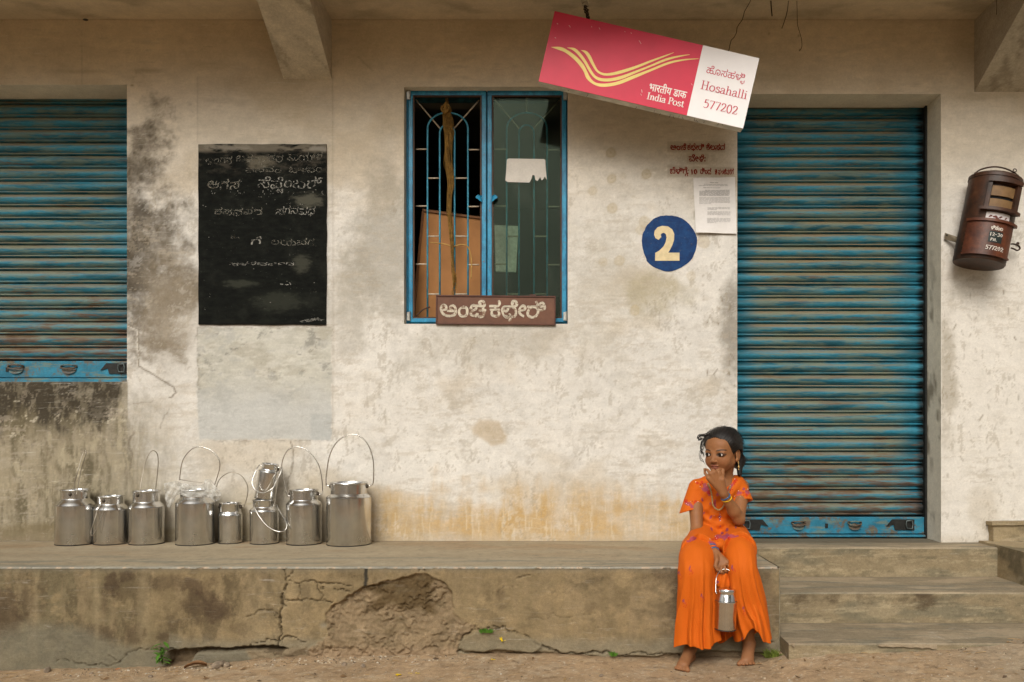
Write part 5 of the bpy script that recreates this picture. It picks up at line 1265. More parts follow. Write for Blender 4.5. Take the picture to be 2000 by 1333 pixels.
# door threshold inside the reveal
def th_col(V_): return top_col(V_, (.30, .27, .20))
v_, f_, c_ = patch((XD0, 0.001, Z1), (XD1 - XD0, 0, 0), (0, .29, 0), 120, 20, th_col); np_mesh('threshold', v_, f_, bpy.data.materials['trodden_cement'], steps, c_)
# broken lip of the lowest step
rs = random.Random(6)
for (a0, a1, b0, b1) in ((1545, 1552, 1256, 1266), (1716, 1830, 1259, 1268)):
    m = MB(); n = 16; up, lo = [], []
    for k in range(n + 1):
        px = a0 + (a1 - a0) * k / n; up.append((px, b0 + rs.uniform(-.6, .6))); lo.append((px, b0 + (b1 - b0) * (.35 + .65 * k / n) + rs.uniform(-1.5, 1.5)))
    v_ = [P(x, y, Y3 - .012) for x, y in up] + [P(x, y, Y3 - .010) for x, y in lo] + [P(x, y, Y3 + .004) for x, y in up]; k = n + 1
    m.add(v_, [(i, k + i, k + i + 1, i + 1) for i in range(n)] + [(i, i + 1, 2 * k + i + 1, 2 * k + i) for i in range(n)], (.36, .29, .2))
    m.build('broken_lip', render_m, steps)

# ------------------------------------------------------------------ low walls at the right of the steps
def blk_col(V_):
    x, z = (V_[..., 0] + V_[..., 1]) * 400, V_[..., 2] * 400
    c = np.ones(x.shape + (3,)) * np.array((.30, .235, .14)); c = c * (1 + .4 * (fbm(x, z, 70, 50, 931, 5) - .5))[..., None]
    c = mixc(c, (.10, .085, .055), .7 * sm(.52, .66, fbm(x, z, 40, 50, 941, 5, .6))); return mixc(c, (.40, .33, .225), .5 * sm(.55, .68, fbm(x, z, 30, 16, 951, 5)))
def block(name, x0, x1, y0, y1, z0, z1, par):
    VV, FF, CC = [], [], []
    for (o, du, dv, nu, nv) in (((x0, y0, z0), (x1 - x0, 0, 0), (0, 0, z1 - z0), 50, 30), ((x0, y0, z1), (x1 - x0, 0, 0), (0, y1 - y0, 0), 50, 40), ((x0, y1, z0), (0, y0 - y1, 0), (0, 0, z1 - z0), 40, 30)):
        v_, f_, c_ = patch(o, du, dv, nu, nv, blk_col); k = sum(len(t) for t in VV); VV.append(v_); FF.append(f_ + k); CC.append(c_)
    V_ = np.concatenate(VV); w = .008 * (np.stack([fbm(V_[:, 2] * 400 + V_[:, 1] * 333, V_[:, 0] * 400, 25, 25, s_) for s_ in (3, 13, 23)], -1) - .5); V_ = V_ + w
    return np_mesh(name, V_, np.concatenate(FF), render_m, par, np.concatenate(CC))
lw = empty('cheek_wall', (2.4, -.3, 0), 'low stepped masonry wall of the next doorway at the right edge', 'wall')
xa = 2.155
block('upper_block', xa, 3.4, -.045, -.002, .405, .490, lw); block('coping', xa - .012, 3.4, -.058, -.004, .491, .508, lw); block('lower_block', XS1, 3.4, -.62, -.004, -.1, .411, lw)

# ------------------------------------------------------------------ litter, stones and weeds
stone_m = plain('grey_brown_stone', (.27, .21, .15), .9, 0, .3, 40, .002)
def stone(px, py, r, lab, sc=(1, .8, .7), cat='stone', mat=None, name='stone'):
    y = -.86
    for _ in range(6):                                  # find where the pixel ray meets the earth
        q = P(px, py, y); g = float(ground_h(np.array([q.x]), np.array([y]), False)[0]); d = (CZ - g) * F / (py - 840); y = d - DW
    y = min(y, YP - .02 - r); q = P(px, py, y); g = float(ground_h(np.array([q.x]), np.array([y]))[0]); rs = random.Random(int(px * 7 + py))
    bm = bmesh.new(); bmesh.ops.create_icosphere(bm, subdivisions=2, radius=r)
    for v in bm.verts:
        k = 1 + .30 * (rs.random() - .5); v.co = Vector((v.co.x * sc[0] * k, v.co.y * sc[1] * k, v.co.z * sc[2] * k))
    me = bpy.data.meshes.new(name); bm.to_mesh(me); bm.free(); me.materials.append(mat or stone_m); me.set_sharp_from_angle(angle=R(30))
    o = bpy.data.objects.new(name, me); o.location = (q.x, y, g + r * sc[2] * .55); o.rotation_euler = (0, 0, rs.uniform(0, 6)); link(o); return tag(o, lab, cat)
for (px, py, r, sc, lab) in ((92,1313,.016,(1,.8,.8),'brown stone standing alone at the far left foot of the platform'), (428,1303,.026,(1.3,.8,.55),'flat pale stone beside the curled dead leaf'), (443,1303,.014,(1,.9,.8),'small round grey stone right of the flat pale stone'),
        (672,1300,.012,(1,.8,.6),'little pebble on the bare earth below the broken patch, left of its neighbour'), (709,1303,.010,(1.1,.9,.7),'little grey pebble on the bare earth below the broken patch, right of its neighbour'), (1538,1283,.010,(1,.8,.8),'small stone beside the moss tuft at the end of the platform'), (178,1318,.007,(1.2,.8,.6),'tiny pebble near the bottom left, below the milk cans'), (294,1322,.010,(1.4,.8,.5),'small flat pebble at the lower edge left of the curled dead leaf'),(1174,1322,.010,(1.3,.8,.5),'small flat pebble at the lower edge below the girl\'s left side')): 
    stone(px, py, r, lab, sc)
leaf_m = plain('dry_leaf', lin(132, 96, 62), .8, 0, .25, 60)
def gpt(px, py, dz=0):
    y = -.86
    for _ in range(6):
        q = P(px, py, y); g = float(ground_h(np.array([q.x]), np.array([y]), False)[0]); y = (CZ - g) * F / (py - 840) - DW
    q = P(px, py, y); return Vector((q.x, y, float(ground_h(np.array([q.x]), np.array([y]))[0]) + dz))
def leaf(name, c, L, W, az, mat, label=None, cat=None, curl=.4, parent=None, tilt=.1, group=None):
    v_, f_ = [], []; n = 6; ca, sa = math.cos(az), math.sin(az)
    for i in range(n + 1):
        t = i / n; w = W * math.sin(math.pi * min(.97, t + .03)) ** .8
        for k in (-1, 0, 1):
            a = (t - .5) * L; b = k * w * .5; z = .12 * L * curl * math.sin(math.pi * t) + abs(k) * W * .28 * curl + tilt * a
            v_.append(c + Vector((a * ca - b * sa, a * sa + b * ca, z + .002)))
    for i in range(n):
        for k in range(2): f_.append((3 * i + k, 3 * i + k + 1, 3 * i + 4 + k, 3 * i + 3 + k))
    m = MB(); m.add(v_, f_); o = m.build(name, mat, parent, smooth=True, label=label, cat=cat, group=group); return o
leaf('dead_leaf', gpt(382, 1306), .085, .035, .1, leaf_m, 'large curled dead leaf at the foot of the cracked platform', 'leaf', 1.2)
leaf('scrap', gpt(230, 1310), .016, .010, .5, plain('orange_scrap', lin(236, 120, 40), .7), 'tiny orange scrap on the earth at the left', 'litter')
leaf('scrap', gpt(73, 1312), .020, .006, .2, plain('white_scrap', (.7, .7, .7), .7), 'tiny white scrap beside the lone stone', 'litter')
yellow = plain('yellow_petal', lin(240, 210, 20), .6)
for i, (px, py, r_) in enumerate(((777, 1322, .012), (800, 1318, .006), (814, 1318, .008), (962, 1291, .010))):
    root = empty('fallen_flower', gpt(px, py), ('yellow fallen flower head, the biggest of them, near the bottom middle', 'single yellow petal just right of the biggest fallen flower', 'yellow petal further right of the biggest fallen flower', 'yellowish fallen petal at the foot of the loose flake of render')[i], 'flower', 'fallen yellow petals')
    for k in range(7 if i == 0 else 2): leaf('petal', root.location + Vector((.006 * math.cos(k * 2), .005 * math.sin(k * 2), .002)), r_ * 1.1, r_ * .7, k * 1.1, yellow, parent=root, curl=.8)
m = MB(); rs = random.Random(21)                          # grit, twigs and straw
def scatter(n, xr, yr, rr):
    for _ in range(n):
        x = rs.uniform(*xr); y = rs.uniform(*yr); r_ = rs.uniform(*rr) ** 1.0; g = float(ground_h(np.array([x]), np.array([y]))[0])
        col = rs.choice([(.46, .37, .26), (.30, .22, .14), (.22, .17, .12), (.52, .46, .37), (.36, .27, .17), (.12, .09, .06)])
        k = [Vector((rs.uniform(.6, 1.3) * math.cos(a), rs.uniform(.6, 1.3) * math.sin(a), 0)) * r_ for a in np.linspace(0, 5.0, 5)]
        c = Vector((x, y, g - r_ * .15)); m.add([c + q for q in k] + [c + Vector((rs.uniform(-.3, .3) * r_, rs.uniform(-.3, .3) * r_, r_ * rs.uniform(.5, 1.0)))], [(i, (i + 1) % 5, 5) for i in range(5)], col)
scatter(3200, (-2.6, 2.4), (-1.30, -.83), (.0012, .0034)); scatter(260, (-2.6, 2.4), (-1.25, -.83), (.003, .0065)); scatter(500, (-1.9, -.3), (-.92, -.82), (.002, .007))
for _ in range(90):                       # scraps of dry leaf among the grit
    x = rs.uniform(-2.5, 2.3); y = rs.uniform(-1.25, -.84); g = float(ground_h(np.array([x]), np.array([y]))[0]); L = rs.uniform(.005, .016); a = rs.uniform(0, 3); c = Vector((x, y, g + .003)); e1 = Vector((math.cos(a), math.sin(a), rs.uniform(-.2, .3))) * L; e2 = Vector((-math.sin(a), math.cos(a), rs.uniform(-.2, .3))) * L * .45
    m.add([c - e1, c - e2, c + e1, c + e2 + Vector((0, 0, L * .3))], [(0, 1, 2, 3)], rs.choice([(.20, .12, .06), (.30, .20, .10), (.12, .08, .05), (.42, .33, .20)]))
m.build('gravel', painted('grit', .95, .1, .001), None, kind='stuff', label='loose grit and gravel lying on the packed earth', cat='gravel')
m = MB()
for _ in range(150):
    x = rs.uniform(-2.5, 2.4); y = rs.uniform(-1.25, -.84); a = rs.uniform(-.7, .7) + rs.choice([0, math.pi]); L = rs.uniform(.01, .05); g = float(ground_h(np.array([x]), np.array([y]))[0]) + .002
    p0 = Vector((x, y, g)); p1 = p0 + Vector((L * math.cos(a), L * math.sin(a) * .6, rs.uniform(0, .004))); m.tube([p0, (p0 + p1) / 2 + Vector((0, 0, rs.uniform(0, .003))), p1], rs.uniform(.0005, .0013), 4)
m.build('straw', plain('dry_straw', lin(168, 140, 100), .9), None, kind='stuff', label='bits of straw and twig strewn over the packed earth', cat='straw')
green = plain('fresh_green_leaf', (.085, .21, .022), .5, 0, .25, 50); green.node_tree.nodes['Principled BSDF'].inputs['Subsurface Weight'].default_value = 0
grn2 = plain('yellow_green_moss', (.17, .22, .035), .7, 0, .3, 80)
stem_m = plain('green_stem', (.10, .15, .035), .6)
root = empty('weed', P(318, 1298, YP - .02), 'small bright green leafy weed growing from the crack at the platform foot', 'plant')
rs = random.Random(31); m = MB(); b0 = Vector(root.location)
for i in range(15):
    t = i / 14; h_ = .008 + .070 * t; az = i * 2.2; p1 = b0 + Vector((.022 * math.cos(az) + .006 * math.sin(i), -.016 - .012 * abs(math.sin(az)), h_)); m.tube([b0, b0 + Vector((.004 * math.sin(i), -.01, h_ * .7)), p1], .0011, 5)
    leaf('leaf', p1, rs.uniform(.028, .040), rs.uniform(.013, .019), az, green, parent=root, curl=.5, tilt=rs.uniform(-.6, .2))
m.build('stem', stem_m, root)
def tuft(px, py, y, n, L, lab, mat, spread=.03):
    root = empty('moss_tuft', P(px, py, y), lab, 'plant'); rs = random.Random(int(px)); m = MB()
    for i in range(n):
        a = rs.uniform(0, 6.28); e = rs.uniform(.3, 1.3); l_ = L * rs.uniform(.5, 1); b = root.location + Vector((rs.uniform(-1, 1) * spread, -rs.uniform(0, .015), rs.uniform(0, .3) * spread))
        tip = b + Vector((math.cos(a) * math.cos(e), -abs(math.sin(a)) * math.cos(e) * .8, math.sin(e))) * l_
        mid = (b + tip) / 2 + Vector((0, 0, .15 * l_)); w = Vector((.0012, 0, .0006)); m.add([b - w, b + w, mid + w * 1.4, mid - w * 1.4, tip], [(0, 1, 2, 3), (3, 2, 4)])
    m.build('blade', mat, root, kind='stuff')
tuft(1507, 1285, YP - .03, 170, .042, 'yellow-green moss tuft at the platform end beside the girl\'s left foot', grn2, .026)
tuft(950, 1236, YP - .012, 120, .020, 'tiny green moss tuft on top of the loose flake of render', green, .024)
tuft(1199, 1281, YP - .016, 60, .022, 'little green weed at the platform foot left of the girl', green, .012); tuft(981, 1252, YP - .014, 10, .022, 'single yellowish sprig on the loose flake of render', yellow, .004)
# ------------------------------------------------------------------ steel milk cans
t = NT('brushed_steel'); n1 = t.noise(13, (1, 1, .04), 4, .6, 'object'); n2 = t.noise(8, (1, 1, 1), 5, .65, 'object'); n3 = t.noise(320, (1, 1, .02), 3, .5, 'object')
c = t.mix(t.ramp(n2, .35, .7), (.74, .735, .72), (.60, .59, .565)); c = t.mix(1, c, t.grey(n1, .78, 1.12), 'MULTIPLY')  # vertical colour bands imitate mirrored streaks; the fine brushing itself is in the bump
c = t.mix(t.math('MULTIPLY', t.ramp(t.noise(14, detail=6, rough=.75, space='object', off=(3, 1, 0)), .70, .80), .2), c, (.42, .38, .33))
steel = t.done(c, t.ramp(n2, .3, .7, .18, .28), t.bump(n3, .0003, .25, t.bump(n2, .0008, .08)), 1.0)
t = NT('polished_wire'); wire_s = t.done((.62, .60, .56), .24, None, 1.0)
t = NT('tarnished_wire'); wire_d = t.done((.36, .32, .26), .35, None, .9)
seam = plain('dark_seam', (.05, .045, .04), .5, .5)
kz = lambda py, y: CZ + (840 - py) / F * (DW + y)
def can(name, px0, px1, rim, neck_b, body_t, nk0, nk1, label, handle, base_z=ZP, frame=None, group='steel milk cans on the platform', wire=None, thick=.0026, lugs=(1,), r_over=None, yc=None):
    r = (px1 - px0) / 2 / F * (DW - .10); yc = -(r + .014) if yc is None else yc; r = (px1 - px0) / 2 / F * (DW + yc); rn = (nk1 - nk0) / 2 / F * (DW + yc)
    xc = ((px0 + px1) / 2 - 1068) / F * (DW + yc)
    zr, zn, zb = kz(rim, yc) - base_z, kz(neck_b, yc) - base_z, kz(body_t, yc) - base_z
    root = empty(name, (xc, yc, base_z), label, 'milk can', group, rot=(0, 0, 0)); Mx = world_matrix(root)
    if frame is not None: root.location, root.rotation_euler = frame; Mx = world_matrix(root)
    body(root, Mx, r, rn, zr, zn, zb)
    if handle is not None: handle_wire(root, [P(a, b, yc + d) for a, b, d in handle], wire or wire_s, thick)
    return root, Mx, r, rn, zr
def body(root, Mx, r, rn, zr, zn, zb):
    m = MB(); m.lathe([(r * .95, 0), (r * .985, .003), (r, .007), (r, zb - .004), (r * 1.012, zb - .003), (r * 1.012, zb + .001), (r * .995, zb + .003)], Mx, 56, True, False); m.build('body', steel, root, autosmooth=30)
    m = MB(); m.lathe([(r * 1.004, zb + .0012), (r * 1.006, zb + .0022), (r * .998, zb + .0032)], Mx, 48, False, False); m.build('seam', seam, root)
    m = MB(); m.lathe([(r * .97, .0004), (r * 1.004, .0010), (r * 1.006, .0040), (r * .998, .0046)], Mx, 48, False, False); m.build('base_rim', seam, root)
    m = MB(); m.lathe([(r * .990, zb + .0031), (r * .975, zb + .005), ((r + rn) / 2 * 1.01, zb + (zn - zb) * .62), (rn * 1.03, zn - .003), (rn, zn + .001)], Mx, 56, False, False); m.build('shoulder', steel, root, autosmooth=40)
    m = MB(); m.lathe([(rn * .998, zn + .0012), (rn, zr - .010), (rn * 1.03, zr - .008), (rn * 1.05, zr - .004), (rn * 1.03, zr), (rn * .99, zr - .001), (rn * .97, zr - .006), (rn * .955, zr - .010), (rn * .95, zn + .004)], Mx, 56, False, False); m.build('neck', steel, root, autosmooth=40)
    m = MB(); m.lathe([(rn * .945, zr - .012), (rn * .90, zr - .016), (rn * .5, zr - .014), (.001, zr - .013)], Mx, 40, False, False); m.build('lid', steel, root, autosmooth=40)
def handle_wire(root, pts, mat, th):
    m = MB(); m.tube(spline(pts, 7), th, 8); m.build('handle', mat, root, smooth=True)
def lugs(root, Mx, rn, zr, angs):
    for a in angs:
        c_ = Mx @ Vector((rn * 1.03 * math.cos(a), rn * 1.03 * math.sin(a), zr - .020)); m = MB(); m.ball(c_, .0075, 10, 6, (1, 1, 1.25)); m.build('lug', plain('lug_iron', (.10, .08, .06), .5, .7) if 'lug_iron' not in bpy.data.materials else bpy.data.materials['lug_iron'], root, smooth=True)
F_ = -math.pi / 2
C = {}
C[1] = can('milk_can', 111, 184, 956, 974, 987, 122.5, 174.5, 'leftmost milk can, large, with its thin handle leaning back against the wall', [(149,966,-.085),(150,962,-.09),(158,920,-.02),(167,890,.05),(167,880,.06),(163,884,.065),(152,920,.03),(143,955,.03),(141,968,.03)], wire=wire_d, thick=.0020)
lugs(C[1][0], C[1][1], C[1][3], C[1][4], (F_ + .15, F_ + math.pi))
C[2] = can('milk_can', 185, 249, 968.5, 984, 995, 193, 241, 'second milk can from the left, short, with its handle hanging down in front', [(212,977,-.075),(205,985,-.09),(198,1010,-.10),(189,1032,-.11),(180,1047,-.115),(178,1038,-.10),(185,1015,-.09),(192,990,-.06),(195,980,-.04)], wire=wire_d, thick=.0016)
lugs(C[2][0], C[2][1], C[2][3], C[2][4], (F_ - .1,))
C[3] = can('milk_can', 254, 319, 958, 980, 990.5, 261.5, 311, 'third milk can from the left, with a narrow handle standing straight up', [(274,972,-.07),(273,962,-.075),(280,920,-.04),(288,893,.0),(297,881,.02),(306,885,.03),(309,900,.04),(307,930,.04),(303,962,.04)], wire=wire_d, thick=.0021)
lugs(C[3][0], C[3][1], C[3][3], C[3][4], (F_ - .25,))
C[4] = can('milk_can', 345, 418, 956, 971, 982.5, 354, 409, 'milk can with a torn plastic bag tied round its neck', [(352,938,.0),(351.5,930,.0),(357,900,.0),(372,880,.0),(390,873,.0),(412,880,.0),(427,896,.0),(429.5,912,.0),(425,930,.0),(419,948,.0)])
m = MB(); yc4 = C[4][0].location.y; m.tube(spline([P(350, 937, yc4), P(370, 940, yc4 - .01), P(395, 943.5, yc4 - .01)], 4), .0018, 6); m.build('cross_wire', wire_d, C[4][0], smooth=True)
C[5] = can('milk_can', 427, 472.5, 982, 999.5, 1005.5, 430.5, 470.5, 'smallest milk can standing on the platform, with a round raised handle', [(429,989,-.0),(422,987,0),(419,982,0),(420,962,0),(428,938,0),(442,926,0),(456,923,0),(472,930,0),(483,948,0),(484,962,0),(480,980,0),(476,990,0),(471,988,0)], wire=wire_d, thick=.0023)
lugs(C[5][0], C[5][1], C[5][3], C[5][4], (.0, math.pi))
C[6] = can('milk_can', 489, 543.5, 975.5, 990, 997.5, 496, 538.5, 'milk can carrying the small leaning can on its mouth, its handle hanging down', [(495,982,-.02),(495,986,-.06),(505,1007,-.09),(520,1026,-.10),(535,1036,-.10),(548,1039,-.10),(557,1036,-.09),(560,1028,-.08),(557,1016,-.06),(547,1000,-.03),(540,986,-.0)])
C[8] = can('milk_can', 560, 627.5, 956.5, 976, 985.5, 567.5, 620.5, 'milk can second from the right, with a tall raised handle', [(568,969,0),(563,968,0),(558,958,0),(551,920,0),(552,900,0),(562,880,0),(580,873,0),(600,880,0),(617,898,0),(626,920,0),(630,950,0),(629,964,0),(622,966,0)])
lugs(C[8][0], C[8][1], C[8][3], C[8][4], (.0, math.pi))
C[9] = can('milk_can', 638.5, 724.5, 942, 964.5, 971.5, 647.5, 717.5, 'biggest milk can, rightmost in the row, with the tallest handle', [(648,949,0),(640,949,0),(637,946,0),(638,925,0),(644,890,0),(658,864,0),(680,850,0),(700,851,0),(717,866,0),(727,890,0),(730,915,0),(729,942,0),(725,948,0),(717,950,0)], thick=.0030)
lugs(C[9][0], C[9][1], C[9][3], C[9][4], (.0, math.pi))
# the little can set askew on can six
y6 = C[6][0].location.y; b7 = P(517.5, 975, y6); t7 = P(528.5, 906, y6); ax = (t7 - b7); L7 = ax.length
root = empty('milk_can', b7, 'small slim milk can standing askew on top of another can, its handle fallen forward', 'milk can', 'steel milk cans on the platform', rot=(0, math.atan2(ax.x, ax.z), 0)); M7 = world_matrix(root)
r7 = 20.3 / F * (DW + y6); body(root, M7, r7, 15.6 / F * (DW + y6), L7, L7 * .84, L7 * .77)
handle_wire(root, [P(a, b, y6 + d) for a, b, d in ((512,911,-.01),(507,909,-.01),(501,918,-.03),(493,938,-.05),(494,950,-.06),(501,959,-.07),(514,963.5,-.08),(527,958,-.08),(536,950,-.07),(543,935,-.04),(549.5,920,-.02),(548,914,-.01),(543,914,-.01))], wire_s, .0030)
lugs(root, M7, 15.6 / F * (DW + y6), L7, (.0,))
# dent in can one is left to the steel relief; rust bead on the lug of can three
# plastic bag round the neck of can four
t = NT('milky_plastic'); t.b.inputs['Base Color'].default_value = (.75, .74, .70, 1); t.b.inputs['Roughness'].default_value = .25
trn = t.n('ShaderNodeBsdfTranslucent'); trn.inputs[0].default_value = (.72, .71, .67, 1); tp_ = t.n('ShaderNodeBsdfTransparent'); m1 = t.n('ShaderNodeMixShader'); m1.inputs[0].default_value = .35
m2 = t.n('ShaderNodeMixShader'); t.setv(m2.inputs[0], t.ramp(t.noise(40, detail=4), .35, .65, .35, .72)); t.l(t.b.outputs[0], m1.inputs[1]); t.l(trn.outputs[0], m1.inputs[2]); t.l(tp_.outputs[0], m2.inputs[1]); t.l(m1.outputs[0], m2.inputs[2]); t.l(m2.outputs[0], t.out.inputs[0])
def sheet(outline_a, outline_b, y, seed, amp, k=18, n=12):
    a = cspl(outline_a, 6); b = cspl(outline_b, 6); rs_ = np.random.RandomState(seed); V_ = []
    pick = lambda q, t: q[min(len(q) - 1, int(round(t * (len(q) - 1))))]
    for i in range(k + 1):
        for j in range(n + 1):
            pa, pb = pick(a, i / k), pick(b, i / k); s_ = j / n; px, py = pa[0] + (pb[0] - pa[0]) * s_, pa[1] + (pb[1] - pa[1]) * s_
            V_.append(P(px + rs_.uniform(-.7, .7), py + rs_.uniform(-.7, .7), y + amp * (.6 * math.sin(i * 1.3 + j * .9 + seed) + .4 * math.sin(i * .6 - j * 1.7) + rs_.uniform(-.5, .5))))
    return V_, [(i * (n + 1) + j, (i + 1) * (n + 1) + j, (i + 1) * (n + 1) + j + 1, i * (n + 1) + j + 1) for i in range(k) for j in range(n)]
rn4 = C[4][3]; yf = yc4 - rn4 - .006; m = MB()
m.add(*sheet([(320,944),(336,941),(350,941),(360,952),(372,958),(392,962)], [(324,982),(329,992),(338,984),(345,968),(362,968),(392,972)], yf + .01, 1, .012, 20, 12))
m.add(*sheet([(354,956),(372,961),(392,960),(408,958),(420,954)], [(354,967),(372,972),(392,970),(408,972),(424,968)], yf - .004, 2, .005, 16, 6))
m.add(*sheet([(398,952),(401,938),(410,936),(420,948),(432,962)], [(402,972),(412,974),(420,980),(428,976),(433,968)], yf + .012, 3, .012, 12, 10))
m.add(*sheet([(345,942),(370,946),(395,947),(402,936)], [(350,955),(370,958),(395,958),(405,955)], yc4 - rn4 * .7, 4, .008, 14, 5))
m.build('plastic_bag', t.m, None, smooth=True, label='crumpled milky plastic bag tied round the neck of a milk can', cat='plastic bag')
# ------------------------------------------------------------------ implicit surfaces: smooth unions turned into one continuous mesh
class SDF:
    def __init__(s, lo, hi, h):
        s.h = h; s.lo = np.array(lo, float); s.n = (np.ceil((np.array(hi) - s.lo) / h)).astype(int) + 1
        s.D = np.full(tuple(s.n), .5, np.float32)
    def region(s, lo, hi):
        a = np.maximum(0, np.floor((np.array(lo) - s.lo) / s.h).astype(int)); b = np.minimum(s.n, np.ceil((np.array(hi) - s.lo) / s.h).astype(int) + 1)
        if (b <= a).any(): return None, None
        g = np.meshgrid(*[s.lo[i] + s.h * np.arange(a[i], b[i]) for i in range(3)], indexing='ij')
        return tuple(slice(a[i], b[i]) for i in range(3)), g
    def comb(s, sl, d, k, op='u'):
        A = s.D[sl]; d = d.astype(np.float32)
        if op == 'u':
            hh = np.clip(.5 + .5 * (A - d) / k, 0, 1); s.D[sl] = A * (1 - hh) + d * hh - k * hh * (1 - hh)
        elif op == 's':
            hh = np.clip(.5 - .5 * (A + d) / k, 0, 1); s.D[sl] = A * (1 - hh) - d * hh + k * hh * (1 - hh)
        elif op == 'i':
            hh = np.clip(.5 - .5 * (A - d) / k, 0, 1); s.D[sl] = A * (1 - hh) + d * hh + k * hh * (1 - hh)
    def cone(s, a, b, ra, rb, k=.008, op='u', sq=None):
        a, b = np.array(a, float), np.array(b, float); m = max(ra, rb) + max(.02, 2 * k)
        sl, g = s.region(np.minimum(a, b) - m, np.maximum(a, b) + m)
        if sl is None: return
        ab = b - a; L = (ab ** 2).sum() + 1e-12
        t = np.clip(((g[0] - a[0]) * ab[0] + (g[1] - a[1]) * ab[1] + (g[2] - a[2]) * ab[2]) / L, 0, 1)
        d = np.sqrt((g[0] - a[0] - t * ab[0]) ** 2 + (g[1] - a[1] - t * ab[1]) ** 2 + (g[2] - a[2] - t * ab[2]) ** 2) - (ra + (rb - ra) * t)
        s.comb(sl, d, k, op)
    def ell(s, c, r, Rm=None, k=.008, op='u'):
        c = np.array(c, float); r = np.array(r, float); m = r.max() + max(.02, 2 * k)
        sl, g = s.region(c - m, c + m)
        if sl is None: return
        q = [g[i] - c[i] for i in range(3)]
        if Rm is not None:
            M = np.array(Rm)[:3, :3].T; q = [M[i][0] * q[0] + M[i][1] * q[1] + M[i][2] * q[2] for i in range(3)]
        k0 = np.sqrt(sum((q[i] / r[i]) ** 2 for i in range(3))) + 1e-9; k1 = np.sqrt(sum((q[i] / r[i] ** 2) ** 2 for i in range(3))) + 1e-9
        s.comb(sl, k0 * (k0 - 1) / k1, k, op)
    def stack(s, rows, k=.01, op='u', fold=None):
        """rows (z, cx, cy, rx, ry) from bottom to top: a stack of ellipses"""
        rows = np.array(rows, float); m = .03
        lo = (min(rows[:, 1] - rows[:, 3]) - m, min(rows[:, 2] - rows[:, 4]) - m, rows[0, 0] - m); hi = (max(rows[:, 1] + rows[:, 3]) + m, max(rows[:, 2] + rows[:, 4]) + m, rows[-1, 0] + m)
        sl, g = s.region(lo, hi)
        f = [np.interp(g[2], rows[:, 0], rows[:, i]) for i in (1, 2, 3, 4)]
        x, y = (g[0] - f[0]) / f[2], (g[1] - f[1]) / f[3]; d = (np.sqrt(x * x + y * y) - 1) * np.minimum(f[2], f[3])
        if fold is not None: d = d + fold(g[0], g[1], g[2])
        d = np.maximum(d, np.maximum(rows[0, 0] - g[2], g[2] - rows[-1, 0])); s.comb(sl, d, k, op)
    def mesh(s):
        D = s.D; I = D < 0; nx, ny, nz = D.shape
        c = [I[:-1, :-1, :-1], I[1:, :-1, :-1], I[:-1, 1:, :-1], I[1:, 1:, :-1], I[:-1, :-1, 1:], I[1:, :-1, 1:], I[:-1, 1:, 1:], I[1:, 1:, 1:]]
        cnt = sum(x.astype(np.int8) for x in c); act = (cnt > 0) & (cnt < 8); idx = np.argwhere(act)
        num = -np.ones(act.shape, np.int64); num[act] = np.arange(len(idx))
        off = np.array([(0,0,0),(1,0,0),(0,1,0),(1,1,0),(0,0,1),(1,0,1),(0,1,1),(1,1,1)])
        vals = np.stack([D[idx[:, 0] + o[0], idx[:, 1] + o[1], idx[:, 2] + o[2]] for o in off], 1)
        P_ = np.zeros((len(idx), 3)); W = np.zeros(len(idx))
        for a, b in ((0,1),(2,3),(4,5),(6,7),(0,2),(1,3),(4,6),(5,7),(0,4),(1,5),(2,6),(3,7)):
            va, vb = vals[:, a], vals[:, b]; mk = (va < 0) != (vb < 0); t = np.where(mk, va / np.where(mk, va - vb, 1), 0)
            P_ += mk[:, None] * (off[a] + t[:, None] * (off[b] - off[a])); W += mk
        V = s.lo + (idx + P_ / W[:, None]) * s.h; Fs = []
        for ax in range(3):
            sl0 = [slice(None)] * 3; sl1 = [slice(None)] * 3; sl0[ax] = slice(0, -1); sl1[ax] = slice(1, None)
            A, B = I[tuple(sl0)], I[tuple(sl1)]; e = np.argwhere(A != B); o1, o2 = [(1, 2), (2, 0), (0, 1)][ax]
            ok = (e[:, o1] > 0) & (e[:, o2] > 0) & (e[:, o1] < D.shape[o1] - 1) & (e[:, o2] < D.shape[o2] - 1); e = e[ok]; flip = A[tuple(e.T)]
            def cell(d1, d2):
                q = e.copy(); q[:, o1] -= d1; q[:, o2] -= d2; return num[q[:, 0], q[:, 1], q[:, 2]]
            qd = np.stack([cell(1, 1), cell(0, 1), cell(0, 0), cell(1, 0)], 1); qd[~flip] = qd[~flip][:, ::-1]; Fs.append(qd)
        Fq = np.concatenate(Fs); return V, Fq[(Fq >= 0).all(1)]

def rotz(a): return np.array([[math.cos(a), -math.sin(a), 0], [math.sin(a), math.cos(a), 0], [0, 0, 1]])

# ------------------------------------------------------------------ the girl
girl = empty('person', P(1400, 1105, -.66), 'young girl in embroidered orange tunic and flared trousers seated on the platform, hand to mouth', 'person')
HC = np.array(P(1411.5, 885, -.74)); TH = R(-38); TILT = R(4)
HR = rotz(TH) @ np.array([[1, 0, 0], [0, math.cos(TILT), -math.sin(TILT)], [0, math.sin(TILT), math.cos(TILT)]])
def hl(*p): return HC + HR @ np.array(p)
HRM = HR
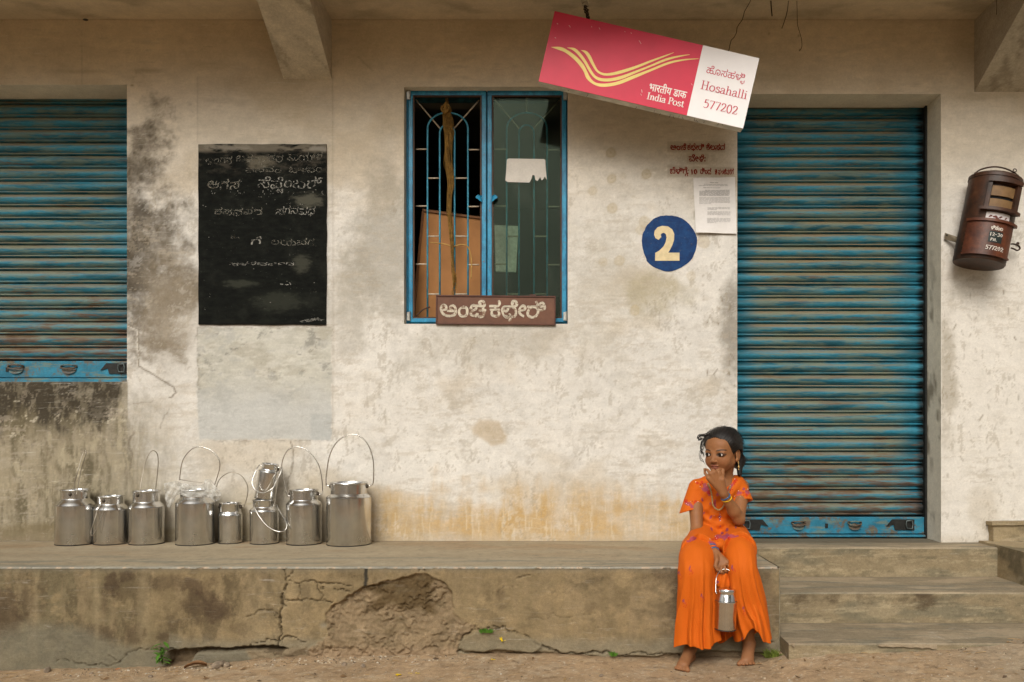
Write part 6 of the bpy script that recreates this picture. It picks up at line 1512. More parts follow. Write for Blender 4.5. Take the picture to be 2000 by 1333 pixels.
# head
hd = SDF(HC - np.array((.13, .13, .15)), HC + np.array((.13, .15, .13)), .0016)
hd.ell(hl(0, .010, .024), (.0615, .076, .069), HRM); hd.ell(hl(0, -.030, -.012), (.0515, .052, .061), HRM, .015); hd.ell(hl(0, -.036, .034), (.052, .040, .042), HRM, .015)
for s_ in (-1, 1):
    hd.cone(hl(s_ * .037, -.004, -.034), hl(s_ * .011, -.056, -.066), .018, .013, .014); hd.ell(hl(s_ * .029, -.046, -.029), (.0220, .023, .024), HRM, .012)
    hd.cone(hl(s_ * .014, -.073, .013), hl(s_ * .038, -.064, .010), .0055, .0050, .010)
hd.cone(hl(0, -.062, -.070), hl(0, -.060, -.066), .016, .016, .010)
hd.cone(hl(0, -.0745, .004), hl(0, -.086, -.022), .0050, .0068, .010); hd.ell(hl(0, -.0885, -.0255), (.0078, .0065, .0060), HRM, .005)
for s_ in (-1, 1): hd.ell(hl(s_ * .0090, -.081, -.0275), (.0052, .0070, .0048), HRM, .004)
for s_ in (-1, 1): hd.ell(hl(s_ * .0048, -.087, -.0322), (.0026, .0034, .0018), HRM, .001, 's')
hd.ell(hl(0, -.0745, -.0445), (.0165, .0085, .0046), HRM, .004); hd.ell(hl(0, -.0735, -.0535), (.0135, .0085, .0052), HRM, .004); hd.ell(hl(0, -.086, -.0485), (.017, .008, .0010), HRM, .002, 's')
for s_ in (-1, 1):
    hd.ell(hl(s_ * .0275, -.088, .0), (.0145, .013, .010), HRM, .010, 's')
    hd.ell(hl(s_ * .0275, -.0645, .0), (.0150, .0145, .0118), HRM, .003)
    hd.ell(hl(s_ * .0275, -.081, -.0008), (.0126, .010, .0046), HRM, .0012, 's')
    hd.ell(hl(s_ * .063, .008, -.006), (.0055, .0175, .027), HRM, .005); hd.ell(hl(s_ * .0695, .005, -.004), (.005, .0105, .018), HRM, .003, 's'); hd.ell(hl(s_ * .063, -.002, -.027), (.0055, .0085, .009), HRM, .004)
neck = np.array(P(1412, 938, -.705))
hd.cone(hl(0, .022, -.05), neck, .036, .034, .014)
hv, hf = hd.mesh()
# body, arms, legs and feet
bd = SDF((.42, -1.08, .02), (.90, -.50, .80), .0026)
J = lambda px, py, y: np.array(P(px, py, y))
sR, eR, wR = J(1358, 957, -.70), J(1361, 1036, -.765), J(1397, 1080, -.905)
sL, eL, wL = J(1448, 950, -.69), J(1443, 1014, -.80), J(1413, 964, -.855)
bd.stack([(.455, .70, -.655, .125, .085), (.50, .70, -.66, .112, .080), (.58, .695, -.675, .092, .066), (.66, .698, -.69, .098, .066), (.715, .70, -.70, .104, .058), (.752, .70, -.705, .060, .045), (.775, .705, -.712, .034, .034)], .02)
bd.cone(neck + np.array((0, .012, -.02)), np.array(hl(0, .02, -.06)), .034, .034, .016)
for a, b in ((sR, np.array(P(1395, 945, -.70))), (sL, np.array(P(1420, 942, -.70)))): bd.cone(a, b, .026, .030, .02)
for (s_, e_, w_) in ((sR, eR, wR), (sL, eL, wL)):
    mid = s_ * .55 + e_ * .45; bd.cone(s_, mid, .0275, .0265, .012); bd.cone(mid, e_, .028, .0235, .010); f_ = e_ * .68 + w_ * .32
    bd.cone(e_, f_, .0235, .0245, .010); bd.cone(f_, w_, .0245, .0155, .010)
# thighs, knees, shins under the trousers
kR, kL = J(1362, 1122, -.925), J(1452, 1120, -.925)
aR, aL = J(1349, 1266, -.865), J(1464, 1258, -.858)
for h_, k_2, a_ in ((np.array((.655, -.65, .475)), kR, aR), (np.array((.765, -.65, .475)), kL, aL)):
    bd.cone(h_, k_2, .056, .036, .02); c_ = k_2 * .65 + a_ * .35; bd.cone(k_2, c_, .036, .034, .012); bd.cone(c_, a_, .034, .0185, .012)
def gz(x, y): return float(ground_h(np.array([x]), np.array([y]), False)[0])
def foot(ank, toe_px, big, pitch):
    """ank: ankle joint; toe_px: pixel points of the five toe tips from big to small; toes rest on the earth"""
    tips = []
    for (px, yv) in toe_px:
        x = (px - 1068) / F * (DW + yv); tips.append(np.array((x, yv, gz(x, yv) + .0085)))
    heel = ank + np.array((0, .022, -.030 + pitch * .010)); 
    if pitch == 0: heel[2] = gz(heel[0], heel[1]) + .018
    bd.cone(ank, heel, .0185, .0185, .010); ball = (tips[0] + tips[2] + tips[4]) / 3
    back = ball + (ank - ball) * np.array((.26, .26, 0)) + np.array((0, 0, .010))
    for i in (0, 2, 4):
        kn = tips[i] + (back - tips[i]) * .62 + np.array((0, 0, .004)); bd.cone(heel, kn, .0165, .0115, .012); bd.cone(ank, kn, .0175, .0105, .014)
    for i, tp_ in enumerate(tips):
        kn = tp_ + (back - tp_) * .62 + np.array((0, 0, .003)); r_ = (.0098, .0074, .0070, .0066, .0062)[i]
        bd.cone(kn, tp_ + (kn - tp_) * .30 + np.array((0, 0, .002)), r_ * 1.05, r_ * .95, .003); bd.cone(tp_ + (kn - tp_) * .30 + np.array((0, 0, .002)), tp_, r_ * .95, r_, .0022)
    return tips
tR = foot(aR, [(1343, -.985), (1336, -.978), (1330, -.972), (1325, -.966), (1320, -.958)], 0, 0)
tL = foot(aL, [(1444, -.925), (1452, -.930), (1459, -.929), (1466, -.926), (1472, -.920)], 0, 2.0)
# hands
def hand_(w, fingers, r0, palm_r=.0105):
    for (chain, rad) in fingers:
        pts = [J(*p) for p in chain]; bd.cone(w, pts[0], .0140, palm_r, .006)
        for i in range(len(pts) - 1):
            bd.cone(pts[i], pts[i + 1], rad * (1.05 - .08 * i), rad * (.97 - .08 * i), .0018)
hand_(wL, [([(1404,924,-.864),(1398,910,-.858),(1393,899,-.832)], .0064), ([(1395,923,-.870),(1388,911,-.862),(1385,902,-.832)], .0064), ([(1388,926,-.868),(1380,916,-.858),(1379,906,-.828)], .0060), ([(1384,934,-.864),(1377,925,-.854),(1376,915,-.824)], .0055)], .01)
bd.cone(wL, J(1411, 938, -.872), .0140, .0100, .008); bd.cone(J(1411, 934, -.864), J(1412, 915, -.854), .0082, .0072, .004); bd.cone(J(1412, 915, -.854), J(1405, 903, -.834), .0070, .0064, .003)
hand_(wR, [([(1402,1103,-.930),(1401,1114,-.945),(1407,1119,-.935)], .0064), ([(1408,1105,-.934),(1409,1118,-.948),(1415,1121,-.936)], .0064), ([(1414,1103,-.936),(1417,1115,-.948),(1421,1118,-.936)], .0062), ([(1420,1099,-.935),(1425,1109,-.945),(1426,1114,-.935)], .0056)], .01)
bd.cone(wR, J(1400, 1094, -.945), .0140, .0090, .006); bd.cone(J(1400, 1094, -.945), J(1397, 1106, -.955), .0080, .0070, .003); bd.cone(J(1397, 1106, -.955), J(1402, 1114, -.958), .0068, .0060, .003)
bv, bf = bd.mesh()
V = np.concatenate([bv, hv]); Fb = np.concatenate([bf, hf + len(bv)])
L = (V - HC) @ HRM                                               # head-local coordinates for lips, brows, lids
skin = np.ones((len(V), 3)) * np.array((.285, .120, .046))
nzs = fbm(V[:, 0] * 900 + V[:, 1] * 500, V[:, 2] * 900, 14, 14, 901, 4); skin = skin * (1 + .22 * (nzs - .5))[:, None]
ish = np.arange(len(V)) >= len(bv)
def mk(m, col, a): 
    global skin
    w = (a * m * ish)[:, None]; skin = skin * (1 - w) + np.array(col) * w
mk(sm(1.15, .8, np.hypot(L[:, 0] / .0175, (L[:, 2] + .0490) / .0105)) * (L[:, 1] < -.066), (.21, .062, .042), .8)
for s_ in (-1, 1):
    x = (L[:, 0] - s_ * .029) * s_; brow = L[:, 2] - (.0155 + .0030 * np.cos((x - .003) / .011) ); mk(sm(.0032, .0012, np.abs(brow)) * sm(.0185, .0145, np.abs(x)) * (L[:, 1] < -.045), (.008, .005, .004), .96)
    e = np.hypot((L[:, 0] - s_ * .0275) / .0140, (L[:, 2] + .0003) / .0072); mk(sm(1.35, 1.0, e) * (L[:, 1] < -.05), (.030, .014, .009), .88)
    mk(np.exp(-(np.hypot(L[:, 0] - s_ * .034, L[:, 2] + .030) / .016) ** 2) * (L[:, 1] < -.03), (.30, .095, .035), .35)
gnd = V[:, 2] < .13; skin[gnd] = skin[gnd] * .85 + np.array((.26, .15, .09)) * .15
bb_ = (~ish) & (V[:, 2] > .3)
t = NT('skin'); a = t.attr(); n1 = t.noise(260, detail=4); c = t.mix(1, a.outputs['Color'], t.grey(n1, .93, 1.07), 'MULTIPLY')
skin_m = t.done(c, .58, t.bump(n1, .0003), 0, .32); skin_m.node_tree.nodes['Principled BSDF'].inputs['Subsurface Weight'].default_value = .12
skin_m.node_tree.nodes['Principled BSDF'].inputs['Subsurface Radius'].default_value = (.012, .005, .003)
np_mesh('body', V, Fb, skin_m, girl, skin)
# eyes, looking towards the left of the picture
wht = plain('eye_white', (.55, .50, .45), .25, 0, .03, 50, 0); iris = plain('dark_iris', (.012, .007, .004), .12, 0, .05, 50, 0)
for s_ in (-1, 1):
    c0 = hl(s_ * .0275, -.0660, .0); m = MB(); m.ball(c0, .0121, 20, 14); eye = m.build('eye', wht, girl, smooth=True)
    gaze = HRM @ np.array((-.20, -.97, -.02)); gaze /= np.linalg.norm(gaze); q = Vector(gaze).to_track_quat('Z', 'Y').to_matrix().to_4x4(); q.translation = Vector(c0 + gaze * .0091)
    m = MB(); m.lathe([(.0074, .0020), (.0062, .0030), (.003, .0036), (.0004, .0037)], q, 20, False, True); m.build('iris', iris, eye, smooth=True)
# hair: cap drawn back into a low knot
ha = SDF(HC - np.array((.14, .14, .15)), HC + np.array((.16, .17, .14)), .002)
ha.ell(hl(0, .020, .026), (.070, .081, .0775), HRM); ha.ell(hl(0, -.006, .050), (.057, .062, .050), HRM, .02)
for s_ in (-1, 1): ha.cone(hl(s_ * .047, -.020, .043), hl(s_ * .058, .018, .012), .020, .018, .02)
ha.ell(hl(0, -.100, -.014), (.058, .066, .064), HRM, .006, 's')
ha.ell(hl(0, -.060, .038), (.025, .040, .027), HRM, .008, 's')
ha.ell(hl(.027, -.064, .008), (.028, .048, .035), HRM, .010, 's'); ha.ell(hl(-.027, -.064, .008), (.028, .048, .035), HRM, .010, 's')
for s_ in (-1, 1): ha.ell(hl(s_ * .071, .004, -.012), (.022, .024, .026), HRM, .005, 's'); ha.ell(hl(s_ * .060, -.042, -.030), (.030, .034, .036), HRM, .006, 's')
ha.ell(hl(0, -.02, -.11), (.09, .075, .070), HRM, .006, 's')
ha.ell(hl(.028, .080, -.038), (.030, .026, .036), HRM, .010); ha.cone(hl(.040, .066, -.040), hl(.048, .048, -.090), .017, .009, .012)
gg = ha
sl, g = ha.region(ha.lo, ha.lo + ha.h * ha.n)
lx = [(g[0] - HC[0]) * HRM[0][i] + (g[1] - HC[1]) * HRM[1][i] + (g[2] - HC[2]) * HRM[2][i] for i in range(3)]
az = np.arctan2(lx[0], lx[2] + .02); ha.D += (.0004 * np.sin(az * 60 + 6 * np.sin(lx[1] * 25)) + .0003 * np.sin(az * 97 + 9 * np.sin(lx[1] * 31))).astype(np.float32)
v_, f_ = ha.mesh()
t = NT('black_hair'); n1 = t.noise(60, (1, 1, 1), 4); w1 = t.noise(420, (1, .12, .5), 3); c = t.mix(t.ramp(w1, .3, .7), (.004, .0032, .0028), (.014, .010, .008))
hair_m = t.done(c, .55, t.bump(w1, .0007, .7), 0, .35)
np_mesh('hair', v_, f_, hair_m, girl)
rs = random.Random(77); m = MB()
def strand(pts, r_=.0006, par=None): m.tube(spline([Vector(p) for p in pts], 6), r_, 5)
for i in range(26):                                                 # loose curls over the forehead, towards the left of the picture
    k = rs.uniform(-1, 1); k2 = rs.uniform(-1, 1)
    strand([J(1385 + 3 * k, 848 + 3 * k2, -.77), J(1376 + 3 * k2, 850 + 3 * k, -.79), J(1368 + 3 * k, 851 + 3 * k2, -.80), J(1363 + 2 * k, 855 + 2 * k2, -.80), J(1366 + 2 * k2, 859 + 2 * k, -.80), J(1370 + 2 * k, 856 + k2, -.80)], rs.uniform(.0004, .0009))
for i in range(16):
    k = rs.uniform(-1, 1); k2 = rs.uniform(-1, 1); strand([J(1380 + 2 * k, 852, -.79), J(1372 + 2 * k2, 862 + 2 * k, -.80), J(1369 + 1.5 * k, 873, -.80), J(1370 + 2 * k2, 882 + 4 * k, -.80), J(1375 + 2 * k, 889 + 5 * k2, -.80)], rs.uniform(.0004, .0008))
for i in range(9):
    k = rs.uniform(-1, 1); strand([J(1372 + 2 * k, 876, -.80), J(1367 + 3 * k, 888 + 5 * k, -.80), J(1370 + 4 * k, 899, -.80), J(1376 + 2 * k, 905 + 4 * k, -.80)], .0004)
for i in range(110):                                                # flyaways around the crown and nape
    a = rs.uniform(R(20), R(165)); r0 = 36.5; cx_, cy_ = 1413, 873; x, y = cx_ + r0 * math.cos(a), cy_ - r0 * .95 * math.sin(a); b = a + rs.uniform(.3, .9) * rs.choice((-1, 1)); o = rs.uniform(1, 7)
    strand([J(x, y, -.73), J(cx_ + (r0 + o) * math.cos((a + b) / 2), cy_ - (r0 + o) * .96 * math.sin((a + b) / 2), -.73), J(cx_ + (r0 + o * .7) * math.cos(b), cy_ - (r0 + o * .7) * .95 * math.sin(b), -.73)], rs.uniform(.0003, .0006))
for i in range(30):
    k = rs.uniform(-1, 1); strand([J(1443 + 2 * k, 880 + 8 * k, -.72), J(1452 + 3 * k, 888 + 6 * k, -.72), J(1456 + 6 * k, 892 + 16 * rs.random(), -.72)], .0004)
for i in range(140):                                                # strands combed back over the cap
    u_ = rs.uniform(-1.2, 1.2); pts = []
    for j in range(9):
        t_ = j / 8; lat = u_ * (1 - .55 * t_); fwd = -.046 + .118 * t_; up = math.sqrt(max(.02, 1 - ((fwd - .020) / .0815) ** 2))
        pts.append(hl(.0712 * math.sin(lat) * up, fwd, .026 + .0785 * math.cos(lat) * up + .0012 * rs.uniform(-1, 1)))
    if math.cos(u_) > .35: strand(pts, rs.uniform(.00025, .00045))
m.build('loose_hair', hair_m, girl, smooth=True, kind='stuff')

# ------------------------------------------------------------------ clothes
ku = SDF((.42, -1.04, .40), (.92, -.52, .80), .0026)
def fold(x, y, z):
    w = np.clip((.66 - z) / .15, 0, 1)
    return (.0070 * np.sin(z * 150 + (x - .7) * 55 + 2 * np.sin(x * 40)) * w + .0050 * np.sin((x - .7) * 120 + z * 50) * np.clip((.60 - z) / .1, 0, 1) + .0035 * np.sin(z * 95 - (x - .7) * 120) * (1 - w)).astype(np.float32)
sl1 = J(1350, 990, -.722); sl2 = J(1452, 975, -.735)
ku.cone(J(1362, 953, -.70), J(1346, 1008, -.722), .036, .0410, .020); ku.cone(J(1438, 946, -.70), J(1454, 990, -.735), .037, .0420, .020)
# cut the sleeve hems, the front hem and the neckline
def cutplane(p, n, box):
    n = np.array(n, float); n /= np.linalg.norm(n); s0, gg_ = ku.region(*box); d = (gg_[0] - p[0]) * n[0] + (gg_[1] - p[1]) * n[1] + (gg_[2] - p[2]) * n[2]; ku.D[s0] = np.maximum(ku.D[s0], d.astype(np.float32))
pR, pL = J(1350, 997, -.722), J(1450, 977, -.74)
cutplane(pR, (.28, -.15, -1), ((.44, -.85, .50), (.665, -.60, .80))); cutplane(pL, (.0, -.3, -1), ((.74, -.86, .52), (.90, -.60, .80)))
ku.stack([(.440, .700, -.680, .128, .115), (.470, .700, -.680, .122, .105), (.51, .700, -.672, .112, .090), (.57, .697, -.676, .104, .080), (.62, .698, -.686, .101, .077), (.67, .699, -.694, .108, .076), (.712, .700, -.700, .113, .068), (.742, .70, -.703, .090, .054), (.762, .702, -.706, .058, .044)], .012, fold=fold)
for a, b in ((J(1372, 1052, -.74), J(1363, 1080, -.885)), (J(1436, 1050, -.74), J(1445, 1075, -.885))): ku.cone(a, b, .058, .0665, .020)
ku.ell(J(1402, 1060, -.80), (.075, .075, .028), None, .02)
sl, g = ku.region(ku.lo, ku.lo + ku.h * ku.n)
s0, gg_ = ku.region((.44, -1.04, .40), (.92, -.60, .60)); hem = -.880 + .010 * np.sin((gg_[0] - .7) * 46) + .006 * np.sin((gg_[0] - .7) * 110 + 1) - (gg_[1]); ku.D[s0] = np.maximum(ku.D[s0], hem.astype(np.float32))
ku.ell(np.array(J(1408, 936, -.755)), (.050, .075, .036), None, .004, 's'); ku.cone(J(1408, 940, -.76), J(1410, 962, -.79), .030, .010, .004, 's'); ku.cone(neck + np.array((0, .0, .02)), neck + np.array((0, 0, -.015)), .045, .043, .004, 's')
v_, f_ = ku.mesh()
PXv = 1068 + v_[:, 0] * F / (DW + v_[:, 1]); PYv = 840 + (CZ - v_[:, 2]) * F / (DW + v_[:, 1])
or_ = np.array((.60, .115, .004)); kc = np.ones((len(v_), 3)) * or_
kc = kc * (1 + .16 * (fbm(PXv, PYv, 30, 30, 911, 3) - .5))[:, None]
front = (v_[:, 1] < -.68) | (v_[:, 0] < .60) | (v_[:, 0] > .80)
# embroidery stitched in fixed places on the cloth
def emb(a, b, rx, ry, col, al=.85, rot=0, ragged=.5):
    global kc
    ca, sa = math.cos(rot), math.sin(rot); dx, dy = PXv - a, PYv - b; x, y = (dx * ca + dy * sa) / rx, (-dx * sa + dy * ca) / ry
    d = np.hypot(x, y) + ragged * (fbm(PXv, PYv, 3.2, 3.2, 921, 2) - .5) * 1.6; w = (al * .8 * sm(1.05, .75, d) * front)[:, None]; kc = kc * (1 - w) + np.array(col) * w
PUR, RED, VIO = (.27, .050, .13), (.48, .014, .012), (.10, .025, .13)
for (a, b, rx, ry, c_, r_) in ((1379,952,4,11,PUR,-.5),(1376,957,6,4,PUR,.5),(1384,964,3,7,PUR,-.4),(1396,985,3,10,PUR,0),(1402,965,3,5,PUR,.3),(1428,950,3,9,PUR,.5),(1424,957,3,6,PUR,.4),(1434,943,3,5,RED,.3),
        (1345,985,10,4,PUR,.35),(1339,979,4,4,RED,0),(1358,982,4,5,RED,0),(1362,988,4,3,PUR,0),(1352,990,5,3,PUR,.2),(1362,944,3,3,RED,0),(1368,947,3,3,RED,0),(1371,942,3,3,RED,0),(1384,962,4,4,RED,0),(1388,959,3,3,RED,0),(1426,956,3,3,RED,0),(1437,938,4,4,RED,0),
        (1444,963,6,4,PUR,-.3),(1453,955,3,3,VIO,0),(1460,962,5,4,PUR,.5),(1458,967,3,3,RED,0),(1452,963,3,2,RED,0),(1440,970,3,2,PUR,0),
        (1372,978,2,2,VIO,0),(1371,975,1.6,2.4,VIO,0),(1387,984,1.6,3,VIO,0),(1388,1011,2.2,4,VIO,.6),(1390,1034,1.6,4,VIO,-.4),(1407,1028,1.6,2,VIO,0),(1420,1035,2.6,4,VIO,.5),(1406,1010,4,1.6,VIO,0),(1406,1011,1.6,7,VIO,0),(1375,1002,1.4,3,VIO,.4),(1424,1002,1.5,3,VIO,0),(1437,1030,1.5,3,VIO,0),
        (1404,1048,10,4,PUR,-.1),(1415,1050,6,5,PUR,.2),(1430,1048,9,4,PUR,.1),(1420,1046,4,5,PUR,0),(1398,1052,5,4,RED,0),(1424,1052,3,4,RED,0),(1388,1060,5,3,PUR,0),(1395,1062,4,3,PUR,.5),(1352,1053,8,5,PUR,-.2),(1345,1058,5,3,PUR,0),(1440,1049,5,4,PUR,.2),(1410,1042,3,3,VIO,0),(1392,1054,3,2,RED,0)):
    emb(a, b, rx, ry, c_, .85, r_)
cl = NT('orange_cotton'); a = cl.attr(); n1 = cl.noise(900, detail=2); n2 = cl.noise(24, (1, 1, .5), 5, .6); c = cl.mix(1, a.outputs['Color'], cl.grey(n1, .94, 1.06), 'MULTIPLY')
cloth = cl.done(c, .78, cl.bump(n1, .0004, .6, cl.bump(n2, .0040, .45)), 0, .25)
np_mesh('kurta', v_, f_, cloth, girl, kc)
# sequins and beads lie on the cloth
glit = plain('silver_sequin', (.75, .72, .70), .2, .9); redb = plain('red_sequin', (.50, .01, .012), .2, .3)
def on_cloth(pts, VV_, r_):
    m = MB()
    P2x = 1068 + VV_[:, 0] * F / (DW + VV_[:, 1]); P2y = 840 + (CZ - VV_[:, 2]) * F / (DW + VV_[:, 1])
    for (a, b) in pts:
        d = (P2x - a) ** 2 + (P2y - b) ** 2; near_ = np.where(d < 4)[0]
        if len(near_) == 0: continue
        i = near_[np.argmin(VV_[near_, 1])]; m.ball(VV_[i] + np.array((0, -.0008, 0)), r_, 6, 4)
    return m
on_cloth([(1358,940),(1367,950),(1387,954),(1339,983),(1348,979),(1342,986),(1364,980),(1378,949),(1436,935),(1427,952),(1444,959),(1436,970),(1445,968),(1462,956),(1406,1004),(1406,1008),(1406,1016),(1405,1012),(1400,1050),(1397,1046),(1388,1053),(1393,1008)], v_, .0020).build('sequin', glit, girl, kind='stuff')
on_cloth([(1368,946),(1372,943),(1384,961),(1390,960),(1386,966),(1362,942),(1338,979),(1360,984),(1364,991),(1352,978),(1437,941),(1425,957),(1430,955),(1453,966),(1458,964),(1398,1053),(1402,1056),(1408,1050),(1424,1050),(1388,1062)], v_, .0018).build('sequin', redb, girl, kind='stuff')

# trousers: two flared legs of thin cloth, with their own waves
def leg_cloth(rows, seed, nf, fa, hemf, up=None, n=220):
    """rows: (px, py, y, rx_px, ry_m) down the leg; the radius waves grow towards the hem"""
    rows = np.array(rows, float); t0 = np.linspace(0, 1, len(rows)); T = np.linspace(0, 1, 170); r_ = [np.interp(T, t0, rows[:, i]) for i in range(5)]
    for i in range(5):                                  # soften the corners
        for _ in range(22): r_[i][1:-1] = (r_[i][:-2] + 2 * r_[i][1:-1] + r_[i][2:]) / 4
    V_ = np.zeros((len(T), n, 3)); rng = np.random.RandomState(seed); ph = rng.rand(6) * 6.28
    for i, t_ in enumerate(T):
        c0 = np.array(P(r_[0][i], r_[1][i], r_[2][i])); sc = (DW + r_[2][i]) / F; a = np.linspace(0, 2 * np.pi, n, endpoint=False)
        g_ = sm(.34, .95, np.array(t_)) * fa; ar = a + .35 * np.sin(2 * a + ph[1]) + .12 * np.sin(t_ * 7 + ph[4]); w1 = 1 - 2 * np.abs(np.sin(nf * .5 * ar + ph[0])) ** .7; w2 = np.sin((nf + 5) * ar + ph[2] + t_ * 2); wave = 1 + g_ * (.75 * w1 + .25 * w2) + .022 * np.sin(3 * a + t_ * 9 + ph[3]) + .012 * np.sin(11 * t_ + 2 * a + ph[5]) + .010 * np.sin(31 * t_ + 5 * a)
        j = min(i + 1, len(T) - 1); k = max(i - 1, 0); d = np.array(P(r_[0][j], r_[1][j], r_[2][j])) - np.array(P(r_[0][k], r_[1][k], r_[2][k])); d /= np.linalg.norm(d)
        ex = np.array((1, 0, 0)) - d * d[0]; ex /= np.linalg.norm(ex); ey = np.cross(d, ex)
        V_[i] = c0 + (np.cos(a) * r_[3][i] * sc * wave)[:, None] * ex + (np.sin(a) * r_[4][i] * wave)[:, None] * ey
        if hemf is not None: V_[i, :, 2] += hemf(np.cos(a), np.sin(a)) * sm(.62, 1.0, np.array(t_))
    if up is not None: V_ = up(V_, T)
    m_ = len(T); i, j = np.meshgrid(np.arange(m_ - 1), np.arange(n), indexing='ij'); j2 = (j + 1) % n
    return V_.reshape(-1, 3), np.stack([i * n + j, (i + 1) * n + j, (i + 1) * n + j2, i * n + j2], -1).reshape(-1, 4)
def cloth_part(name, V_, f_, spots, label=None):
    global PXv, PYv, kc, front
    PXv = 1068 + V_[:, 0] * F / (DW + V_[:, 1]); PYv = 840 + (CZ - V_[:, 2]) * F / (DW + V_[:, 1]); kc = np.ones((len(V_), 3)) * or_ * (1 + .12 * (fbm(PXv, PYv, 40, 60, 931, 3) - .5))[:, None]
    front = V_[:, 1] < np.interp(V_[:, 2], [.1, .4], [-.90, -.86])
    for (a, b) in spots:
        emb(a, b, 1.8, 3.2, VIO, .8, .5); 
        for q in range(5): emb(a + 3 + 3.2 * math.cos(q * 1.3), b + 9 + 4 * math.sin(q * 1.3), 1.0, 1.4, RED, .8, q)
        emb(a + 2, b + 4, .7, 4, PUR, .6, -.4)
    o = np_mesh(name, V_, f_, cloth, girl, kc); md = o.modifiers.new('cloth', 'SOLIDIFY'); md.thickness = .0016; md.offset = 0
    return o
ey_sign = 1
hemR = lambda c_, s_: .012 * np.sin(3 * np.arctan2(s_, c_) + 1.2) + .008 * c_
VR, fR = leg_cloth([(1380,1058,-.63,38,.060),(1374,1064,-.72,37,.060),(1365,1076,-.82,36,.062),(1361,1092,-.895,36,.064),(1360,1114,-.935,35.5,.058),(1360,1140,-.935,36,.056),(1360,1180,-.920,39,.062),(1359,1220,-.910,41,.070),(1360,1253,-.905,44,.078)], 4, 9, .15, hemR)
cloth_part('trouser_leg', VR, fR, [(1347,1110),(1335,1173),(1326,1118),(1370,1162)])
hemL = lambda c_, s_: .070 * np.clip(-np.sin(np.arctan2(s_, c_) * 1.0 + .35) * 1.6 - .75, 0, 1) - .002
hemL = lambda c_, s_: .0 * c_
def liftL(V_, T):
    # the front of the hem is caught up in a curl; the outer corner hangs low
    for i, t_ in enumerate(T):
        w = float(sm(.66, 1.0, np.array(t_))); x = 1068 + V_[i, :, 0] * F / (DW + V_[i, :, 1]); fr_ = np.clip((np.mean(V_[i, :, 1]) + .015 - V_[i, :, 1]) / .03, 0, 1)
        V_[i, :, 2] += w * fr_ * .072 * np.exp(-((x - 1470) / 17) ** 2); V_[i, :, 1] -= w * fr_ * .030 * np.exp(-((x - 1478) / 14) ** 2)
    return V_
VL, fL = leg_cloth([(1426,1056,-.63,36,.060),(1432,1061,-.72,35,.060),(1440,1071,-.82,33,.062),(1446,1086,-.895,31,.062),(1449,1110,-.935,28,.058),(1455,1140,-.935,30,.056),(1462,1180,-.920,33,.062),(1468,1220,-.910,35,.070),(1472,1250,-.905,36,.078)], 9, 9, .14, hemL, liftL)
cloth_part('trouser_leg', VL, fL, [(1430,1108),(1452,1188),(1450,1248)])
# seat of the trousers, and the cloth slung between the knees behind the can
mid = SDF((.50, -1.02, .10), (.86, -.60, .56), .003)
mid.ell(J(1403, 1070, -.70), (.132, .10, .055), None, .02); mid.ell(J(1408, 1092, -.83), (.060, .10, .030), None, .02)
mid.cone(J(1396, 1118, -.905), J(1424, 1122, -.905), .028, .030, .02); mid.ell(J(1411, 1132, -.915), (.036, .032, .042), None, .012)
sl, g = mid.region(mid.lo, mid.lo + mid.h * mid.n); mid.D += (.0030 * np.sin((g[0] - .68) * 210 + 1.5 * np.sin(g[2] * 40)) * np.clip((.45 - g[2]) / .05, 0, 1)).astype(np.float32)
v_, f_ = mid.mesh(); PXv = 1068 + v_[:, 0] * F / (DW + v_[:, 1]); PYv = 840 + (CZ - v_[:, 2]) * F / (DW + v_[:, 1]); kc = np.ones((len(v_), 3)) * or_; front = v_[:, 1] < -.9; emb(1402, 1137, 2.6, 3, VIO, .9)
np_mesh('trouser_seat', v_, f_, cloth, girl, kc)
nA, nB = 60, 50; gA, gB = np.meshgrid(np.linspace(0, 1, nA), np.linspace(0, 1, nB), indexing='ij')
pxs = (1380 + 14 * gB) * (1 - gA) + (1440 + 12 * gB) * gA; pys = 1100 + gB * (150 + 7 * np.sin(gA * 7)); ysb = -.842 - .016 * np.sin(gA * 15 + gB * 2) * (.3 + gB) - .004 * np.sin(gA * 33)
Vb = np.stack([(pxs - 1068) / F * (DW + ysb), ysb, CZ + (840 - pys) / F * (DW + ysb)], -1).reshape(-1, 3); i, j = np.meshgrid(np.arange(nA - 1), np.arange(nB - 1), indexing='ij')
cloth_part('trouser_back_fold', Vb, np.stack([i * nB + j, i * nB + j + 1, (i + 1) * nB + j + 1, (i + 1) * nB + j], -1).reshape(-1, 4), [])

# jewellery
def ring_at(c, axis, r_, th, mat, name, tilt=0, sq=.9):
    q = Vector(axis).normalized().to_track_quat('Z', 'Y').to_matrix(); m = MB()
    m.tube([Vector(c) + q @ Vector((r_ * math.cos(a), r_ * sq * math.sin(a), tilt * math.cos(a))) for a in np.linspace(0, 2 * math.pi, 25)[:-1]], th, 8, closed=True); return m.build(name, mat, girl, smooth=True)
blueb = plain('blue_bangle', lin(36, 96, 150), .3); orb = plain('orange_bangle', lin(220, 90, 20), .35); ylb = plain('yellow_bangle', lin(230, 180, 30), .3); gold = plain('gold', (.75, .52, .20), .3, 1.0)
dR = wR - eR; dL = wL - eL
ring_at(eR + dR * .80, dR, .0205, .0026, blueb, 'bangle', .004); ring_at(eR + dR * .86, dR, .0195, .0026, orb, 'bangle', -.003); ring_at(eR + dR * .93, dR, .0190, .0028, blueb, 'bangle', .003)
ring_at(eL + dL * .80, dL, .0200, .0022, ylb, 'bangle', -.003); ring_at(eL + dL * .86, dL, .0195, .0026, blueb, 'bangle', .003)
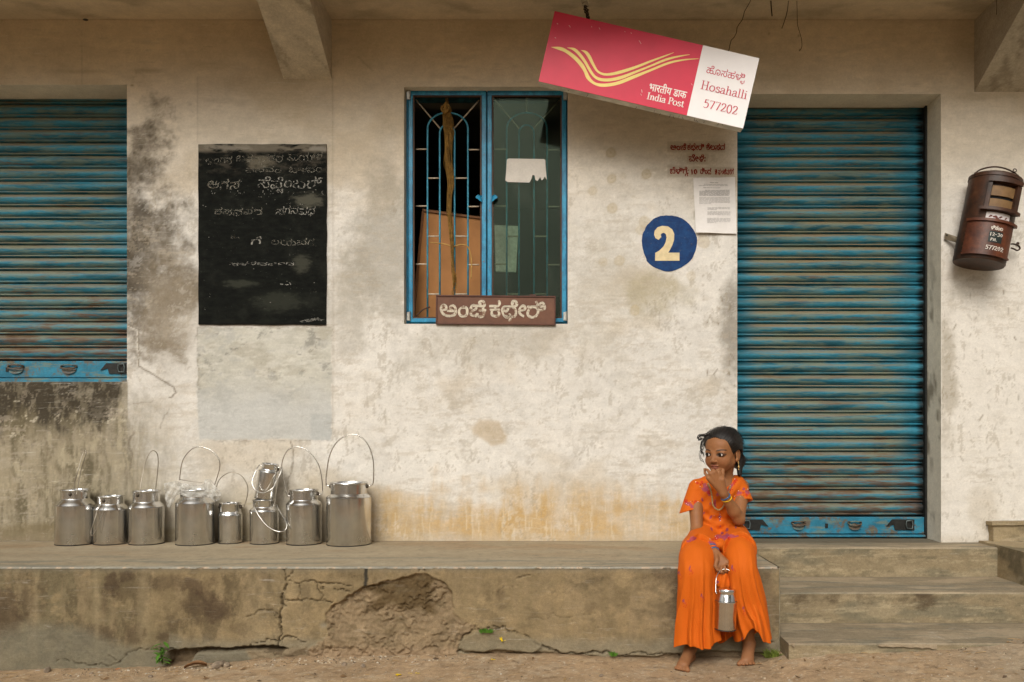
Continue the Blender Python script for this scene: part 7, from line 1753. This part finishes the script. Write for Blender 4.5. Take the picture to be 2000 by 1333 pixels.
m = MB(); nk = spline([J(1383, 945, -.765), J(1388, 958, -.785), J(1391, 975, -.792), J(1392, 986, -.790), J(1398, 994, -.786), J(1405, 996, -.784), J(1412, 990, -.784), J(1420, 972, -.780), J(1426, 950, -.765)], 7)
P2 = v_
for i, p in enumerate(nk): m.ball(p + Vector((0, -.002, 0)), .0030 if i % 2 else .0036, 8, 5)
m.build('necklace', plain('old_brass_beads', (.42, .36, .18), .3, .8), girl, smooth=True)
e0 = Vector(hl(.068, -.002, -.036)); m = MB(); m.ball(e0, .0032, 8, 5); m.tube([e0, e0 + Vector((.001, -.001, -.016))], .0014, 6); m.ball(e0 + Vector((.001, -.001, -.018)), .0042, 8, 6, (1, 1, 1.5)); m.ball(e0 + Vector((.001, -.001, -.028)), .0028, 8, 5); m.build('earring', gold, girl, smooth=True)
m = MB(); q0 = P(1459, 980, -.74); m.tube([q0, q0 + Vector((.004, -.004, -.016)), q0 + Vector((.008, -.002, -.030))], .0012, 5); m.build('sleeve_thread', cloth, girl)

# ------------------------------------------------------------------ the little can she holds by its handle
yh = -.965; xh = P(1416.5, 1230, yh); zb_ = kz(1230, yh)
root = empty('milk_can', (xh.x, yh, zb_), 'small steel can held by its wire handle between the girl\'s knees', 'milk can', 'steel milk cans on the platform', rot=(0, R(1.5), 0)); Mh = world_matrix(root)
del root['group']
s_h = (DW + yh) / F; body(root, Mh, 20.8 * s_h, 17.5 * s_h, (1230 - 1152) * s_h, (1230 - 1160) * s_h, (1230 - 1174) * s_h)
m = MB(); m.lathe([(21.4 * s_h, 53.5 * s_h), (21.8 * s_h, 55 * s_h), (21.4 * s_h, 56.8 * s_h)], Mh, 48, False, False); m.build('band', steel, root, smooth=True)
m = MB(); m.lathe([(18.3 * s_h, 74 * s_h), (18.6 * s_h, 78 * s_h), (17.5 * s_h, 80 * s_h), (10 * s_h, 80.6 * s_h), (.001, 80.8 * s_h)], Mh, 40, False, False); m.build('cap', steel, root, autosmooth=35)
handle_wire(root, [P(a, b, yh + d) for a, b, d in ((1400,1160,-.02),(1398,1157,-.02),(1398,1145,-.01),(1399,1130,0),(1403,1120,.012),(1409,1114,.018),(1418,1112,.016),(1427,1117,.01),(1433,1130,.005),(1434,1150,0),(1433,1158,.0))], wire_s, .0019)
# ------------------------------------------------------------------ across the street, seen only in the glass and the steel
bark = plain('tree_bark', (.13, .095, .065), .9, 0, .25, 12, .004); crown_m = plain('dark_tree_leaves', (.055, .085, .022), .6, 0, .35, 3, 0, 'world')
def crown_mesh():
    rs = np.random.RandomState(3); n = 2600; d = rs.randn(n, 3); d /= np.linalg.norm(d, axis=1)[:, None]; r = rs.rand(n) ** .35
    lump = 1 + .28 * np.sin(d[:, 0] * 5 + 1) * np.sin(d[:, 1] * 4) + .2 * np.sin(d[:, 2] * 6); c = d * (r * lump)[:, None] * np.array((2.2, 2.0, 1.7))
    u_ = rs.randn(n, 3); u_ /= np.linalg.norm(u_, axis=1)[:, None]; w_ = np.cross(u_, rs.randn(n, 3)); w_ /= np.linalg.norm(w_, axis=1)[:, None]; s_ = (.16 + .14 * rs.rand(n))[:, None]
    V_ = np.stack([c - u_ * s_, c - w_ * s_ * .6, c + u_ * s_, c + w_ * s_ * .6], 1).reshape(-1, 3); me = bpy.data.meshes.new('crown'); me.from_pydata(V_.tolist(), [], np.arange(4 * n).reshape(n, 4).tolist()); me.materials.append(crown_m); return me
cm = crown_mesh(); tmb = MB(); tmb.tube([(0, 0, -.3), (.05, 0, 1.2), (-.05, .05, 2.6), (.1, 0, 3.6)], lambda t_: .17 - .09 * t_, 10); tmb.tube([(0, .02, 2.2), (.6, .2, 3.2), (1.0, .3, 3.9)], lambda t_: .08 - .04 * t_, 8); tmb.tube([(0, .02, 2.0), (-.7, -.1, 3.0), (-1.1, 0, 3.8)], lambda t_: .08 - .04 * t_, 8)
tr0 = None
for i, (x, y, sc_, lab) in enumerate(((-7.5, -12, 1.15, 'broad tree across the street, farthest left behind the viewer'), (-4.2, -13.5, .95, 'tree across the street left of the pale house'), (3.2, -12.5, .8, 'small tree across the street right of the pale house'), (6.3, -11.5, 1.1, 'tree across the street further to the right'), (10.5, -12, 1.2, 'broad tree across the street, farthest right'))):
    root = empty('tree', (x, y, 0), lab, 'tree', 'trees across the street'); root.scale = (sc_, sc_, sc_); root.rotation_euler = (0, 0, i * 1.3)
    if tr0 is None: tk = bpy.data.objects.new('trunk', None) if 0 else tmb.build('trunk', bark, None, smooth=True); trunk_me = tk.data; tk.parent = root; tr0 = root
    else: link(bpy.data.objects.new('trunk', trunk_me), root)
    o = link(bpy.data.objects.new('crown', cm), root); o.location = (0, 0, 4.3)
hs_o = empty('house', (-1.0, -18.5, 0), 'pale single-storey house across the street', 'house')
m = MB(); m.box((-3.8, -20.5, -.1), (2.2, -18.5, 3.0)); m.build('wall', plastered := plain('pale_house_plaster', (.55, .52, .44), .9, 0, .15, 3, 0, 'world'), hs_o)
m = MB(); m.box((-4.1, -20.8, 3.0), (2.5, -18.1, 3.2)); m.build('roof', bark, hs_o)
for x in (-2.6, .8): m = MB(); m.box((x - .45, -18.51, 1.1), (x + .45, -18.46, 2.2)); m.build('window', interior_mat, hs_o)
m = MB(); m.box((-1.4, -18.51, .0), (-.5, -18.46, 2.1)); m.build('door', bark, hs_o)
m = MB(); m.box((-14, -15.4, -.1), (-4.4, -15.2, 1.5)); m.box((2.6, -15.4, -.1), (14, -15.2, 1.5)); m.build('compound_wall', plain('mossy_wall', (.25, .22, .15), .9, 0, .25, 3, 0, 'world'), None, label='low mossy compound wall across the street', cat='wall')

# the crouching photographer, whose dark shape the polished cans mirror
ph = empty('person', (0, -4.7, 0), 'crouching photographer in dark clothes facing the wall from across the lane', 'person')
pb = SDF((-.5, -5.3, -.05), (.5, -4.2, 1.2), .02)
pb.ell((0, -4.62, .98), (.08, .10, .12)); pb.cone((0, -4.66, .80), (0, -4.64, .92), .06, .055, .03); pb.cone((0, -4.85, .35), (0, -4.70, .74), .17, .19, .05)
for s_ in (-1, 1):
    pb.cone((s_ * .19, -4.70, .74), (s_ * .27, -4.58, .52), .06, .05, .03); pb.cone((s_ * .27, -4.58, .52), (s_ * .07, -4.44, .86), .048, .035, .02)
    pb.cone((s_ * .12, -4.86, .30), (s_ * .24, -4.50, .42 if s_ > 0 else .10), .10, .07, .03); pb.cone((s_ * .24, -4.50, .42 if s_ > 0 else .10), (s_ * .2, -4.62 if s_ > 0 else -4.95, .06), .065, .05, .02)
pv, pf = pb.mesh(); np_mesh('body', pv, pf, plain('dark_clothes', (.03, .03, .035), .8), ph)
